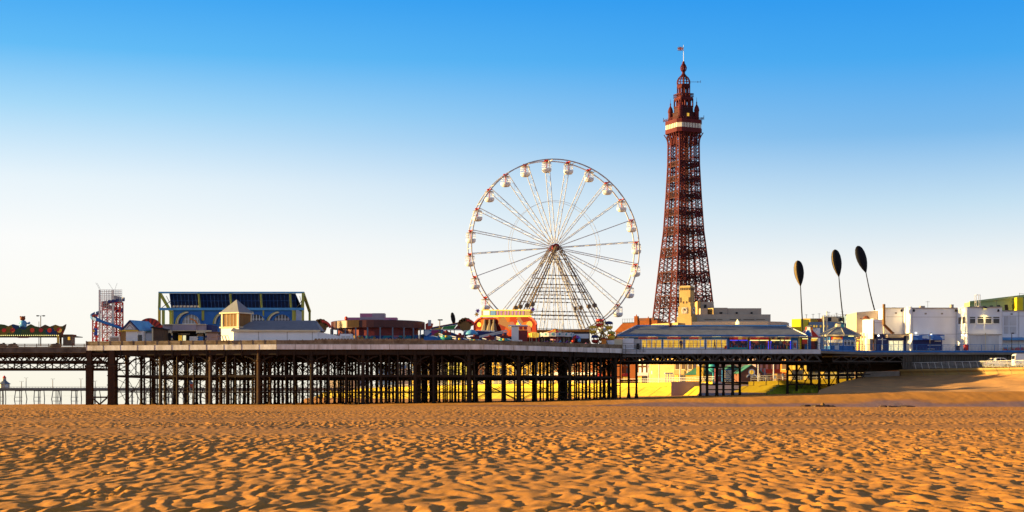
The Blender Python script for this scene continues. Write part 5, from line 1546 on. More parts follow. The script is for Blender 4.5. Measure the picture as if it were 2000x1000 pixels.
for i in range(n): a = 2 * PI * i / n; s.bar((c.x + 21.6 * k_ * math.cos(a), c.y + 21.6 * k_ * math.sin(a), Z(658, Y) - .003), (c.x + 21.6 * k_ * math.cos(a), c.y + 21.6 * k_ * math.sin(a), Z(660, Y)), .12)
s.build('fringe', M['pink_paint'], rk)
s = MB(); s.pbox(1584, 1596, 662, 666, Y - 1.5, .08); s.build('lit_sign', M['lit_window'], rk)
s = MB(); s.pbox(1567, 1578, 663, 672, Y - 1.6, .08); s.build('menu_board', M['red_paint'], rk)
s = MB(); s.pbox(1585, 1597, 660, 661.2, Y - 1.7, .1); s.build('strip_lamp', M['lamp_yellow'], rk)
s = MB(); s.pbox(1567, 1578, 661, 662.2, Y - 1.7, .1); s.build('strip_lamp', M['lamp_yellow'], rk)
for px in (1561, 1577.5, 1598): 
    s = MB(); s.pbox(px - .7, px + .7, 659, 683, Y - 1.65, .15); s.build('post', M['cream'], rk)

# octagonal blue kiosk, one corner towards the viewer
ok = thing('octagonal_kiosk', 'octagonal blue kiosk with grey hipped roof, cream eaves and lantern', 'kiosk', base_of(1641, 285))
Y = 286.5; c = Vector((X(1640, Y), Y, 0)); k_ = Y / F
RK = 32 * k_
s = MB(); s.lathe([(RK, ZD), (RK, Z(654, Y - 2))], c, 8); s.build('wall', M['blue_paint'], ok)
s = MB(); s.lathe([(42 * k_, Z(653.5, Y - 3)), (10.5 * k_, Z(639.5, Y))], c, 8); rf = s.build('roof', M['slate'], ok)
s = MB()
for i in range(8): a = 2 * PI * i / 8; s.bar((c.x + 42 * k_ * math.cos(a), c.y + 42 * k_ * math.sin(a), Z(653.5, Y - 3) + .04), (c.x + 10.5 * k_ * math.cos(a), c.y + 10.5 * k_ * math.sin(a), Z(639.5, Y) + .05), .14)
s.build('hip', M['cream'], rf)
s = MB(); s.lathe([(41 * k_, Z(656.5, Y - 3)), (42.3 * k_, Z(653.6, Y - 3))], c, 8); s.build('eaves_board', M['cream'], ok)
s = MB(); s.lathe([(9.5 * k_, Z(639.5, Y)), (9.5 * k_, Z(632.5, Y))], c, 8, slots=[1, 2, 1, 1, 0, 0, 2, 2]); s.build('lantern', [M['cream'], M['fascia_plain'], M['teal']], ok)
s = MB(); s.lathe([(11.5 * k_, Z(632.5, Y)), (.1, Z(628.5, Y))], c, 8); s.build('lantern_roof', M['slate'], ok)
ap = RK * math.cos(PI / 8); hwf = RK * math.sin(PI / 8)
def face_m(deg): return Matrix.Translation(c) @ Matrix.Rotation(R(deg + 90), 4, 'Z')      # local -y looks out of the face
def zk(py): return Z(py, Y - 3)
for deg, kind in ((-157.5, 'window'), (-112.5, 'door'), (-67.5, 'window'), (-22.5, 'panel')):
    FM = face_m(deg)
    s = MB(FM); s.box(-hwf * .9, hwf * .9, -ap - .06, -ap - .004, zk(663), zk(657.5)); s.build('sign_board', M['sign_art'] if kind == 'door' else M['blue_paint'], ok)
    if kind == 'panel':
        s = MB(FM); s.box(-hwf * .8, hwf * .8, -ap - .06, -ap - .004, ZD + .1, zk(664)); s.build('panel', M['fascia_plain'], ok); continue
    for q0, q1, kd_ in ((-.92, -.36, 'w'), (-.32, .32, 'd' if kind == 'door' else 'w'), (.36, .92, 'w')):
        z0 = ZD + .1 if kd_ == 'd' else zk(675)
        s = MB(FM); s.box(hwf * q0, hwf * q1, -ap - .09, -ap - .004, z0, zk(664)); f_ = s.build('door' if kd_ == 'd' else 'window_frame', M['white_paint'], ok)
        s = MB(FM); s.box(hwf * q0 + .09, hwf * q1 - .09, -ap - .12, -ap - .094, z0 + (1.0 if kd_ == 'd' else .1), zk(667.5)); s.box(hwf * q0 + .09, hwf * q1 - .09, -ap - .12, -ap - .094, zk(666.6), zk(664.8)); s.build('pane', M['glass_pale'] if deg < -100 else M['glass_grey'], f_)
for deg in (-180, -135, -90, -45):
    a = R(deg); q = (c.x + RK * 1.01 * math.cos(a), c.y + RK * 1.01 * math.sin(a))
    s = MB(); s.bar((*q, ZD), (*q, zk(657)), .16); s.build('corner_post', M['blue_paint'], ok)
FM = face_m(-67.5); s = MB(FM); s.box(-.55, .55, -ap - .9, -ap - .7, zk(657.5), zk(656.2)); s.build('strip_lamp', M['lamp_yellow'], ok)
for px, py0, lb in ((1609, 618, 'tall cream pole left of its slightly taller neighbour by the octagonal kiosk'), (1615, 610, 'tallest cream pole in front of the octagonal kiosk')):
    t = thing('flag_pole', lb, 'pole', P(px, 684, 275)); s = MB(); s.tube(P(px, 684, 275), P(px, py0, 275), .13, .09, 8); s.build('pole_shaft', M['cream'], t)
    s = MB(); s.lathe([(.08, 0), (.16, .08), (.08, .2)], P(px, py0, 275), 8); s.build('cap', M['steel_white'], t)

# ------------------------------------------------------------------ shore end: entrance building on the pier
eb = thing('entrance_building', 'large white flat-roofed entrance building with navy ground floor and angled bays at the right', 'building', (X(1830, 292), 292, ZD))
def plan_wall(name, pl, z0, py_top, mk, back=12, parent=None):
    """plan polyline of (px, Y) extruded from z0 up to the row py_top seen at its first point"""
    pts = [(X(p, y), y) for p, y in pl]
    zt = Z(py_top, pl[0][1])
    s = MB(); s.prism([(a, b, z0) for a, b in pts] + [(pts[-1][0], pts[-1][1] + back, z0), (pts[0][0], pts[0][1] + back, z0)], (0, 0, zt - z0))
    return s.build(name, M[mk], parent or eb)
plan_wall('wall', [(1705, 291.0), (1727, 291.0)], Z(652, 291), 624, 'white_wall', 6)
plan_wall('wall', [(1727.3, 292.0), (1765, 292.0), (1778, 286.5), (1781, 286.5)], Z(652.5, 292), 602, 'white_wall', 14)
plan_wall('ground_floor_wall', [(1712, 292.3), (1840, 292.3)], ZD, 652, 'navy', 3)
plan_wall('wall', [(1781.2, 288.0), (1869, 288.0), (1889, 282.9), (1890.5, 282.9)], ZD, 602, 'white_wall', 20)
plan_wall('wall', [(1890.8, 284.6), (1957, 284.6)], ZD, 600, 'white_wall', 16)
plan_wall('wall', [(1957.3, 288.2), (2090, 288.2)], ZD, 607.5, 'white_wall', 16)
for a, b, py, Y in ((1727, 1778, 602, 291.6), (1781, 1870, 602, 287.6), (1890, 1957.5, 600, 284.2), (1957.5, 2090, 607.5, 287.9)):
    s = MB(); s.box(X(a, Y), X(b, Y), Y - .05, Y + .6, Z(py, Y) + .003, Z(py - 1.2, Y)); s.build('parapet', M['render_grey'], eb)
# beige upper block and the sunlit left front
s = MB(); s.prism([P(1673, 660, 297), P(1673, 610, 297), P(1757, 603, 297), P(1757, 660, 297)], (0, 9, 0)); s.build('upper_block', M['stone_grey'], eb)
pl = [(1655, 309.0), (1668, 302.0), (1684, 297.0), (1705.5, 291.3)]
plan_wall('left_front', pl[:2], ZD, 622, 'white_paint', 1.0); plan_wall('left_front', pl[2:], ZD, 625, 'white_paint', 6)
lf = plan_wall('sign_panel', pl[1:3], ZD, 622, 'stone_cream', 4)
s = MB()
for py0, py1 in ((634, 639), (641.5, 646), (648, 653), (655, 659)):
    s.prism([P(1669.5, py1, 301.2), P(1683, py1, 297.0), P(1683, py0, 297.0), P(1669.5, py0, 301.2)], (0, -.08, 0))
s.build('sign_letters', M['white_paint'], lf)
for i, px in enumerate((1659, 1669, 1680, 1692)):
    Y = 306 - i * 4.2
    s = MB(); p = P(px, 625 - i * .8, Y); s.lathe([(.7, 0), (.55, .35), (.2, .55)], p, 8); s.build('roof_lamp', M['rust_pipe'], eb)
for px, Y in ((1672, 299), (1682, 296), (1687, 294.5), (1706, 290.8)):
    s = MB(); s.tube((X(px, Y), Y, ZD), (X(px, Y), Y, Z(650, Y)), .18, n=8); s.build('column', M['cream'], eb)
s = MB(); s.prism([P(1668, 660, 300), P(1685, 660, 296), P(1685, 656, 296), P(1668, 656, 300)], (0, -.8, 0)); s.build('door_canopy', M['dark_red'], eb)
s = MB(); s.prism([P(1671, 684, 300), P(1682, 684, 296.6), P(1682, 664, 296.6), P(1671, 664, 300)], (0, -.1, 0)); s.build('doorway', M['brown_dark'], eb)
s = MB(); s.prism([P(1673, 684, 299), P(1676, 684, 298.2), P(1676, 668, 298.2), P(1673, 668, 299)], (0, -.12, 0)); s.build('lit_opening', M['lit_window'], eb)
s = MB(); s.tube(P(1706.5, 684, 290), P(1706.5, 626, 290), .12, n=8); s.build('drain_pipe', M['rust_dark'], eb)
# chimney flue with its offset
fl_ = thing('chimney_flue', 'rusty chimney flue with a sloping offset running up the white wall', 'flue', P(1742, 652, 291.3))
s = MB(); Y = 290.6; s.tube(P(1726.5, 628, Y), P(1726.5, 594, Y), .27, n=10); s.tube(P(1726.5, 634, Y), P(1726.5, 627, Y), .3, n=10); s.build('upright', M['timber'], fl_)
s = MB(); s.tube(P(1726.5, 634, Y), P(1743, 650.5, Y), .26, n=10); s.lathe([(.38, 0), (.38, .3)], P(1743, 652, Y), 10); s.build('offset_pipe', M['rust_dark'], fl_)
s = MB(); s.tube(P(1726.5, 652, Y + .2), P(1726.5, 635, Y + .2), .1, n=6); s.build('support', M['cream'], fl_)
# navy ground floor: doors, canopy, blue awning
s = MB(); s.pbox(1736, 1764, 665.5, 684.5, 292.1, .15); gd = s.build('glazed_door', M['lit_cream'], eb)
s = MB()
for px in (1736, 1745.5, 1755, 1764): s.pbox(px - .7, px + .7, 665, 684.5, 292.0, .09)
s.pbox(1735.5, 1764.5, 664.8, 666, 291.98, .1); s.build('frame', M['white_paint'], gd)
s = MB(); s.pbox(1733, 1800, 653.5, 655.5, 290, 2.2); s.pbox(1733, 1765, 655.6, 659, 290.2, 2); s.build('canopy', M['stone_grey'], eb)
s = MB(); s.prism([P(1784, 657, 286.5), P(1845, 657, 286.5), P(1845, 654.5, 287.9), P(1784, 654.5, 287.9)], (0, 0, .12)); s.prism([P(1784, 664, 286.45), P(1845, 664, 286.45), P(1845, 657, 286.45), P(1784, 657, 286.45)], (0, .1, 0)); s.build('awning', M['banner_art'], eb)
s = MB(); s.pbox(1783, 1840, 664, 684, 287.8, .15); s.build('shopfront', M['navy'], eb)
s = MB(); s.pbox(1812, 1838, 673.5, 674.6, 287.6, .12); s.pbox(1812, 1826, 681, 682.2, 287.6, .12); s.pbox(1826, 1838, 665.5, 667, 287.6, .12); s.build('white_bar', M['white_paint'], eb)
s = MB(); s.pbox(1699, 1711, 661.5, 684, 290.2, 1.8); s.build('grey_panel', M['render_grey'], eb)
s = MB(); s.pbox(1722.7, 1724.3, 660, 684, 289.5, .12); s.pbox(1715.5, 1731, 662.5, 663.8, 289.5, .12); s.build('cross_shaped_post', M['fascia_plain'], eb)
for px, py, Y in ((1716, 655.5, 291), (1789, 650.5, 287), (1818.5, 652, 287), (1886, 655.5, 281.8), (1880, 654.5, 284)):
    s = MB(); s.lathe([(.05, -.16), (.2, -.05), (.2, .08), (.06, .16)], P(px, py, Y), 8); s.build('wall_lamp', M['lamp_white'], eb)
for px in (1785, 1867, 1761, 1950):
    s = MB(); Y = 287.4 if px < 1900 else 284; s.lathe([(.1, .1), (.22, -.1), (.2, -.35), (.05, -.4)], P(px, 605, Y), 8); s.build('camera_dome', M['black'], eb)
# windows of the right bay
for px0, px1 in ((1894.5, 1905), (1909.5, 1921), (1925, 1936.5), (1940, 1952)):
    s = MB(); s.pbox(px0, px1, 619, 631.5, 284.54, .05); w_ = s.build('window', M['glass_grey'], eb)
    s = MB(); s.pbox(px0 - .8, px1 + .8, 617.6, 619, 284.48, .1); s.pbox(px0 - .8, px1 + .8, 631.5, 632.8, 284.4, .18); s.pbox(px0 - .8, px0, 619, 631.5, 284.48, .1); s.pbox(px1, px1 + .8, 619, 631.5, 284.48, .1); s.pbox(px0, px1, 621.4, 622.6, 284.47, .06); s.build('frame', M['white_paint'], w_)
for t0, t1 in ((.16, .42), (.56, .84)):
    a, b = Vector((X(1869, 288), 288, 0)), Vector((X(1889, 282.9), 282.9, 0)); n_ = Vector((b.y - a.y, -(b.x - a.x), 0)).normalized()
    if n_.y > 0: n_ = -n_
    p, q = a.lerp(b, t0) + n_ * .05, a.lerp(b, t1) + n_ * .05
    z0, z1 = Z(632, 285), Z(619, 285)
    s = MB(); s.prism([(p.x, p.y, z0), (q.x, q.y, z0), (q.x, q.y, z1), (p.x, p.y, z1)], -n_ * .045); s.build('window', M['glass_grey'], eb)
s = MB(); s.box(X(1891, 284), X(1957, 284), 284.3, 284.58, Z(654, 284), Z(653, 284)); s.build('string_course', M['render_grey'], eb)
for a, b in ((1894, 1923.5), (1926.5, 1951)):
    s = MB(); s.pbox(a, b, 654.5, 684, 284.52, .06); s.build('roller_shutter', M['lavender'] if False else M['fascia_plain'], eb)
for px in (1925, 1883):
    s = MB(); s.bar(P(px, 684, 283.9), P(px, 650, 283.9), .12); s.build('drain_pipe', M['cream'], eb)
s = MB(); s.pbox(1961, 1970, 618, 636, 288.15, .04); s.pbox(1972, 1985, 618, 636, 288.15, .04); s.pbox(1961, 1970, 637.5, 652, 288.15, .04); s.pbox(1972, 1985, 637.5, 652, 288.15, .04); s.build('wall_panel', M['fascia_plain'], eb)
s = MB(); s.prism([P(1957.6, 664.5, 286.6), P(2040, 664.5, 286.6), P(2040, 660, 288.1), P(1957.6, 660, 288.1)], (0, -.05, .1)); s.build('awning', M['sky_blue'], eb)
# panel joints, vents, downpipes and roof clutter of the plain white walls
for a_, b_, py, Y in ((1781, 1869, 619, 287.98), (1728, 1764, 618.5, 291.98), (1705.5, 1726.5, 630, 290.98), (1958, 2060, 617, 288.18)):
    s = MB(); s.pbox(a_, b_, py, py + .5, Y - .025, .02); s.build('panel_joint', M['render_grey'], eb)
for px, py0, py1, Y in ((1764.3, 604, 652, 291.9), (1782.3, 604, 684, 287.9), (1867.5, 606, 684, 287.9), (1957.2, 609, 684, 284.3), (1990, 609, 684, 288.1)):
    s = MB(); s.bar(P(px, py1, Y), P(px, py0, Y), .1); s.build('downpipe', M['fascia_plain'], eb)
for px, py, Y in ((1806, 611, 287.95), (1838, 611, 287.95), (1748, 610, 291.95), (1974, 612, 288.15)):
    s = MB(); s.pbox(px, px + 4, py, py + 3, Y - .04, .035); s.build('vent', M['render_grey'], eb)
for px, w_, h_, Y in ((1798, 9, 2.2, 296), (1830, 14, 1.4, 300), (1858, 5, 3, 294), (1742, 8, 1.8, 300), (1912, 7, 1.6, 294)):
    s = MB(); z_ = Z(602, 288) if px < 1890 else Z(600, 284.6); x_ = X(px, Y); s.box(x_, x_ + w_ * .095, Y, Y + 1.2, z_, z_ + h_ * .19 + .5); s.build('roof_unit', M['render_grey'], eb)
for px, Y in ((1812, 292), (1946, 288)):
    s = MB(); z_ = Z(602, 288); s.bar((X(px, Y), Y, z_), (X(px, Y), Y, z_ + 1.6), .05); s.bar((X(px, Y) - .4, Y, z_ + 1.45), (X(px, Y) + .4, Y, z_ + 1.45), .04); s.build('aerial', M['steel_dark'], eb)
s = MB(); s.bar(P(1783, 653.6, 286.3), P(1868, 652.5, 286.3), .035); s.bar(P(1868, 652.5, 286.3), P(1890, 651, 282.6), .035); s.bar(P(1890, 651, 282.6), P(1957, 653, 284), .035); s.build('festoon_cable', M['black'], eb)
# lit wall lamp that washes the wall with yellow light
s = MB(); p = P(1924, 603, 284.0); s.lathe([(.42, 0), (.42, .2), (.3, .3)], p, 10); lp_ = s.build('flood_lamp', M['black'], eb)
s = MB(); s.lathe([(.3, -.06), (.36, -.005)], p, 10); s.build('bulb', M['lamp_yellow'], lp_)
ll = bpy.data.lights.new('flood_lamp_light', 'SPOT'); ll.energy = 260; ll.color = (1, .72, .2); ll.spot_size = R(110); ll.spot_blend = .8; ll.shadow_soft_size = .15
lo = bpy.data.objects.new('flood_lamp_light', ll); col.objects.link(lo); lo.location = (p.x, p.y - .1, p.z - .12); lo.rotation_euler = (R(-14), 0, 0)
booth('bin_store', 'small grey bin standing on the deck by the white bay', 'bin', 1868, 1875, 676, 684, 283, .8, 'steel_dark', 'black', rh=.08)
s = MB(); p = P(1887, 684, 282.6); s.lathe([(.42, 0), (.48, .1), (.48, .8), (.42, 1.0), (.15, 1.12)], p, 12); tag(s.build('litter_bin', M['red_paint'], smooth=True), 'round red litter bin on the deck by the angled white bay', 'litter bin')
s = MB(); s.pbox(1962, 2010, 678.5, 684, 283.2, 1.2); tag(s.build('souvenir_display', M['toy_art']), 'long low counter of colourful goods at the right edge of the deck', 'counter')
for k, (px, lb) in enumerate(((1816.5, 'thin lamp standard rising before the navy shopfront'), (1976, 'thin lamp standard before the right-hand white wall'))):
    lamp_post('deck_lamp', lb, px, 651, 684, 282.6, (.2,), 'steel_dark', .06)

# green building with yellow chimney behind the white one
gbd = thing('green_building', 'pale green sloping-roofed building with dark slanted openings, behind the white bays', 'building', (X(1960, 335), 335, 6))
Y = 330.0
s = MB(); s.prism([(X(1894, Y), Y, 6), P(1894, 590, Y), P(2080, 568, Y), (X(2080, Y), Y, 6)], (0, 4, 0)); s.build('wall', M['green_pale'], gbd)
s = MB(); s.prism([P(1893, 592, Y), P(1893, 588.5, Y), P(2080, 566, Y), P(2080, 572, Y)], (0, -.5, 0)); s.build('fascia', M['green_pale'], gbd)
for a in (1920, 1934, 1948, 1963, 1978, 2002):
    w = 7; s = MB(); y0 = 606; y1 = 595 - (a - 1960) * .06
    s.prism([P(a, y0, Y - .03), P(a + w, y0, Y - .03), P(a + w - 2, y1, Y - .03), P(a - 1, y1 + .5, Y - .03)], (0, .025, 0)); s.build('opening', M['black'], gbd)
s = MB(); s.pbox(1986, 1998, 581, 610, Y - 2.2, 2.1); s.build('chimney', M['yellow_bright'], gbd)
s = MB(); frame_tower(s, X(1905.5, 325), X(1913, 325), 324.5, 325.5, Z(604, 325), Z(576, 325), 1.2, .06, False); s.build('ladder_cage', M['steel_white'], gbd)
s = MB(); s.bar(P(1991, 582, 328), P(1991, 572, 328), .07); s.bar(P(1991, 573, 328), P(2004, 574, 328), .05); s.build('antenna', M['steel_dark'], gbd)

# ------------------------------------------------------------------ sea defence on the right
zw0, zw1 = 6.3, 6.5
def wl(t):    # wall line from its left end towards and past the right edge
    pts = [(X(1757, 285), 285.0), (80.0, 273.5), (X(2000, 262), 262.0), (97.0, 247.0), (108, 225)]
    f = t * (len(pts) - 1); i = min(int(f), len(pts) - 2); f -= i
    return Vector((pts[i][0] + (pts[i + 1][0] - pts[i][0]) * f, pts[i][1] + (pts[i + 1][1] - pts[i][1]) * f, 0))
NW = 40
seaw = thing('sea_wall', 'curved concrete sea wall with rounded overhanging top, right of the pier', 'sea wall', (80, 273, 4.5))
prof = [(-.1, 4.2), (.15, 4.9), (.35, 5.3), (.2, 5.75), (-.25, 6.1), (-.3, 6.4), (.2, 6.45), (1.2, 6.45), (1.2, 4.2)]
s = MB(); vs = []; fs = []
for i in range(NW + 1):
    p = wl(i / NW); q = wl(min(1, i / NW + .01)) - wl(max(0, i / NW - .01)); n_ = Vector((-q.y, q.x, 0)).normalized()
    if n_.x < 0: n_ = -n_
    for o_, z in prof: vs.append((p.x + n_.x * o_, p.y + n_.y * o_, z))
k = len(prof)
for i in range(NW):
    for j in range(k): fs.append((i * k + j, i * k + (j + 1) % k, (i + 1) * k + (j + 1) % k, (i + 1) * k + j))
fs.append(tuple(range(k))); fs.append(tuple(range(NW * k, NW * k + k)))
s.add(vs, fs); s.build('wall', M['wall_buff'], seaw)
s = MB()
for i in range(0, NW, 2):
    p = wl(i / NW); q = wl(min(1, i / NW + .01)) - wl(max(0, i / NW - .01)); n_ = Vector((-q.y, q.x, 0)).normalized()
    if n_.x < 0: n_ = -n_
    for (o0, z0), (o1, z1) in zip(prof[:5], prof[1:6]): s.bar((p.x + n_.x * (o0 - .02), p.y + n_.y * (o0 - .02), z0), (p.x + n_.x * (o1 - .02), p.y + n_.y * (o1 - .02), z1), .045)
s.build('joint', M['concrete'], seaw)
# sloping apron below it
NA = 30
def foot(t):
    pts = [(X(1592, 247), 247.0, 1.75), (68, 246.5, 2.05), (X(2000, 244), 244.0, 2.3), (95, 235, 2.4), (108, 215, 2.4)]
    f = t * (len(pts) - 1); i = min(int(f), len(pts) - 2); f -= i
    return Vector([pts[i][c_] + (pts[i + 1][c_] - pts[i][c_]) * f for c_ in range(3)])
tops = [(X(1600, 262), 262.0, 2.5), (X(1648, 275), 275.0, 4.1), (X(1688, 285), 285, 5.05), (X(1757, 285.1), 285.1, 5.25)]
def topl(t):
    if t < .4:
        f = t / .4 * 3; i = min(int(f), 2); f -= i
        return Vector([tops[i][c_] + (tops[i + 1][c_] - tops[i][c_]) * f for c_ in range(3)])
    p = wl((t - .4) / .6); return Vector((p.x, p.y, 5.25))
def footl(t): return foot(t * .9 if t < .4 else .36 + (t - .4) / .6 * .64)
vs = []; fs = []
NB_ = 14
for i in range(NA * 2 + 1):
    t = i / (NA * 2); a, b = footl(t), topl(t)
    a = a + Vector((0, -1.5, -.45))
    for j in range(NB_ + 1):
        p = a.lerp(b, j / NB_); vs.append((p.x, p.y, p.z + .12 * math.sin(i * .7 + j) * math.sin(j * .9) * (1 if 0 < j < NB_ else 0)))
for i in range(NA * 2):
    for j in range(NB_): fs.append((i * (NB_ + 1) + j, (i + 1) * (NB_ + 1) + j, (i + 1) * (NB_ + 1) + j + 1, i * (NB_ + 1) + j + 1))
s = MB(); s.add(vs, fs)
defm('apron_sand', (0.64, 0.34, 0.12), 0.9, 0.2, 0.35, bump=0.25, stain=(0.46, 0.25, 0.10))
o = s.build('sea_defence_slope', M['apron_sand'], smooth=True); tag(o, kind='structure')
lwk = thing('kerb_wall', 'low grey concrete kerb wall where slope meets the dark pier underside', 'wall', P(1720, 732, 284.8))
s = MB(); s.prism([P(1683, 736, 284.6), P(1690, 727.5, 284.6), P(1757, 725.5, 284.6), P(1757, 735, 284.6)], (0, .8, 0)); s.build('wall', M['concrete'], lwk)
s = MB(); s.prism([P(1689, 727.5, 284.5), P(1690, 726.5, 284.5), P(1757, 724.5, 284.5), P(1757, 725.5, 284.5)], (0, 1.0, 0)); s.build('coping', M['stone_grey'], lwk)
# promenade behind the wall, and the town's promenade beyond the pier
s = MB(); pts = [wl(i / NW) for i in range(NW + 1)]
s.add([(p.x + .8, p.y + .3, 6.42) for p in pts] + [(400, 225, 6.42), (400, 330, 6.42), (X(1757, 285) + .8, 330, 6.42)], [tuple(range(NW + 4))]); tag(s.build('promenade', M['paving']), kind='structure')
# railing on the wall
rl_ = thing('promenade_railing', 'long silver promenade railing with leaning posts on top of the sea wall', 'railing', (80, 274, 6.45))
s = MB(); pts = [wl(i / 60 * .86) for i in range(61)]
for o_, z, w in ((-.12, 7.62, .08), (-.04, 7.35, .04), (.04, 7.12, .04), (.12, 6.89, .04), (.18, 6.66, .04)):
    s.poly([(p.x + .5 + o_, p.y + .3, z) for p in pts], w)
s.build('rail', M['steel_white'], rl_)
for i in range(0, 61, 2):
    p = pts[i]; s = MB(); s.bar((p.x + .72, p.y + .3, 6.44), (p.x + .40, p.y + .3, 7.6), .06, .08); s.build('post', M['steel_white'], rl_)

# vehicles
def wheel_part(px_, y, z, r, parent):
    s = MB(); s.tube((px_, y - .11, z), (px_, y + .11, z), r, n=18); w_ = s.build('wheel', M['rubber'], parent)
    s = MB(); s.tube((px_, y - .13, z), (px_, y + .13, z), r * .6, n=14); s.build('rim', M['steel_white'], w_)
def body_poly(side, x0, y, z, th):
    return [(x0 + a, y, z + b) for a, b in side], (0, th, 0)
Yv = 270.0; x0 = X(1926.5, Yv); z0 = 6.42 + .0
pk = thing('pickup_truck', 'white double-cab pickup truck with roll bar parked behind the promenade railing', 'pickup truck', (x0 + 2.4, Yv, z0))
s = MB(); s.prism(*body_poly([(0, .45), (.02, 1.12), (1.6, 1.12), (1.65, 1.2), (4.1, 1.18), (4.85, 1.02), (4.95, .6), (4.9, .38), (4.35, .36), (4.2, .62), (3.75, .75), (3.35, .62), (3.2, .36), (1.55, .36), (1.4, .62), (1.0, .75), (.6, .62), (.45, .42)], x0, Yv, z0, 1.8)); s.build('body', M['car_white'], pk)
s = MB(); s.prism(*body_poly([(1.62, 1.2), (1.8, 1.76), (2.1, 1.84), (3.05, 1.82), (3.35, 1.74), (4.05, 1.2)], x0, Yv + .1, z0, 1.6)); cb = s.build('cab', M['car_white'], pk)
for sd in ([(1.85, 1.24), (1.95, 1.68), (2.45, 1.72), (2.5, 1.24)], [(2.62, 1.24), (2.6, 1.72), (3.15, 1.69), (3.65, 1.24)]):
    s = MB(); s.prism(*body_poly(sd, x0, Yv + .06, z0, .05)); s.build('window', M['glass_dark'], cb)
s = MB(); s.prism([(x0 + 3.42, Yv + .25, z0 + 1.74), (x0 + 4.06, Yv + .25, z0 + 1.24), (x0 + 4.06, Yv + 1.55, z0 + 1.24), (x0 + 3.42, Yv + 1.55, z0 + 1.74)], (.05, 0, .04)); s.build('windscreen', M['glass_dark'], cb)
s = MB()
for yy in (Yv + .12, Yv + 1.6): s.poly([(x0 + .5, yy, z0 + 1.15), (x0 + 1.1, yy, z0 + 1.72), (x0 + 1.6, yy, z0 + 1.74)], .08)
s.bar((x0 + 1.1, Yv + .12, z0 + 1.72), (x0 + 1.1, Yv + 1.6, z0 + 1.72), .08); s.build('roll_bar', M['steel_white'], pk)
s = MB(); s.box(x0 + 4.84, x0 + 4.97, Yv + .1, Yv + .5, z0 + .75, z0 + .95); s.build('headlight', M['lamp_white'] if False else M['fascia_plain'], pk)
s = MB(); s.box(x0 - .02, x0 + .06, Yv + .02, Yv + .2, z0 + .75, z0 + 1.05); s.build('tail_light', M['red_paint'], pk)
for wx_ in (1.0, 3.77):
    for yy in (Yv + .1, Yv + 1.7): wheel_part(x0 + wx_, yy, z0 + .37, .37, pk)
Yv = 266.0; x0 = X(1983, Yv)
vn = thing('van', 'tall white van at the right edge, half out of the photo, behind the railing', 'van', (x0 + 2.6, Yv, z0))
s = MB(); s.prism(*body_poly([(0, .4), (0, 2.0), (.12, 2.32), (.35, 2.45), (3.9, 2.45), (4.3, 2.2), (4.75, 1.45), (5.4, 1.2), (5.55, .45), (4.95, .36), (4.8, .62), (4.45, .75), (4.1, .62), (3.95, .36), (1.5, .36), (1.35, .62), (1.0, .75), (.65, .62), (.5, .38)], x0, Yv, z0, 2.0)); bd = s.build('body', M['car_white'], vn)
s = MB(); s.prism(*body_poly([(3.6, 1.35), (3.65, 2.05), (4.15, 2.05), (4.5, 1.4)], x0, Yv - .03, z0, .03)); s.build('window', M['glass_dark'], vn)
s = MB(); s.box(x0 - .04, x0 + .02, Yv + .2, Yv + 1.8, z0 + 1.5, z0 + 2.1); s.build('rear_window', M['glass_dark'], vn)
s = MB(); s.box(x0 - .04, x0 + .02, Yv + .03, Yv + .18, z0 + .8, z0 + 1.5); s.build('tail_light', M['red_paint'], vn)
for wx_ in (1.0, 4.45):
    for yy in (Yv + .1, Yv + 1.9): wheel_part(x0 + wx_, yy, z0 + .38, .38, vn)

# ------------------------------------------------------------------ beach beyond the pier: sea wall, slipway, weedy steps
def ribbon(name, pts, mk, label=None, cat=None, cap=None, lip=None):
    """battered wall: pts = (x, y, z_base, z_top, batter)"""
    t = thing(name, label, cat, (pts[0][0], pts[0][1], pts[0][2]))
    s = MB(); vs = []; fs = []
    for x, y, a, b, o_ in pts: vs += [(x - o_, y - o_ * .25, a), (x - o_ * .25, y - o_ * .06, a + (b - a) * .72), (x, y, a + (b - a) * .74), (x, y, b), (x + 1.2, y, b)]
    for i in range(len(pts) - 1):
        for j in range(4): fs.append((i * 5 + j, (i + 1) * 5 + j, (i + 1) * 5 + j + 1, i * 5 + j + 1))
    s.add(vs, fs); w__ = s.build('wall', M[mk], t)
    for (x, y, a, b, o_), (x2, y2, a2, b2_, o2) in list(zip(pts[:-1], pts[1:]))[:4]:
        for f in (.1, .35, .6, .85):
            g = lambda u, v: u + (v - u) * f
            s = MB(); X_, Y_, A_, B_, O_ = g(x, x2), g(y, y2), g(a, a2), g(b, b2_), g(o_, o2)
            s.poly([(X_ - O_ - .02, Y_ - O_ * .25, A_), (X_ - O_ * .25 - .02, Y_ - O_ * .06, A_ + (B_ - A_) * .72), (X_ - .02, Y_, A_ + (B_ - A_) * .75), (X_ - .02, Y_, B_)], .07); s.build('joint', M['wall_buff'], w__)
    s = MB()
    for (x, y, a, b, o_), (x2, y2, a2, b2_, o2) in zip(pts[:-1], pts[1:]):
        d = math.hypot(x2 - x, y2 - y); n = max(1, int(d / 2.5))
        for i in range(n): f = i / n; p = (x + (x2 - x) * f + .5, y + (y2 - y) * f, b + (b2_ - b) * f); s.bar(p, (p[0], p[1], p[2] + 1.15), .09)
        for h_ in (1.13, .75, .4): s.bar((x + .5, y, b + h_), (x2 + .5, y2, b2_ + h_), .07)
    s.build('railing', M['steel_white'], t)
    return t
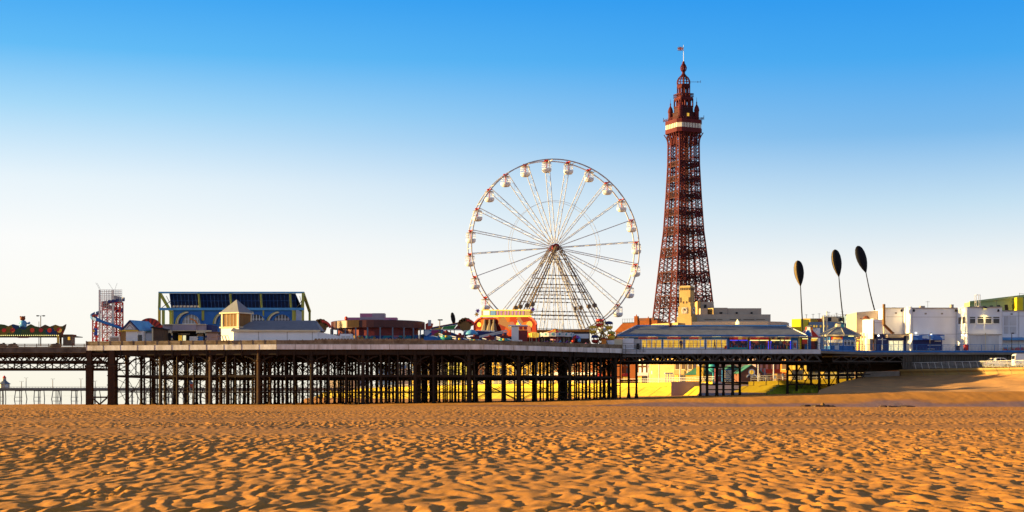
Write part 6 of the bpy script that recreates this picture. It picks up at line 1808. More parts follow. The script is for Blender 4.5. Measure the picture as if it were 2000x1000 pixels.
ribbon('sea_wall', [(44, 335, 1.2, 4.6, 4), (34, 400, .8, 4.8, 6), (20, 470, .4, 5.2, 8), (0, 560, 0, 5.8, 10), (-35, 700, -.6, 6.0, 12), (-82, 900, -.9, 6.0, 14), (-150, 1250, -1, 6.0, 14)], 'concrete_yellow', 'long sunlit yellow sloping sea wall seen between the pier columns', 'sea wall')
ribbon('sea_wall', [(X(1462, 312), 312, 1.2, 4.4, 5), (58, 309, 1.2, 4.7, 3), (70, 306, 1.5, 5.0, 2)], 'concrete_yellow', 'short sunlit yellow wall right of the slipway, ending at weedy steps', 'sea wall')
s = MB(); s.quad((36, 296, 1.1), (53, 296, 1.2), (60, 345, 4.68), (43, 345, 4.68)); s.quad((36, 345.1, 0), (64, 345.1, 0), (64, 345.1, 4.66), (36, 345.1, 4.66)); tag(s.build('slipway', M['render_mauve']), kind='structure')
s = MB(); pl = [(48.5, 335), (35, 400), (21, 470), (1, 560), (-34, 700), (-81, 900), (-149, 1250)]
s.add([(x, y, z) for (x, y), z in zip(pl, (4.55, 4.75, 5.15, 5.75, 5.95, 5.95, 5.95))] + [(700, 1250, 6), (700, 335, 4.9)], [tuple(range(9))]); tag(s.build('town_ground', M['paving']), kind='structure')
s = MB(); s.add([(X(1462, 312) + 1, 312, 4.38), (58, 309, 4.68), (70, 306, 4.98), (160, 306, 5.2), (160, 334, 4.9), (52, 334, 4.6)], [tuple(range(6))]); tag(s.build('town_ground', M['paving']), kind='structure')
st = thing('weedy_steps', 'stepped green weed-covered concrete blocks under the pier', 'steps', (X(1545, 290), 290, 1.2))
for k in range(5):
    a = 1498 + k * 6.0; Y = 283 + k * 3
    s = MB(); s.box(X(a, Y), X(1612 - k * 3, Y), Y, Y + 4, .4, 1.95 + k * .42); s.build('step', M['algae'], st)
s = MB()
for px in (1548, 1559, 1572, 1585): s.box(X(px, 282.7), X(px + 4, 282.7), 282.6, 283.2, .4, 2.7)
s.build('buttress', M['algae'], st)

# ------------------------------------------------------------------ the town
def town(name, label, cat, px0, px1, py_top, Y, depth, mk, rot=-20, z0=5.0, cols=0, rws=0, wy=None, wmk='glass_grey', shop=None, roof=None, para=None, ww=.55):
    """a rectangular block turned by rot degrees; its front keeps to the given columns of the photograph"""
    cx_ = X((px0 + px1) / 2, Y); W = (X(px1, Y) - X(px0, Y)); rt_ = R(rot)
    w = W / math.cos(rt_); zt = Z(py_top, Y)
    t = thing(name, label, cat, (cx_, Y, z0))
    Mx = Matrix.Translation((cx_, Y, 0)) @ Matrix.Rotation(rt_, 4, 'Z')
    s = MB(Mx); s.box(-w / 2, w / 2, 0, depth, z0, zt); s.build('wall', M[mk], t)
    if para:
        s = MB(Mx); s.box(-w / 2 - .15, w / 2 + .15, -.2, depth, zt + .002, zt + .5); s.build('parapet', M[para], t)
    if roof:
        s = MB(Mx); h_ = w * .32
        s.prism([(-w / 2 - .3, -.3, zt), (w / 2 + .3, -.3, zt), (0, -.3, zt + h_)], (0, depth + .6, 0)); s.build('roof', M[roof], t)
    if cols:
        zb_, zt_ = wy
        for i in range(cols):
            for j in range(rws):
                a = -w / 2 + w * (i + .5) / cols; h_ = (zt_ - zb_) / rws
                b = zb_ + h_ * (j + .5); q = w / cols * ww / 2
                s = MB(Mx); s.box(a - q, a + q, -.06, -.005, b - h_ * .36, b + h_ * .36); f_ = s.build('window', M[wmk], t)
                s = MB(Mx); s.box(a - q - .1, a + q + .1, -.14, -.005, b - h_ * .36 - .15, b - h_ * .36 - .003); s.build('sill', M['cream'], f_)
    if shop:
        h_, smk, n = shop
        s = MB(Mx); s.box(-w / 2, w / 2, -.25, -.005, z0 + h_, z0 + h_ + 1.0); s.build('shop_sign', M[smk], t)
        for i in range(n):
            a = -w / 2 + w * (i + .5) / n; q = w / n * .4
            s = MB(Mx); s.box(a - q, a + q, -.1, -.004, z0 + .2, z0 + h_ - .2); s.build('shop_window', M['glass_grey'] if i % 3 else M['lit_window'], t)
    return t, Mx, w
# clock-towered building right behind the arcade
cb_ = thing('clock_tower_building', 'cream stone building with square clock tower and long stepped wings before the iron tower', 'building', (X(1400, 430), 430, 5))
Y = 430.0; kk_ = Y / F
cm = Matrix.Translation((X(1344, Y), Y + 3, 0)) @ Matrix.Rotation(R(-27.5), 4, 'Z')
f2 = kk_ / (math.cos(R(27.5)) + math.sin(R(27.5)))
for half, a, b in ((20.5 * f2, 645, 618), (17.8 * f2, 618, 598), (15.2 * f2, 598, 558)):
    s = MB(cm); s.box(-half, half, -half, half, 5 if a == 645 else Z(a, Y) + .002, Z(b, Y)); s.build('tower_stage', M['stone_cream'], cb_)
s = MB(cm); q = 12.5 * f2; s.box(-q, q, -q, q, Z(558, Y) + .002, Z(557, Y)); s.build('tower_cap', M['stone_grey'], cb_)
q = 15.2 * f2
s = MB(cm)
for i in range(6): u_ = -q * .8 + q * 1.6 * i / 5; s.box(u_ - .1, u_ + .1, -q - .1, -q - .004, Z(566, Y), Z(561, Y)); s.box(q + .004, q + .1, u_ - .1, u_ + .1, Z(566, Y), Z(561, Y))
for u_ in (-q * .78, q * .78): s.box(u_ - .15, u_ + .15, -q - .09, -q - .004, Z(590, Y), Z(580, Y)); s.box(q + .004, q + .09, u_ - .15, u_ + .15, Z(590, Y), Z(580, Y))
for u_ in (-q * .3, q * .3): s.box(u_ - .14, u_ + .14, -q - .09, -q - .004, Z(592, Y), Z(588, Y))
s.build('slit_window', M['brown_dark'], cb_)
q = 17.8 * f2
for face in (0, 1):
    FM = cm @ Matrix.Rotation(R(90 * face), 4, 'Z')
    s = MB(FM); r = 6.3 * kk_; zc = Z(606, Y); s.box(-r, r, -q - .12, -q - .004, zc - r, zc + r); ck = s.build('clock_face', M['stone_grey'], cb_)
    s = MB(FM)
    for h_ in range(12):
        a = 2 * PI * h_ / 12; s.bar((r * .62 * math.sin(a), -q - .15, zc + r * .62 * math.cos(a)), (r * .95 * math.sin(a), -q - .15, zc + r * .95 * math.cos(a)), .2, .14)
    s.build('hour_mark', M['white_paint'], ck)
    s = MB(FM); s.bar((0, -q - .2, zc), (.05, -q - .2, zc + r * .62), .16); s.bar((0, -q - .2, zc), (.12, -q - .2, zc + r * .4), .2); s.build('clock_hand', M['black'], ck)
def blk(px0, px1, py0, Y, d, mk, nm='wing_wall', pyb=None):
    s = MB(); s.box(X(px0, Y), X(px1, Y), Y, Y + d, 5 if pyb is None else Z(pyb, Y), Z(py0, Y)); return s.build(nm, M[mk], cb_)
blk(1358, 1505, 614, 434, 18, 'stone_grey'); blk(1393, 1421, 601, 440, 10, 'stone_grey'); blk(1421.3, 1487, 602, 440.3, 9, 'stone_grey')
s = MB(); pts = [(X(p, y), y, 5) for p, y in ((1352, 429), (1500, 427), (1525, 428.5), (1537, 432), (1541, 437), (1541, 450), (1352, 450))]; s.prism(pts, (0, 0, Z(628, 428) - 5)); s.build('wing_wall', M['stone_grey'], cb_)
s = MB(); s.prism([(X(1275, 440), 440, 5), (X(1324, 431), 431, 5), (X(1324, 431), 443, 5), (X(1275, 440), 452, 5)], (0, 0, Z(631, 435) - 5)); s.build('wing_wall', M['stone_cream'], cb_)
s = MB()
for a, b in ((1376, 1398), (1401, 1411), (1425, 1447), (1452, 1473), (1477, 1494)): s.box(X(a, 434), X(b, 434), 433.85, 433.996, Z(624.6, 434), Z(623.6, 434))
s.build('band_slot', M['brown_dark'], cb_)
for px in (1405, 1437, 1466):
    s = MB(); s.pbox(px, px + (6 if px < 1410 else 4), 609.5, 613, 439.9, .08); s.build('roof_window', M['black'], cb_)
for a, b, c0, Yq, mk in ((1362, 1368, 588, 441, 'stone_cream'), (1368.2, 1394, 589.5, 443, 'stone_grey'), (1368, 1382, 602, 438, 'stone_grey')):
    s = MB(cm); s = MB(); s.box(X(a, Yq), X(b, Yq), Yq, Yq + 6, Z(614.5, Yq), Z(c0, Yq)); s.build('plant_room', M[mk], cb_)
s = MB(); s.prism([P(1382, 614.4, 441), P(1393, 614.4, 437.5), P(1393, 601.5, 437.5), P(1382, 602.5, 441)], (0, 2, 0)); s.build('plant_room', M['stone_cream'], cb_)
s = MB(); s.pbox(1375, 1380, 595, 601.5, 442.9, .08); s.build('roof_window', M['black'], cb_)
s = MB(); s.lathe([(.55, -.6), (.5, .1), (.2, .5), (.1, .8)], P(1440.5, 629.5, 426.5), 8); s.build('wall_lamp', M['lit_cream'], cb_)

t, Mx, w = town('brick_building', 'orange brick building with square corner turrets left of the clock tower', 'building', 1243, 1280, 626, 520, 12, 'brick_orange', -25)
for k, u_ in enumerate((-.5, .1, .5)):
    s = MB(Mx); a = u_ * w; s.box(a - .6, a + .6, -.3, 1.2, Z(640, 520), Z(617, 520) - k * .8); s.lathe([(.25, 0), (.1, .6)], (a, .4, Z(617, 520) - k * .8), 6); s.build('turret', M['brick_orange'], t)
s = MB(Mx); s.box(-w * .42, w * .4, -.05, 8, Z(626, 520) + .01, Z(621, 520)); s.build('upper_storey', M['brick_brown'], t)
t, Mx, w = town('mansard_building', 'low building with orange-red sloping mansard roof left of the brick turrets', 'building', 1203, 1240, 648, 540, 14, 'brick_brown', -25)
zb_ = Z(648, 540); zt_ = Z(631, 540)
s = MB(Mx); s.add([(-w / 2 - .4, -.4, zb_), (w / 2 + 2, -.4, zb_), (w / 2 + 2, 14, zb_), (-w / 2 - .4, 14, zb_), (-w / 2 + 2, 1.5, zt_), (w / 2 + 1, 1.5, zt_), (w / 2 + 1, 12, zt_), (-w / 2 + 2, 12, zt_)], [(0, 3, 2, 1), (4, 5, 6, 7), (0, 1, 5, 4), (1, 2, 6, 5), (2, 3, 7, 6), (3, 0, 4, 7)]); s.build('mansard_roof', M['brick_orange'], t)
s = MB(Mx); s.box(-w / 2 + 2, w / 2 + 1, 1.4, 1.5, zt_, zt_ + .3)
for i in range(8): u_ = -w / 2 + 2 + (w - 1) * i / 7; s.bar((u_, 1.5, zt_), (u_, 1.5, zt_ + 1.6), .08)
s.bar((-w / 2 + 2, 1.5, zt_ + 1.5), (w / 2 + 1, 1.5, zt_ + 1.5), .08); s.build('roof_rail', M['steel_dark'], t)
# blocks behind the kiosks
town('yellow_block', 'bright yellow rooftop block between the arcade roof and the red kiosk', 'building', 1547, 1563, 623, 470, 8, 'yellow_bright', -30, z0=6)
t, Mx, w = town('yellow_shop_block', 'low yellow building below the bright yellow block', 'building', 1536, 1568, 638.5, 450, 8, 'yellow_bright', -20)
town('cream_block', 'cream block with brown upper wall right of the bright yellow block', 'building', 1568, 1582, 622, 480, 10, 'render_yellow', -25)
town('brown_block', 'brown flat block behind the red kiosk and thin poles', 'building', 1580, 1608, 622, 490, 12, 'brick_brown', 0)
town('blue_grey_block', 'blue-grey low block with a row of lights above the kiosks', 'building', 1580, 1640, 629, 475, 8, 'render_blue', 0)
t, Mx, w = town('grey_block', 'grey block with dark square windows behind the octagonal kiosk', 'building', 1607, 1652, 618, 488, 12, 'render_grey', -8)
for a in (1617, 1640): 
    s = MB(); s.pbox(a, a + 7, 620, 627, 486.5 - (a - 1617) * .02, .2) if False else s.box(X(a, 483), X(a + 7, 483), 483, 485, Z(627, 483), Z(620, 483)); s.build('window', M['glass_dark'], t)
t, Mx, w = town('pale_blue_block', 'pale blue block with black roof tank left of the beige entrance block', 'building', 1653, 1676, 616.5, 480, 10, 'render_blue', 0)
s = MB(); s.pbox(1654, 1663, 614.3, 616.4, 481, 3); s.build('roof_tank', M['black'], t)
town('white_annexe', 'small white annexe low between the red and octagonal kiosks', 'building', 1595, 1602, 641, 430, 5, 'white_wall', 0)
s = MB()
for i, px in enumerate((1586, 1592, 1597, 1605, 1612, 1618)):
    s.box(X(px, 472), X(px + 2.5, 472), 474.5, 474.9, Z(639, 474), Z(635, 474))
s.build('lit_lamp_row', M['lit_window'], bpy.data.objects['blue_grey_block'])

for nm, px, py in (('grey_block', 1619, 609), ('grey_block', 1634, 611), ('grey_block', 1645, 608), ('brown_block', 1588, 613), ('brown_block', 1600, 612), ('cream_block', 1575, 614)):
    o_ = bpy.data.objects[nm]; s = MB(); Yq = 495 if nm != 'cream_block' else 486
    s.bar(P(px, 625, Yq), P(px, py, Yq), .12); s.bar(P(px - 3, py + 1, Yq), P(px + 3, py + 1, Yq), .08); s.build('aerial', M['steel_dark'], o_)
s = MB(); s.poly([P(1606, 616.5, 489), P(1655, 614, 485)], .08)
for i in range(9): s.bar(P(1606 + 6 * i, 619, 489 - .5 * i), P(1606 + 6 * i, 616.5 - .3 * i, 489 - .5 * i), .07)
s.build('roof_rail', M['steel_dark'], bpy.data.objects['grey_block'])
# fronts seen under the deck, from far left to right
town('far_block', 'far pale block with green roof seen low between the left-middle columns', 'building', 640, 668, 741, 1050, 20, 'stone_grey', -15, 6, roof=None, para='roof_green')
town('far_block', 'far pale block with red-brown walls beside the green-roofed one', 'building', 668, 700, 737, 1000, 20, 'render_mauve', -15, 6, 4, 2, (7, 16))
town('blue_block', 'blue far building between the pier columns left of centre', 'building', 733, 775, 713, 900, 25, 'render_blue', -10, 6, 5, 3, (9, 22), para='render_grey')
town('grey_tower_block', 'grey-brown building right of the blue far building', 'building', 775, 800, 720, 860, 20, 'render_mauve', -10, 6, 3, 3, (9, 20))
town('banded_block', 'pale building with yellow bands and blue windows seen through the columns', 'building', 803, 838, 700, 800, 20, 'stone_cream', -18, 6, 4, 4, (10, 25), 'render_blue', shop=(3.4, 'yellow_bright', 4))
town('mauve_block', 'mauve-grey block between banded and yellow buildings', 'building', 838, 872, 706, 780, 20, 'render_grey', -10, 6, 4, 3, (10, 22))
town('yellow_terrace', 'yellow-olive rendered building with tall windows through the centre columns', 'building', 874, 918, 694, 740, 20, 'olive_yellow', -30, 6, 5, 3, (10, 25), shop=(3.4, 'sign_art', 5))
town('brown_terrace', 'brown terrace building right of the yellow-olive one', 'building', 918, 952, 698, 700, 18, 'brick_brown', -15, 6, 4, 3, (10, 22), shop=(3.4, 'banner_art', 4))
town('lemon_terrace', 'lemon rendered terrace with small windows through the columns', 'building', 954, 1030, 694, 660, 18, 'render_yellow', -32, 5.5, 8, 3, (10, 22), shop=(3.4, 'white_paint', 8))
town('columned_terrace', 'cream building with tall pale columns between window strips', 'building', 1034, 1076, 692, 600, 18, 'render_yellow', -32, 5.5, 9, 1, (9.5, 19), ww=.4, shop=(3.4, 'white_paint', 5))
town('brick_terrace', 'orange brick terrace above a white shopfront under the deck', 'building', 1080, 1165, 690, 560, 18, 'brick_orange', -34, 5.5, 8, 2, (10, 19), 'brown_dark', shop=(3.6, 'white_paint', 8))
t, Mx, w = town('bay_brick_house', 'red-orange brick house with tall bays behind the corner columns', 'building', 1168, 1246, 690, 500, 16, 'brick_orange', -25, 5.2, 6, 3, (7.8, 17), 'glass_grey', shop=(2.6, 'sign_art', 5))
for u_ in (-.3, .05, .38):
    s = MB(Mx); s.box(u_ * w - .9, u_ * w + .9, -1.0, -.3, 5.2, 18); s.build('bay', M['brick_orange'], t)
town('corner_shop', 'small shop with pale upper windows and rusty front under the deck', 'shop', 1246, 1272, 694, 470, 12, 'brick_brown', -20, 5, 3, 2, (8, 13), 'lit_cream', shop=(2.6, 'lamp_white' if False else 'white_paint', 3))
town('yellow_arcade', 'tall yellow building with close-set window strips and white lettered band', 'building', 1274, 1318, 690, 440, 12, 'render_yellow', -37, 5, 8, 1, (9.0, 14.5), 'brown_dark', shop=(2.7, 'white_paint', 6), ww=.45)
town('cream_house', 'plain cream building right of the tall yellow one', 'building', 1318, 1352, 690, 430, 12, 'stone_cream', -32, 5, 3, 1, (8.6, 11), 'brown_dark', shop=(2.5, 'stone_cream', 4))
t, Mx, w = town('green_roofed_hall', 'yellow gabled hall with green roof and white louvred turret', 'hall', 1340, 1388, 732, 390, 12, 'render_yellow', -22, 4.9, roof='roof_green')
s = MB(Mx); s.box(-.2, 1.6, -1.2, .4, 4.9, 13); s.build('turret', M['render_yellow'], t)
s = MB(Mx); s.prism([(-.4, -1.4, 13), (1.8, -1.4, 13), (.7, -1.4, 14.6)], (0, 2, 0)); s.build('turret_roof', M['roof_green'], t)
s = MB(Mx); s.box(.1, 1.3, -1.27, -1.205, 9, 12.6); s.build('louvre', M['fascia_plain'], t)
s = MB(); c = P(1393, 717, 380); s.lathe([(.1, -1.4), (1.0, -1.0), (1.45, 0), (1.0, 1.0), (.1, 1.4)], c, 16); s.tube((c.x, c.y, 4.8), (c.x, c.y, c.z - 1.3), .2); tag(s.build('globe_sign', M['teal'], smooth=True), 'dark teal globe on a post between green-roofed buildings', 'globe')
t, Mx, w = town('brick_gable_house', 'brown brick gabled house with round windows and green roof under the deck', 'house', 1447, 1489, 728, 372, 11, 'brick_brown', 0, 4.9)
zt_ = Z(728, 372)
s = MB(); s.prism([P(1447, 728, 372), P(1489, 728, 372), P(1468, 714, 372)], (0, 11, 0)); s.build('gable', M['brick_brown'], t)
s = MB()
for e in (1445, 1491): s.prism([P(e, 729, 371.6), P(1468, 713.2, 371.6), P(1468, 711.8, 371.6), P(e, 727.5, 371.6)], (0, 11.5, 0))
s.build('roof', M['roof_green'], t)
for px, py, r_, a1 in ((1468, 727, .55, 2 * PI), (1464, 737, .5, PI), (1472.5, 737, .5, PI)):
    s = MB(); s.disc(X(px, 372), Z(py, 372), r_, 371.9, 371.96, 16, 0, a1); w_ = s.build('round_window', M['lit_window'] if a1 > 4 else M['glass_grey'], t)
    s = MB(); s.band(X(px, 372), Z(py, 372), r_ + .01, r_ + .25, 0, a1, 371.8, 371.97, 16); s.build('ring', M['white_paint'], w_)
t, Mx, w = town('second_gable_house', 'dark brick gabled house with green roof slope, left of the round-windowed one', 'house', 1418, 1448, 722, 392, 11, 'brick_brown', 0, 4.9, roof='roof_green')
t, Mx, w = town('blue_stall', 'bright blue stall with rows of pale shelves between the trestle columns', 'stall', 1414, 1432, 722, 352, 4, 'blue_paint', 0, 4.8)
for k in range(6):
    s = MB(); s.pbox(1416, 1430, 723.5 + k * 4, 725.7 + k * 4, 351.7, .25); s.build('shelf', M['cream'], t)
town('red_stall', 'dark red and brown stall front left of the blue stall', 'stall', 1400, 1413, 718, 356, 4, 'dark_red', 0, 4.8, 2, 3, (6, 11), 'brown_dark')
town('mauve_shop_block', 'mauve-grey building with dark shop windows right of the gabled house', 'building', 1476, 1530, 690, 410, 14, 'render_mauve', 0, 4.9, 5, 2, (8, 13), 'brown_dark', shop=(2.7, 'dark_red', 5))
town('blue_hoarding', 'dark blue hoarding against the mauve building', 'hoarding', 1483, 1497, 728, 400, .5, 'navy', 0, 4.9, 2, 1, (6.5, 9), 'render_blue')
town('orange_pillar_building', 'narrow orange-lit building end right of the mauve shop windows', 'building', 1525, 1538, 690, 395, 10, 'orange_paint', -35, 4.9, 1, 2, (8, 13), 'brown_dark')
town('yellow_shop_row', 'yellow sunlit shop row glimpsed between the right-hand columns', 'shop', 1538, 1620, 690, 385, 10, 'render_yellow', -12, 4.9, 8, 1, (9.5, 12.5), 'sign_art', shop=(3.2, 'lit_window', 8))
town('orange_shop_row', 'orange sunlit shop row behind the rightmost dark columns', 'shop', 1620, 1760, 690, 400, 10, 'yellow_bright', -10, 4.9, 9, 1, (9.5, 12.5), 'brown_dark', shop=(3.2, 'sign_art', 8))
for px, py, Y, lb in ((1266, 700, 430, 'white pole before the small rusty shop'), (1287, 700, 425, 'white pole before the tall yellow building'), (1328, 700, 420, 'white pole left of the green-roofed hall'), (1344, 700, 416, 'white pole touching the green-roofed hall'), (1481, 700, 360, 'white pole right of the brick gabled house'), (1511, 700, 350, 'white pole before the mauve shop windows')):
    t = thing('street_pole', lb, 'pole', (X(px, Y), Y, 4.8), 'white poles along the far promenade')
    s = MB(); s.tube((X(px, Y), Y, 4.8), P(px, 680, Y), .16, .1, 8); s.build('shaft', M['steel_white'], t)
    s = MB(); s.bar(P(px, 680, Y), P(px, 680, Y) + Vector((1.2, 0, .2)), .12); s.build('arm', M['steel_white'], t)
t = thing('white_shelter', 'white sunlit shelter on the promenade before the tall yellow building', 'shelter', (X(1305, 412), 412, 4.8))
s = MB(); s.box(X(1299, 412), X(1315, 412), 412, 414, 7.4, 7.7); s.build('roof', M['fascia_plain'], t)
for px in (1300, 1305, 1310, 1314):
    s = MB(); s.box(X(px, 412), X(px + 1.8, 412), 412.2, 412.4, 4.8, 7.4); s.build('post', M['white_paint'], t)
for k, px in enumerate((1498, 1508, 1515, 1522, 1533)):
    t = thing('deck_chair', ('pale', 'red', 'white', 'orange', 'red-striped')[k] + ' chair, ' + ('first', 'second', 'third', 'fourth', 'fifth')[k] + ' from the left along the short yellow wall', 'chair', (X(px, 318), 318, 4.55), 'chairs along the short yellow wall')
    s = MB(); x_ = X(px, 318); s.box(x_ - .3, x_ + .3, 318, 318.5, 5.0, 5.08); s.build('seat', M[('cream', 'red_paint', 'white_paint', 'orange_paint', 'red_paint')[k]], t)
    s = MB(); s.prism([(x_ - .3, 318.5, 5.0), (x_ + .3, 318.5, 5.0), (x_ + .3, 318.7, 5.7), (x_ - .3, 318.7, 5.7)], (0, .06, 0)); s.build('backrest', M[('cream', 'red_paint', 'white_paint', 'orange_paint', 'red_paint')[k]], t)
    for dx in (-.26, .26):
        s = MB(); s.bar((x_ + dx, 318.05, 4.5), (x_ + dx, 318.5, 5.1), .05); s.bar((x_ + dx, 318.5, 4.5), (x_ + dx, 318.1, 5.05), .05); s.build('leg', M['steel_white'], t)

# ------------------------------------------------------------------ seed-head sculptures behind the arcade
def seed(px_tip, py_tip, px_nk, py_nk, px_b, py_b, Y, wpx, label, az, lit_edge=(18,)):
    tip, nk, bt = P(px_tip, py_tip, Y), P(px_nk, py_nk, Y), P(px_b, py_b, Y)
    t = thing('seed_head_sculpture', label, 'sculpture', (bt.x, Y, 6.4), 'tall dark seed-head sculptures')
    d = tip - nk; l = d.length; d.normalize()
    yv = Vector((0, 1, 0)); yv = (yv - d * yv.dot(d)).normalized(); xv = yv.cross(d)
    q = Matrix((xv, yv, d)).transposed().to_4x4()
    Mx = Matrix.Translation(nk) @ q @ Matrix.Rotation(az, 4, 'Z')
    r = wpx / 2 * Y / F
    pr_ = [(.04, -.02 * l), (.16 * r, .03 * l), (.5 * r, .16 * l), (.8 * r, .32 * l), (.97 * r, .48 * l), (1.0 * r, .6 * l), (.94 * r, .75 * l), (.72 * r, .89 * l), (.4 * r, .97 * l), (.05, l)]
    s = MB(Mx); s.lathe(pr_, (0, 0, 0), 32, sy=.55, slots=[1 if k in lit_edge else 0 for k in range(32)]); s.build('seed_head', [M['bronze_black'], M['bronze_sunlit']], t, True)  # second slot paints the sunlit left edge onto the dark bronze
    s = MB(); base = Vector((bt.x + (bt.x - nk.x) * .3, Y, 6.4))
    n = 10; prev = nk
    for i in range(1, n + 1):
        f = i / n; c = nk.lerp(bt, f); c.x += (bt.x - nk.x) * .12 * (f - 1) * f * 2
        s.tube(prev, c, .10 + .05 * f, .10 + .05 * f + .005, 6); prev = c
    s.tube(prev, base, .16, .2, 6); s.build('stem', M['bronze_black'], t)
seed(1558, 508.5, 1563.5, 559, 1567.5, 632, 340, 19.5, 'leftmost and lowest of three dark seed-head sculptures, painted sunlit tone on its left edge', 0, (18, 19, 20))
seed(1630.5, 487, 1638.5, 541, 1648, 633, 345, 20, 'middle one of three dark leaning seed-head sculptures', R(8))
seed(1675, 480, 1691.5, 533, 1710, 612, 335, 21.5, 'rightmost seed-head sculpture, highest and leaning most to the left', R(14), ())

# ------------------------------------------------------------------ the far pier in the sea
np_ = thing('far_pier', 'distant low pier on thin paired legs crossing the sea at the left', 'pier', (X(250, 900), 900, -.7))
Y = 900.0; zd0, zd1 = Z(761, Y), Z(757.5, Y)
s = MB(); s.box(X(-80, Y), X(690, Y), Y, Y + 12, zd0, zd1); s.build('deck', M['north_pier_iron'], np_)
s = MB(); s.box(X(-80, Y), X(690, Y), Y - .1, Y + .1, Z(756, Y), Z(755.4, Y))
for i in range(130): x = X(-80, Y) + i * 1.8; s.box(x - .08, x + .08, Y - .1, Y + .1, zd1, Z(755.4, Y))
s.build('railing', M['stone_grey'], np_)
s = MB(); s.box(X(-80, Y), X(690, Y), Y + 1, Y + 1.4, Z(763.5, Y), zd0 - .02); s.build('beam', M['north_pier_iron'], np_)
for k in range(20):
    cxp = -2 + k * 36.5
    if cxp > 680: break
    n = 4 if k % 3 else 5
    for i in range(n):
        sp = -7 + 14 * i / (n - 1)
        s = MB(); lean = .04 * (sp if i in (0, n - 1) and k % 2 else 0) * 2
        s.tube((X(cxp + sp * 1.0, Y) + lean, Y + 2 + (i % 2) * 7, -1.2), (X(cxp + sp * .8, Y), Y + 2 + (i % 2) * 7, zd0 - .01), .28, .24, 6); s.build('leg', M['north_pier_iron'], np_)
    s = MB()
    for zz in (zd0 - 4.6, zd0 - .9): s.box(X(cxp - 7, Y), X(cxp + 7, Y), Y + 1.8, Y + 2.2, zz, zz + .25)
    s.build('cross_bar', M['north_pier_iron'], np_)
def sea_kiosk(px, label, walls, Y=899.0):
    t = thing('pier_kiosk', label, 'kiosk', (X(px, Y), Y + 5, zd1)); c = Vector((X(px, Y), Y + 5, 0)); k_ = Y / F
    s = MB(); s.lathe([(10 * k_, zd1), (10 * k_, Z(750, Y))], c, 8, slots=[0, 1], a0=PI / 8); s.build('wall', [M[walls[0]], M[walls[1]]], t)
    s = MB(); s.lathe([(13 * k_, Z(750, Y)), (9 * k_, Z(747.5, Y)), (4 * k_, Z(743.5, Y)), (3.6 * k_, Z(741, Y))], c, 8, a0=PI / 8); s.build('roof', M['slate'], t)
    s = MB(); s.lathe([(3.4 * k_, Z(743, Y)), (3.4 * k_, Z(738.5, Y))], c, 8, a0=PI / 8); s.build('lantern', M['stone_grey'], t)
    s = MB(); s.lathe([(3.8 * k_, Z(738.5, Y)), (3 * k_, Z(736, Y)), (.05, Z(733, Y))], c, 8, a0=PI / 8); s.build('dome', M['red_paint'], t)
sea_kiosk(3, 'small grey kiosk with red dome on the far pier at the left edge', ('fascia_plain', 'stone_grey'))
sea_kiosk(366, 'small red kiosk with slate roof on the far pier seen between columns', ('red_paint', 'stone_grey'))
for px, py in ((42, 745), (51, 738), (103, 740), (158, 740), (181, 745), (186, 744), (272, 741), (328, 742), (408, 741), (560, 742)):
    lamp_post('far_lamp', 'thin lamp standard on the distant pier deck', px, py, 757.6, 900.5, (-.9, .9), 'north_pier_iron', .16, group='lamp standards of the far pier')

# ------------------------------------------------------------------ small things on the sand
def clump(px0, px1, Y, n, hmax, label, seed_):
    r = random.Random(seed_); s = MB()
    for i in range(n):
        x = X(px0 + (px1 - px0) * r.random(), Y); y = Y + r.uniform(-1.5, 1.5); z = sand_z(x, y); h_ = hmax * r.uniform(.3, 1)
        w = r.uniform(.25, .7)
        s.lathe([(w, -.15), (w * r.uniform(.6, 1), h_ * .5), (w * r.uniform(.1, .5), h_)], (x, y, z), 6, sx=r.uniform(.8, 1.6), sy=.7, a0=r.random())
    return tag(s.build('seaweed_clump', M['brown_dark']), label, 'seaweed')
clump(1578, 1627, 208, 26, .34, 'ragged dark seaweed heap lying left of another on the sand edge', 3)
clump(1722, 1772, 209, 24, .22, 'low straggling dark seaweed heap on the sand, right of the taller one', 4)
s = MB(); r_ = random.Random(7)
for (px, py_) in ((1604, 0), (1692, 0)):
    x, y = X(px, 208), 207.0
    s.lathe([(.5, -.1), (.42, .25), (.2, .5), (.05, .6)], (x if px < 1650 else X(1694, 243), y if px < 1650 else 243, sand_z(x, y) if px < 1650 else sand_z(X(1694, 243), 243)), 7)
    break
tag(s.build('sand_heap', M['timber']), 'little pointed heap of sand standing up beside the taller seaweed', 'sand heap')

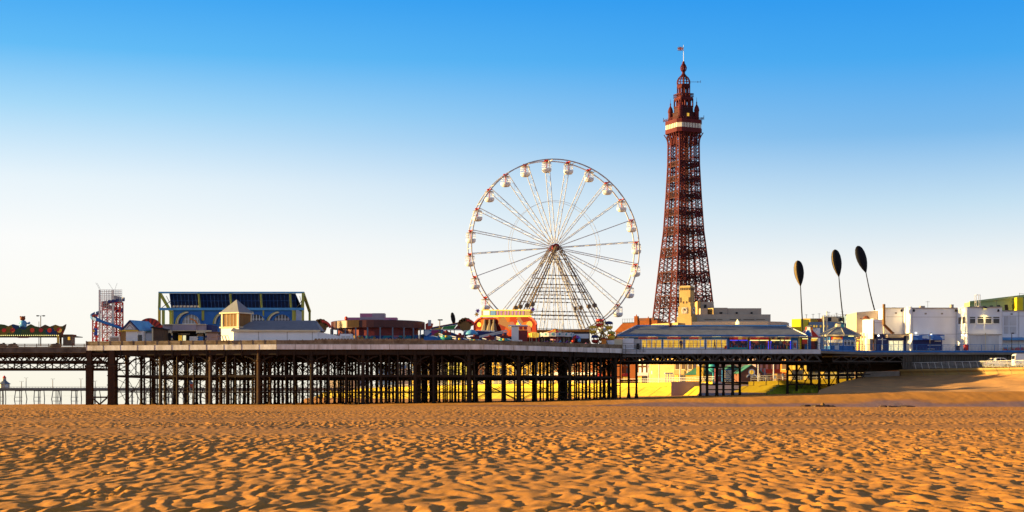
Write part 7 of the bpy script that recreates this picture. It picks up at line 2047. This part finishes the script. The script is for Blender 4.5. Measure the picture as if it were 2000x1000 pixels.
# ------------------------------------------------------------------ people, a few pixels tall
def person(x, y, z, face, jacket, legs, label, walk=.22, group=None):
    """one continuous skinned body; the colours of clothes, skin and hair lie on it by height"""
    key = 'body_' + jacket + legs
    m = M.get(key)
    if m is None:
        m = bpy.data.materials.new(key); m.use_nodes = True; t = m.node_tree; b = t.nodes['Principled BSDF']; b.inputs['Roughness'].default_value = .8
        tc_ = t.nodes.new('ShaderNodeTexCoord'); sp = t.nodes.new('ShaderNodeSeparateXYZ'); t.links.new(tc_.outputs['Object'], sp.inputs[0])
        dv = t.nodes.new('ShaderNodeMath'); dv.operation = 'DIVIDE'; dv.inputs[1].default_value = 1.9; t.links.new(sp.outputs[2], dv.inputs[0])
        cr = t.nodes.new('ShaderNodeValToRGB'); cr.color_ramp.interpolation = 'CONSTANT'; e = cr.color_ramp.elements
        cols_ = {'navy': (.03, .04, .1), 'black': (.02, .02, .02), 'red': (.45, .03, .03), 'white': (.6, .6, .6), 'grey': (.2, .2, .2), 'blue': (.05, .12, .35), 'pink': (.5, .2, .25), 'tan': (.35, .25, .15)}
        st_ = [(0, (.02, .02, .02)), (.04, cols_[legs]), (.47, cols_[jacket]), (.79, (.5, .3, .2)), (.88, (.08, .05, .03))]
        while len(e) < len(st_): e.new(.5)
        for i, (p, c) in enumerate(st_): e[i].position = p; e[i].color = (*c, 1)
        t.links.new(dv.outputs[0], cr.inputs[0]); t.links.new(cr.outputs[0], b.inputs['Base Color']); M[key] = m
    V = [((0, 0, .95), .15), ((0, 0, 1.15), .14), ((0, 0, 1.4), .17), ((0, 0, 1.52), .065), ((0, .02, 1.62), .095), ((0, .03, 1.72), .09),
         ((-.1, 0, .88), .095), ((-.11, -walk * .5, .48), .07), ((-.11, -walk, .07), .045), ((-.11, -walk + .17, .03), .035),
         ((.1, 0, .88), .095), ((.11, walk * .6, .5), .07), ((.11, walk * .6, .07), .045), ((.11, walk * .6 + .17, .03), .035),
         ((-.22, 0, 1.38), .06), ((-.27, walk * .35, 1.12), .048), ((-.26, walk * .7, .88), .036),
         ((.22, 0, 1.38), .06), ((.27, -walk * .35, 1.12), .048), ((.26, -walk * .5, .88), .036)]
    E = [(0, 1), (1, 2), (2, 3), (3, 4), (4, 5), (0, 6), (6, 7), (7, 8), (8, 9), (0, 10), (10, 11), (11, 12), (12, 13), (2, 14), (14, 15), (15, 16), (2, 17), (17, 18), (18, 19)]
    me = bpy.data.meshes.new('person'); me.from_pydata([v for v, r in V], E, [])
    o = bpy.data.objects.new('person', me); col.objects.link(o)
    md = o.modifiers.new('skin', 'SKIN'); 
    for i, (v, r) in enumerate(V): me.skin_vertices[0].data[i].radius = (r, r)
    me.skin_vertices[0].data[0].use_root = True
    md.use_smooth_shade = True
    sb = o.modifiers.new('smooth', 'SUBSURF'); sb.levels = 1; sb.render_levels = 1
    me.materials.append(m)
    o.location = (x, y, z); o.rotation_euler = (0, 0, face)
    return tag(o, label, 'person', group)
def on_prom(px, Y, z, *a): person(X(px, Y), Y, z, *a)
on_prom(1061, 548, 5.75, 1.2, 'black', 'black', 'person in black on the far promenade before the columned terrace')
on_prom(1067, 548, 5.75, 1.5, 'red', 'navy', 'person in red jacket on the far promenade before the columned terrace')
on_prom(1102, 520, 5.5, 1.6, 'white', 'black', 'person in white top walking before the brick terrace')
on_prom(1140, 505, 5.4, 4.6, 'navy', 'black', 'person in navy on the promenade before the white shopfront')
on_prom(1331, 420, 4.9, .4, 'pink', 'tan', 'person in pink on the promenade by the green-roofed hall')
on_prom(1336, 420, 4.9, 3.0, 'red', 'black', 'person in red beside the one in pink by the hall')
person(X(1076, 300), 300, sand_z(X(1076, 300), 300), 1.4, 'black', 'black', 'person in black standing on the sand under the pier')
person(X(1108, 330), 330, sand_z(X(1108, 330), 330), 1.4, 'pink', 'grey', 'person in pink walking on the sand beyond the columns')
person(X(1103, 331), 331, sand_z(X(1103, 331), 331), 1.5, 'red', 'navy', 'person in red walking ahead on the sand beyond the columns')
person(X(1529, 315), 315, 4.6, .3, 'blue', 'white', 'person in blue top standing behind the short yellow wall')
person(X(1484, 320), 320, 4.5, 1.0, 'white', 'grey', 'person in white at the left end of the short yellow wall')
person(X(1524, 272.4), 272.4, ZD, 2.6, 'grey', 'navy', 'person in grey standing before the third arcade bay')
person(X(1532, 272.3), 272.3, ZD, 3.4, 'red', 'navy', 'person in red at the third arcade bay')
person(X(1594, 273.3), 273.3, ZD, 3.0, 'black', 'black', 'person in black at the red and blue kiosk counter')
person(X(1330, 272.0), 272.0, ZD, 3.3, 'navy', 'black', 'person in navy standing outside the second group of lit windows')
person(X(1396, 272.1), 272.1, ZD, 1.5, 'tan', 'navy', 'person in tan coat outside the fourth group of lit windows')
person(X(1668, 283.5), 283.5, ZD, 4.5, 'white', 'navy', 'person in white top behind the blue railing right of the octagonal kiosk')
person(X(1052, 259.5), 259.5, ZD, 2.0, 'red', 'black', 'person in red between the yellow stall and the carousel')
person(X(684, 300), 300, sand_z(X(684, 300), 300), 1.0, 'tan', 'navy', 'person in tan coat on the sand under the left half of the pier')
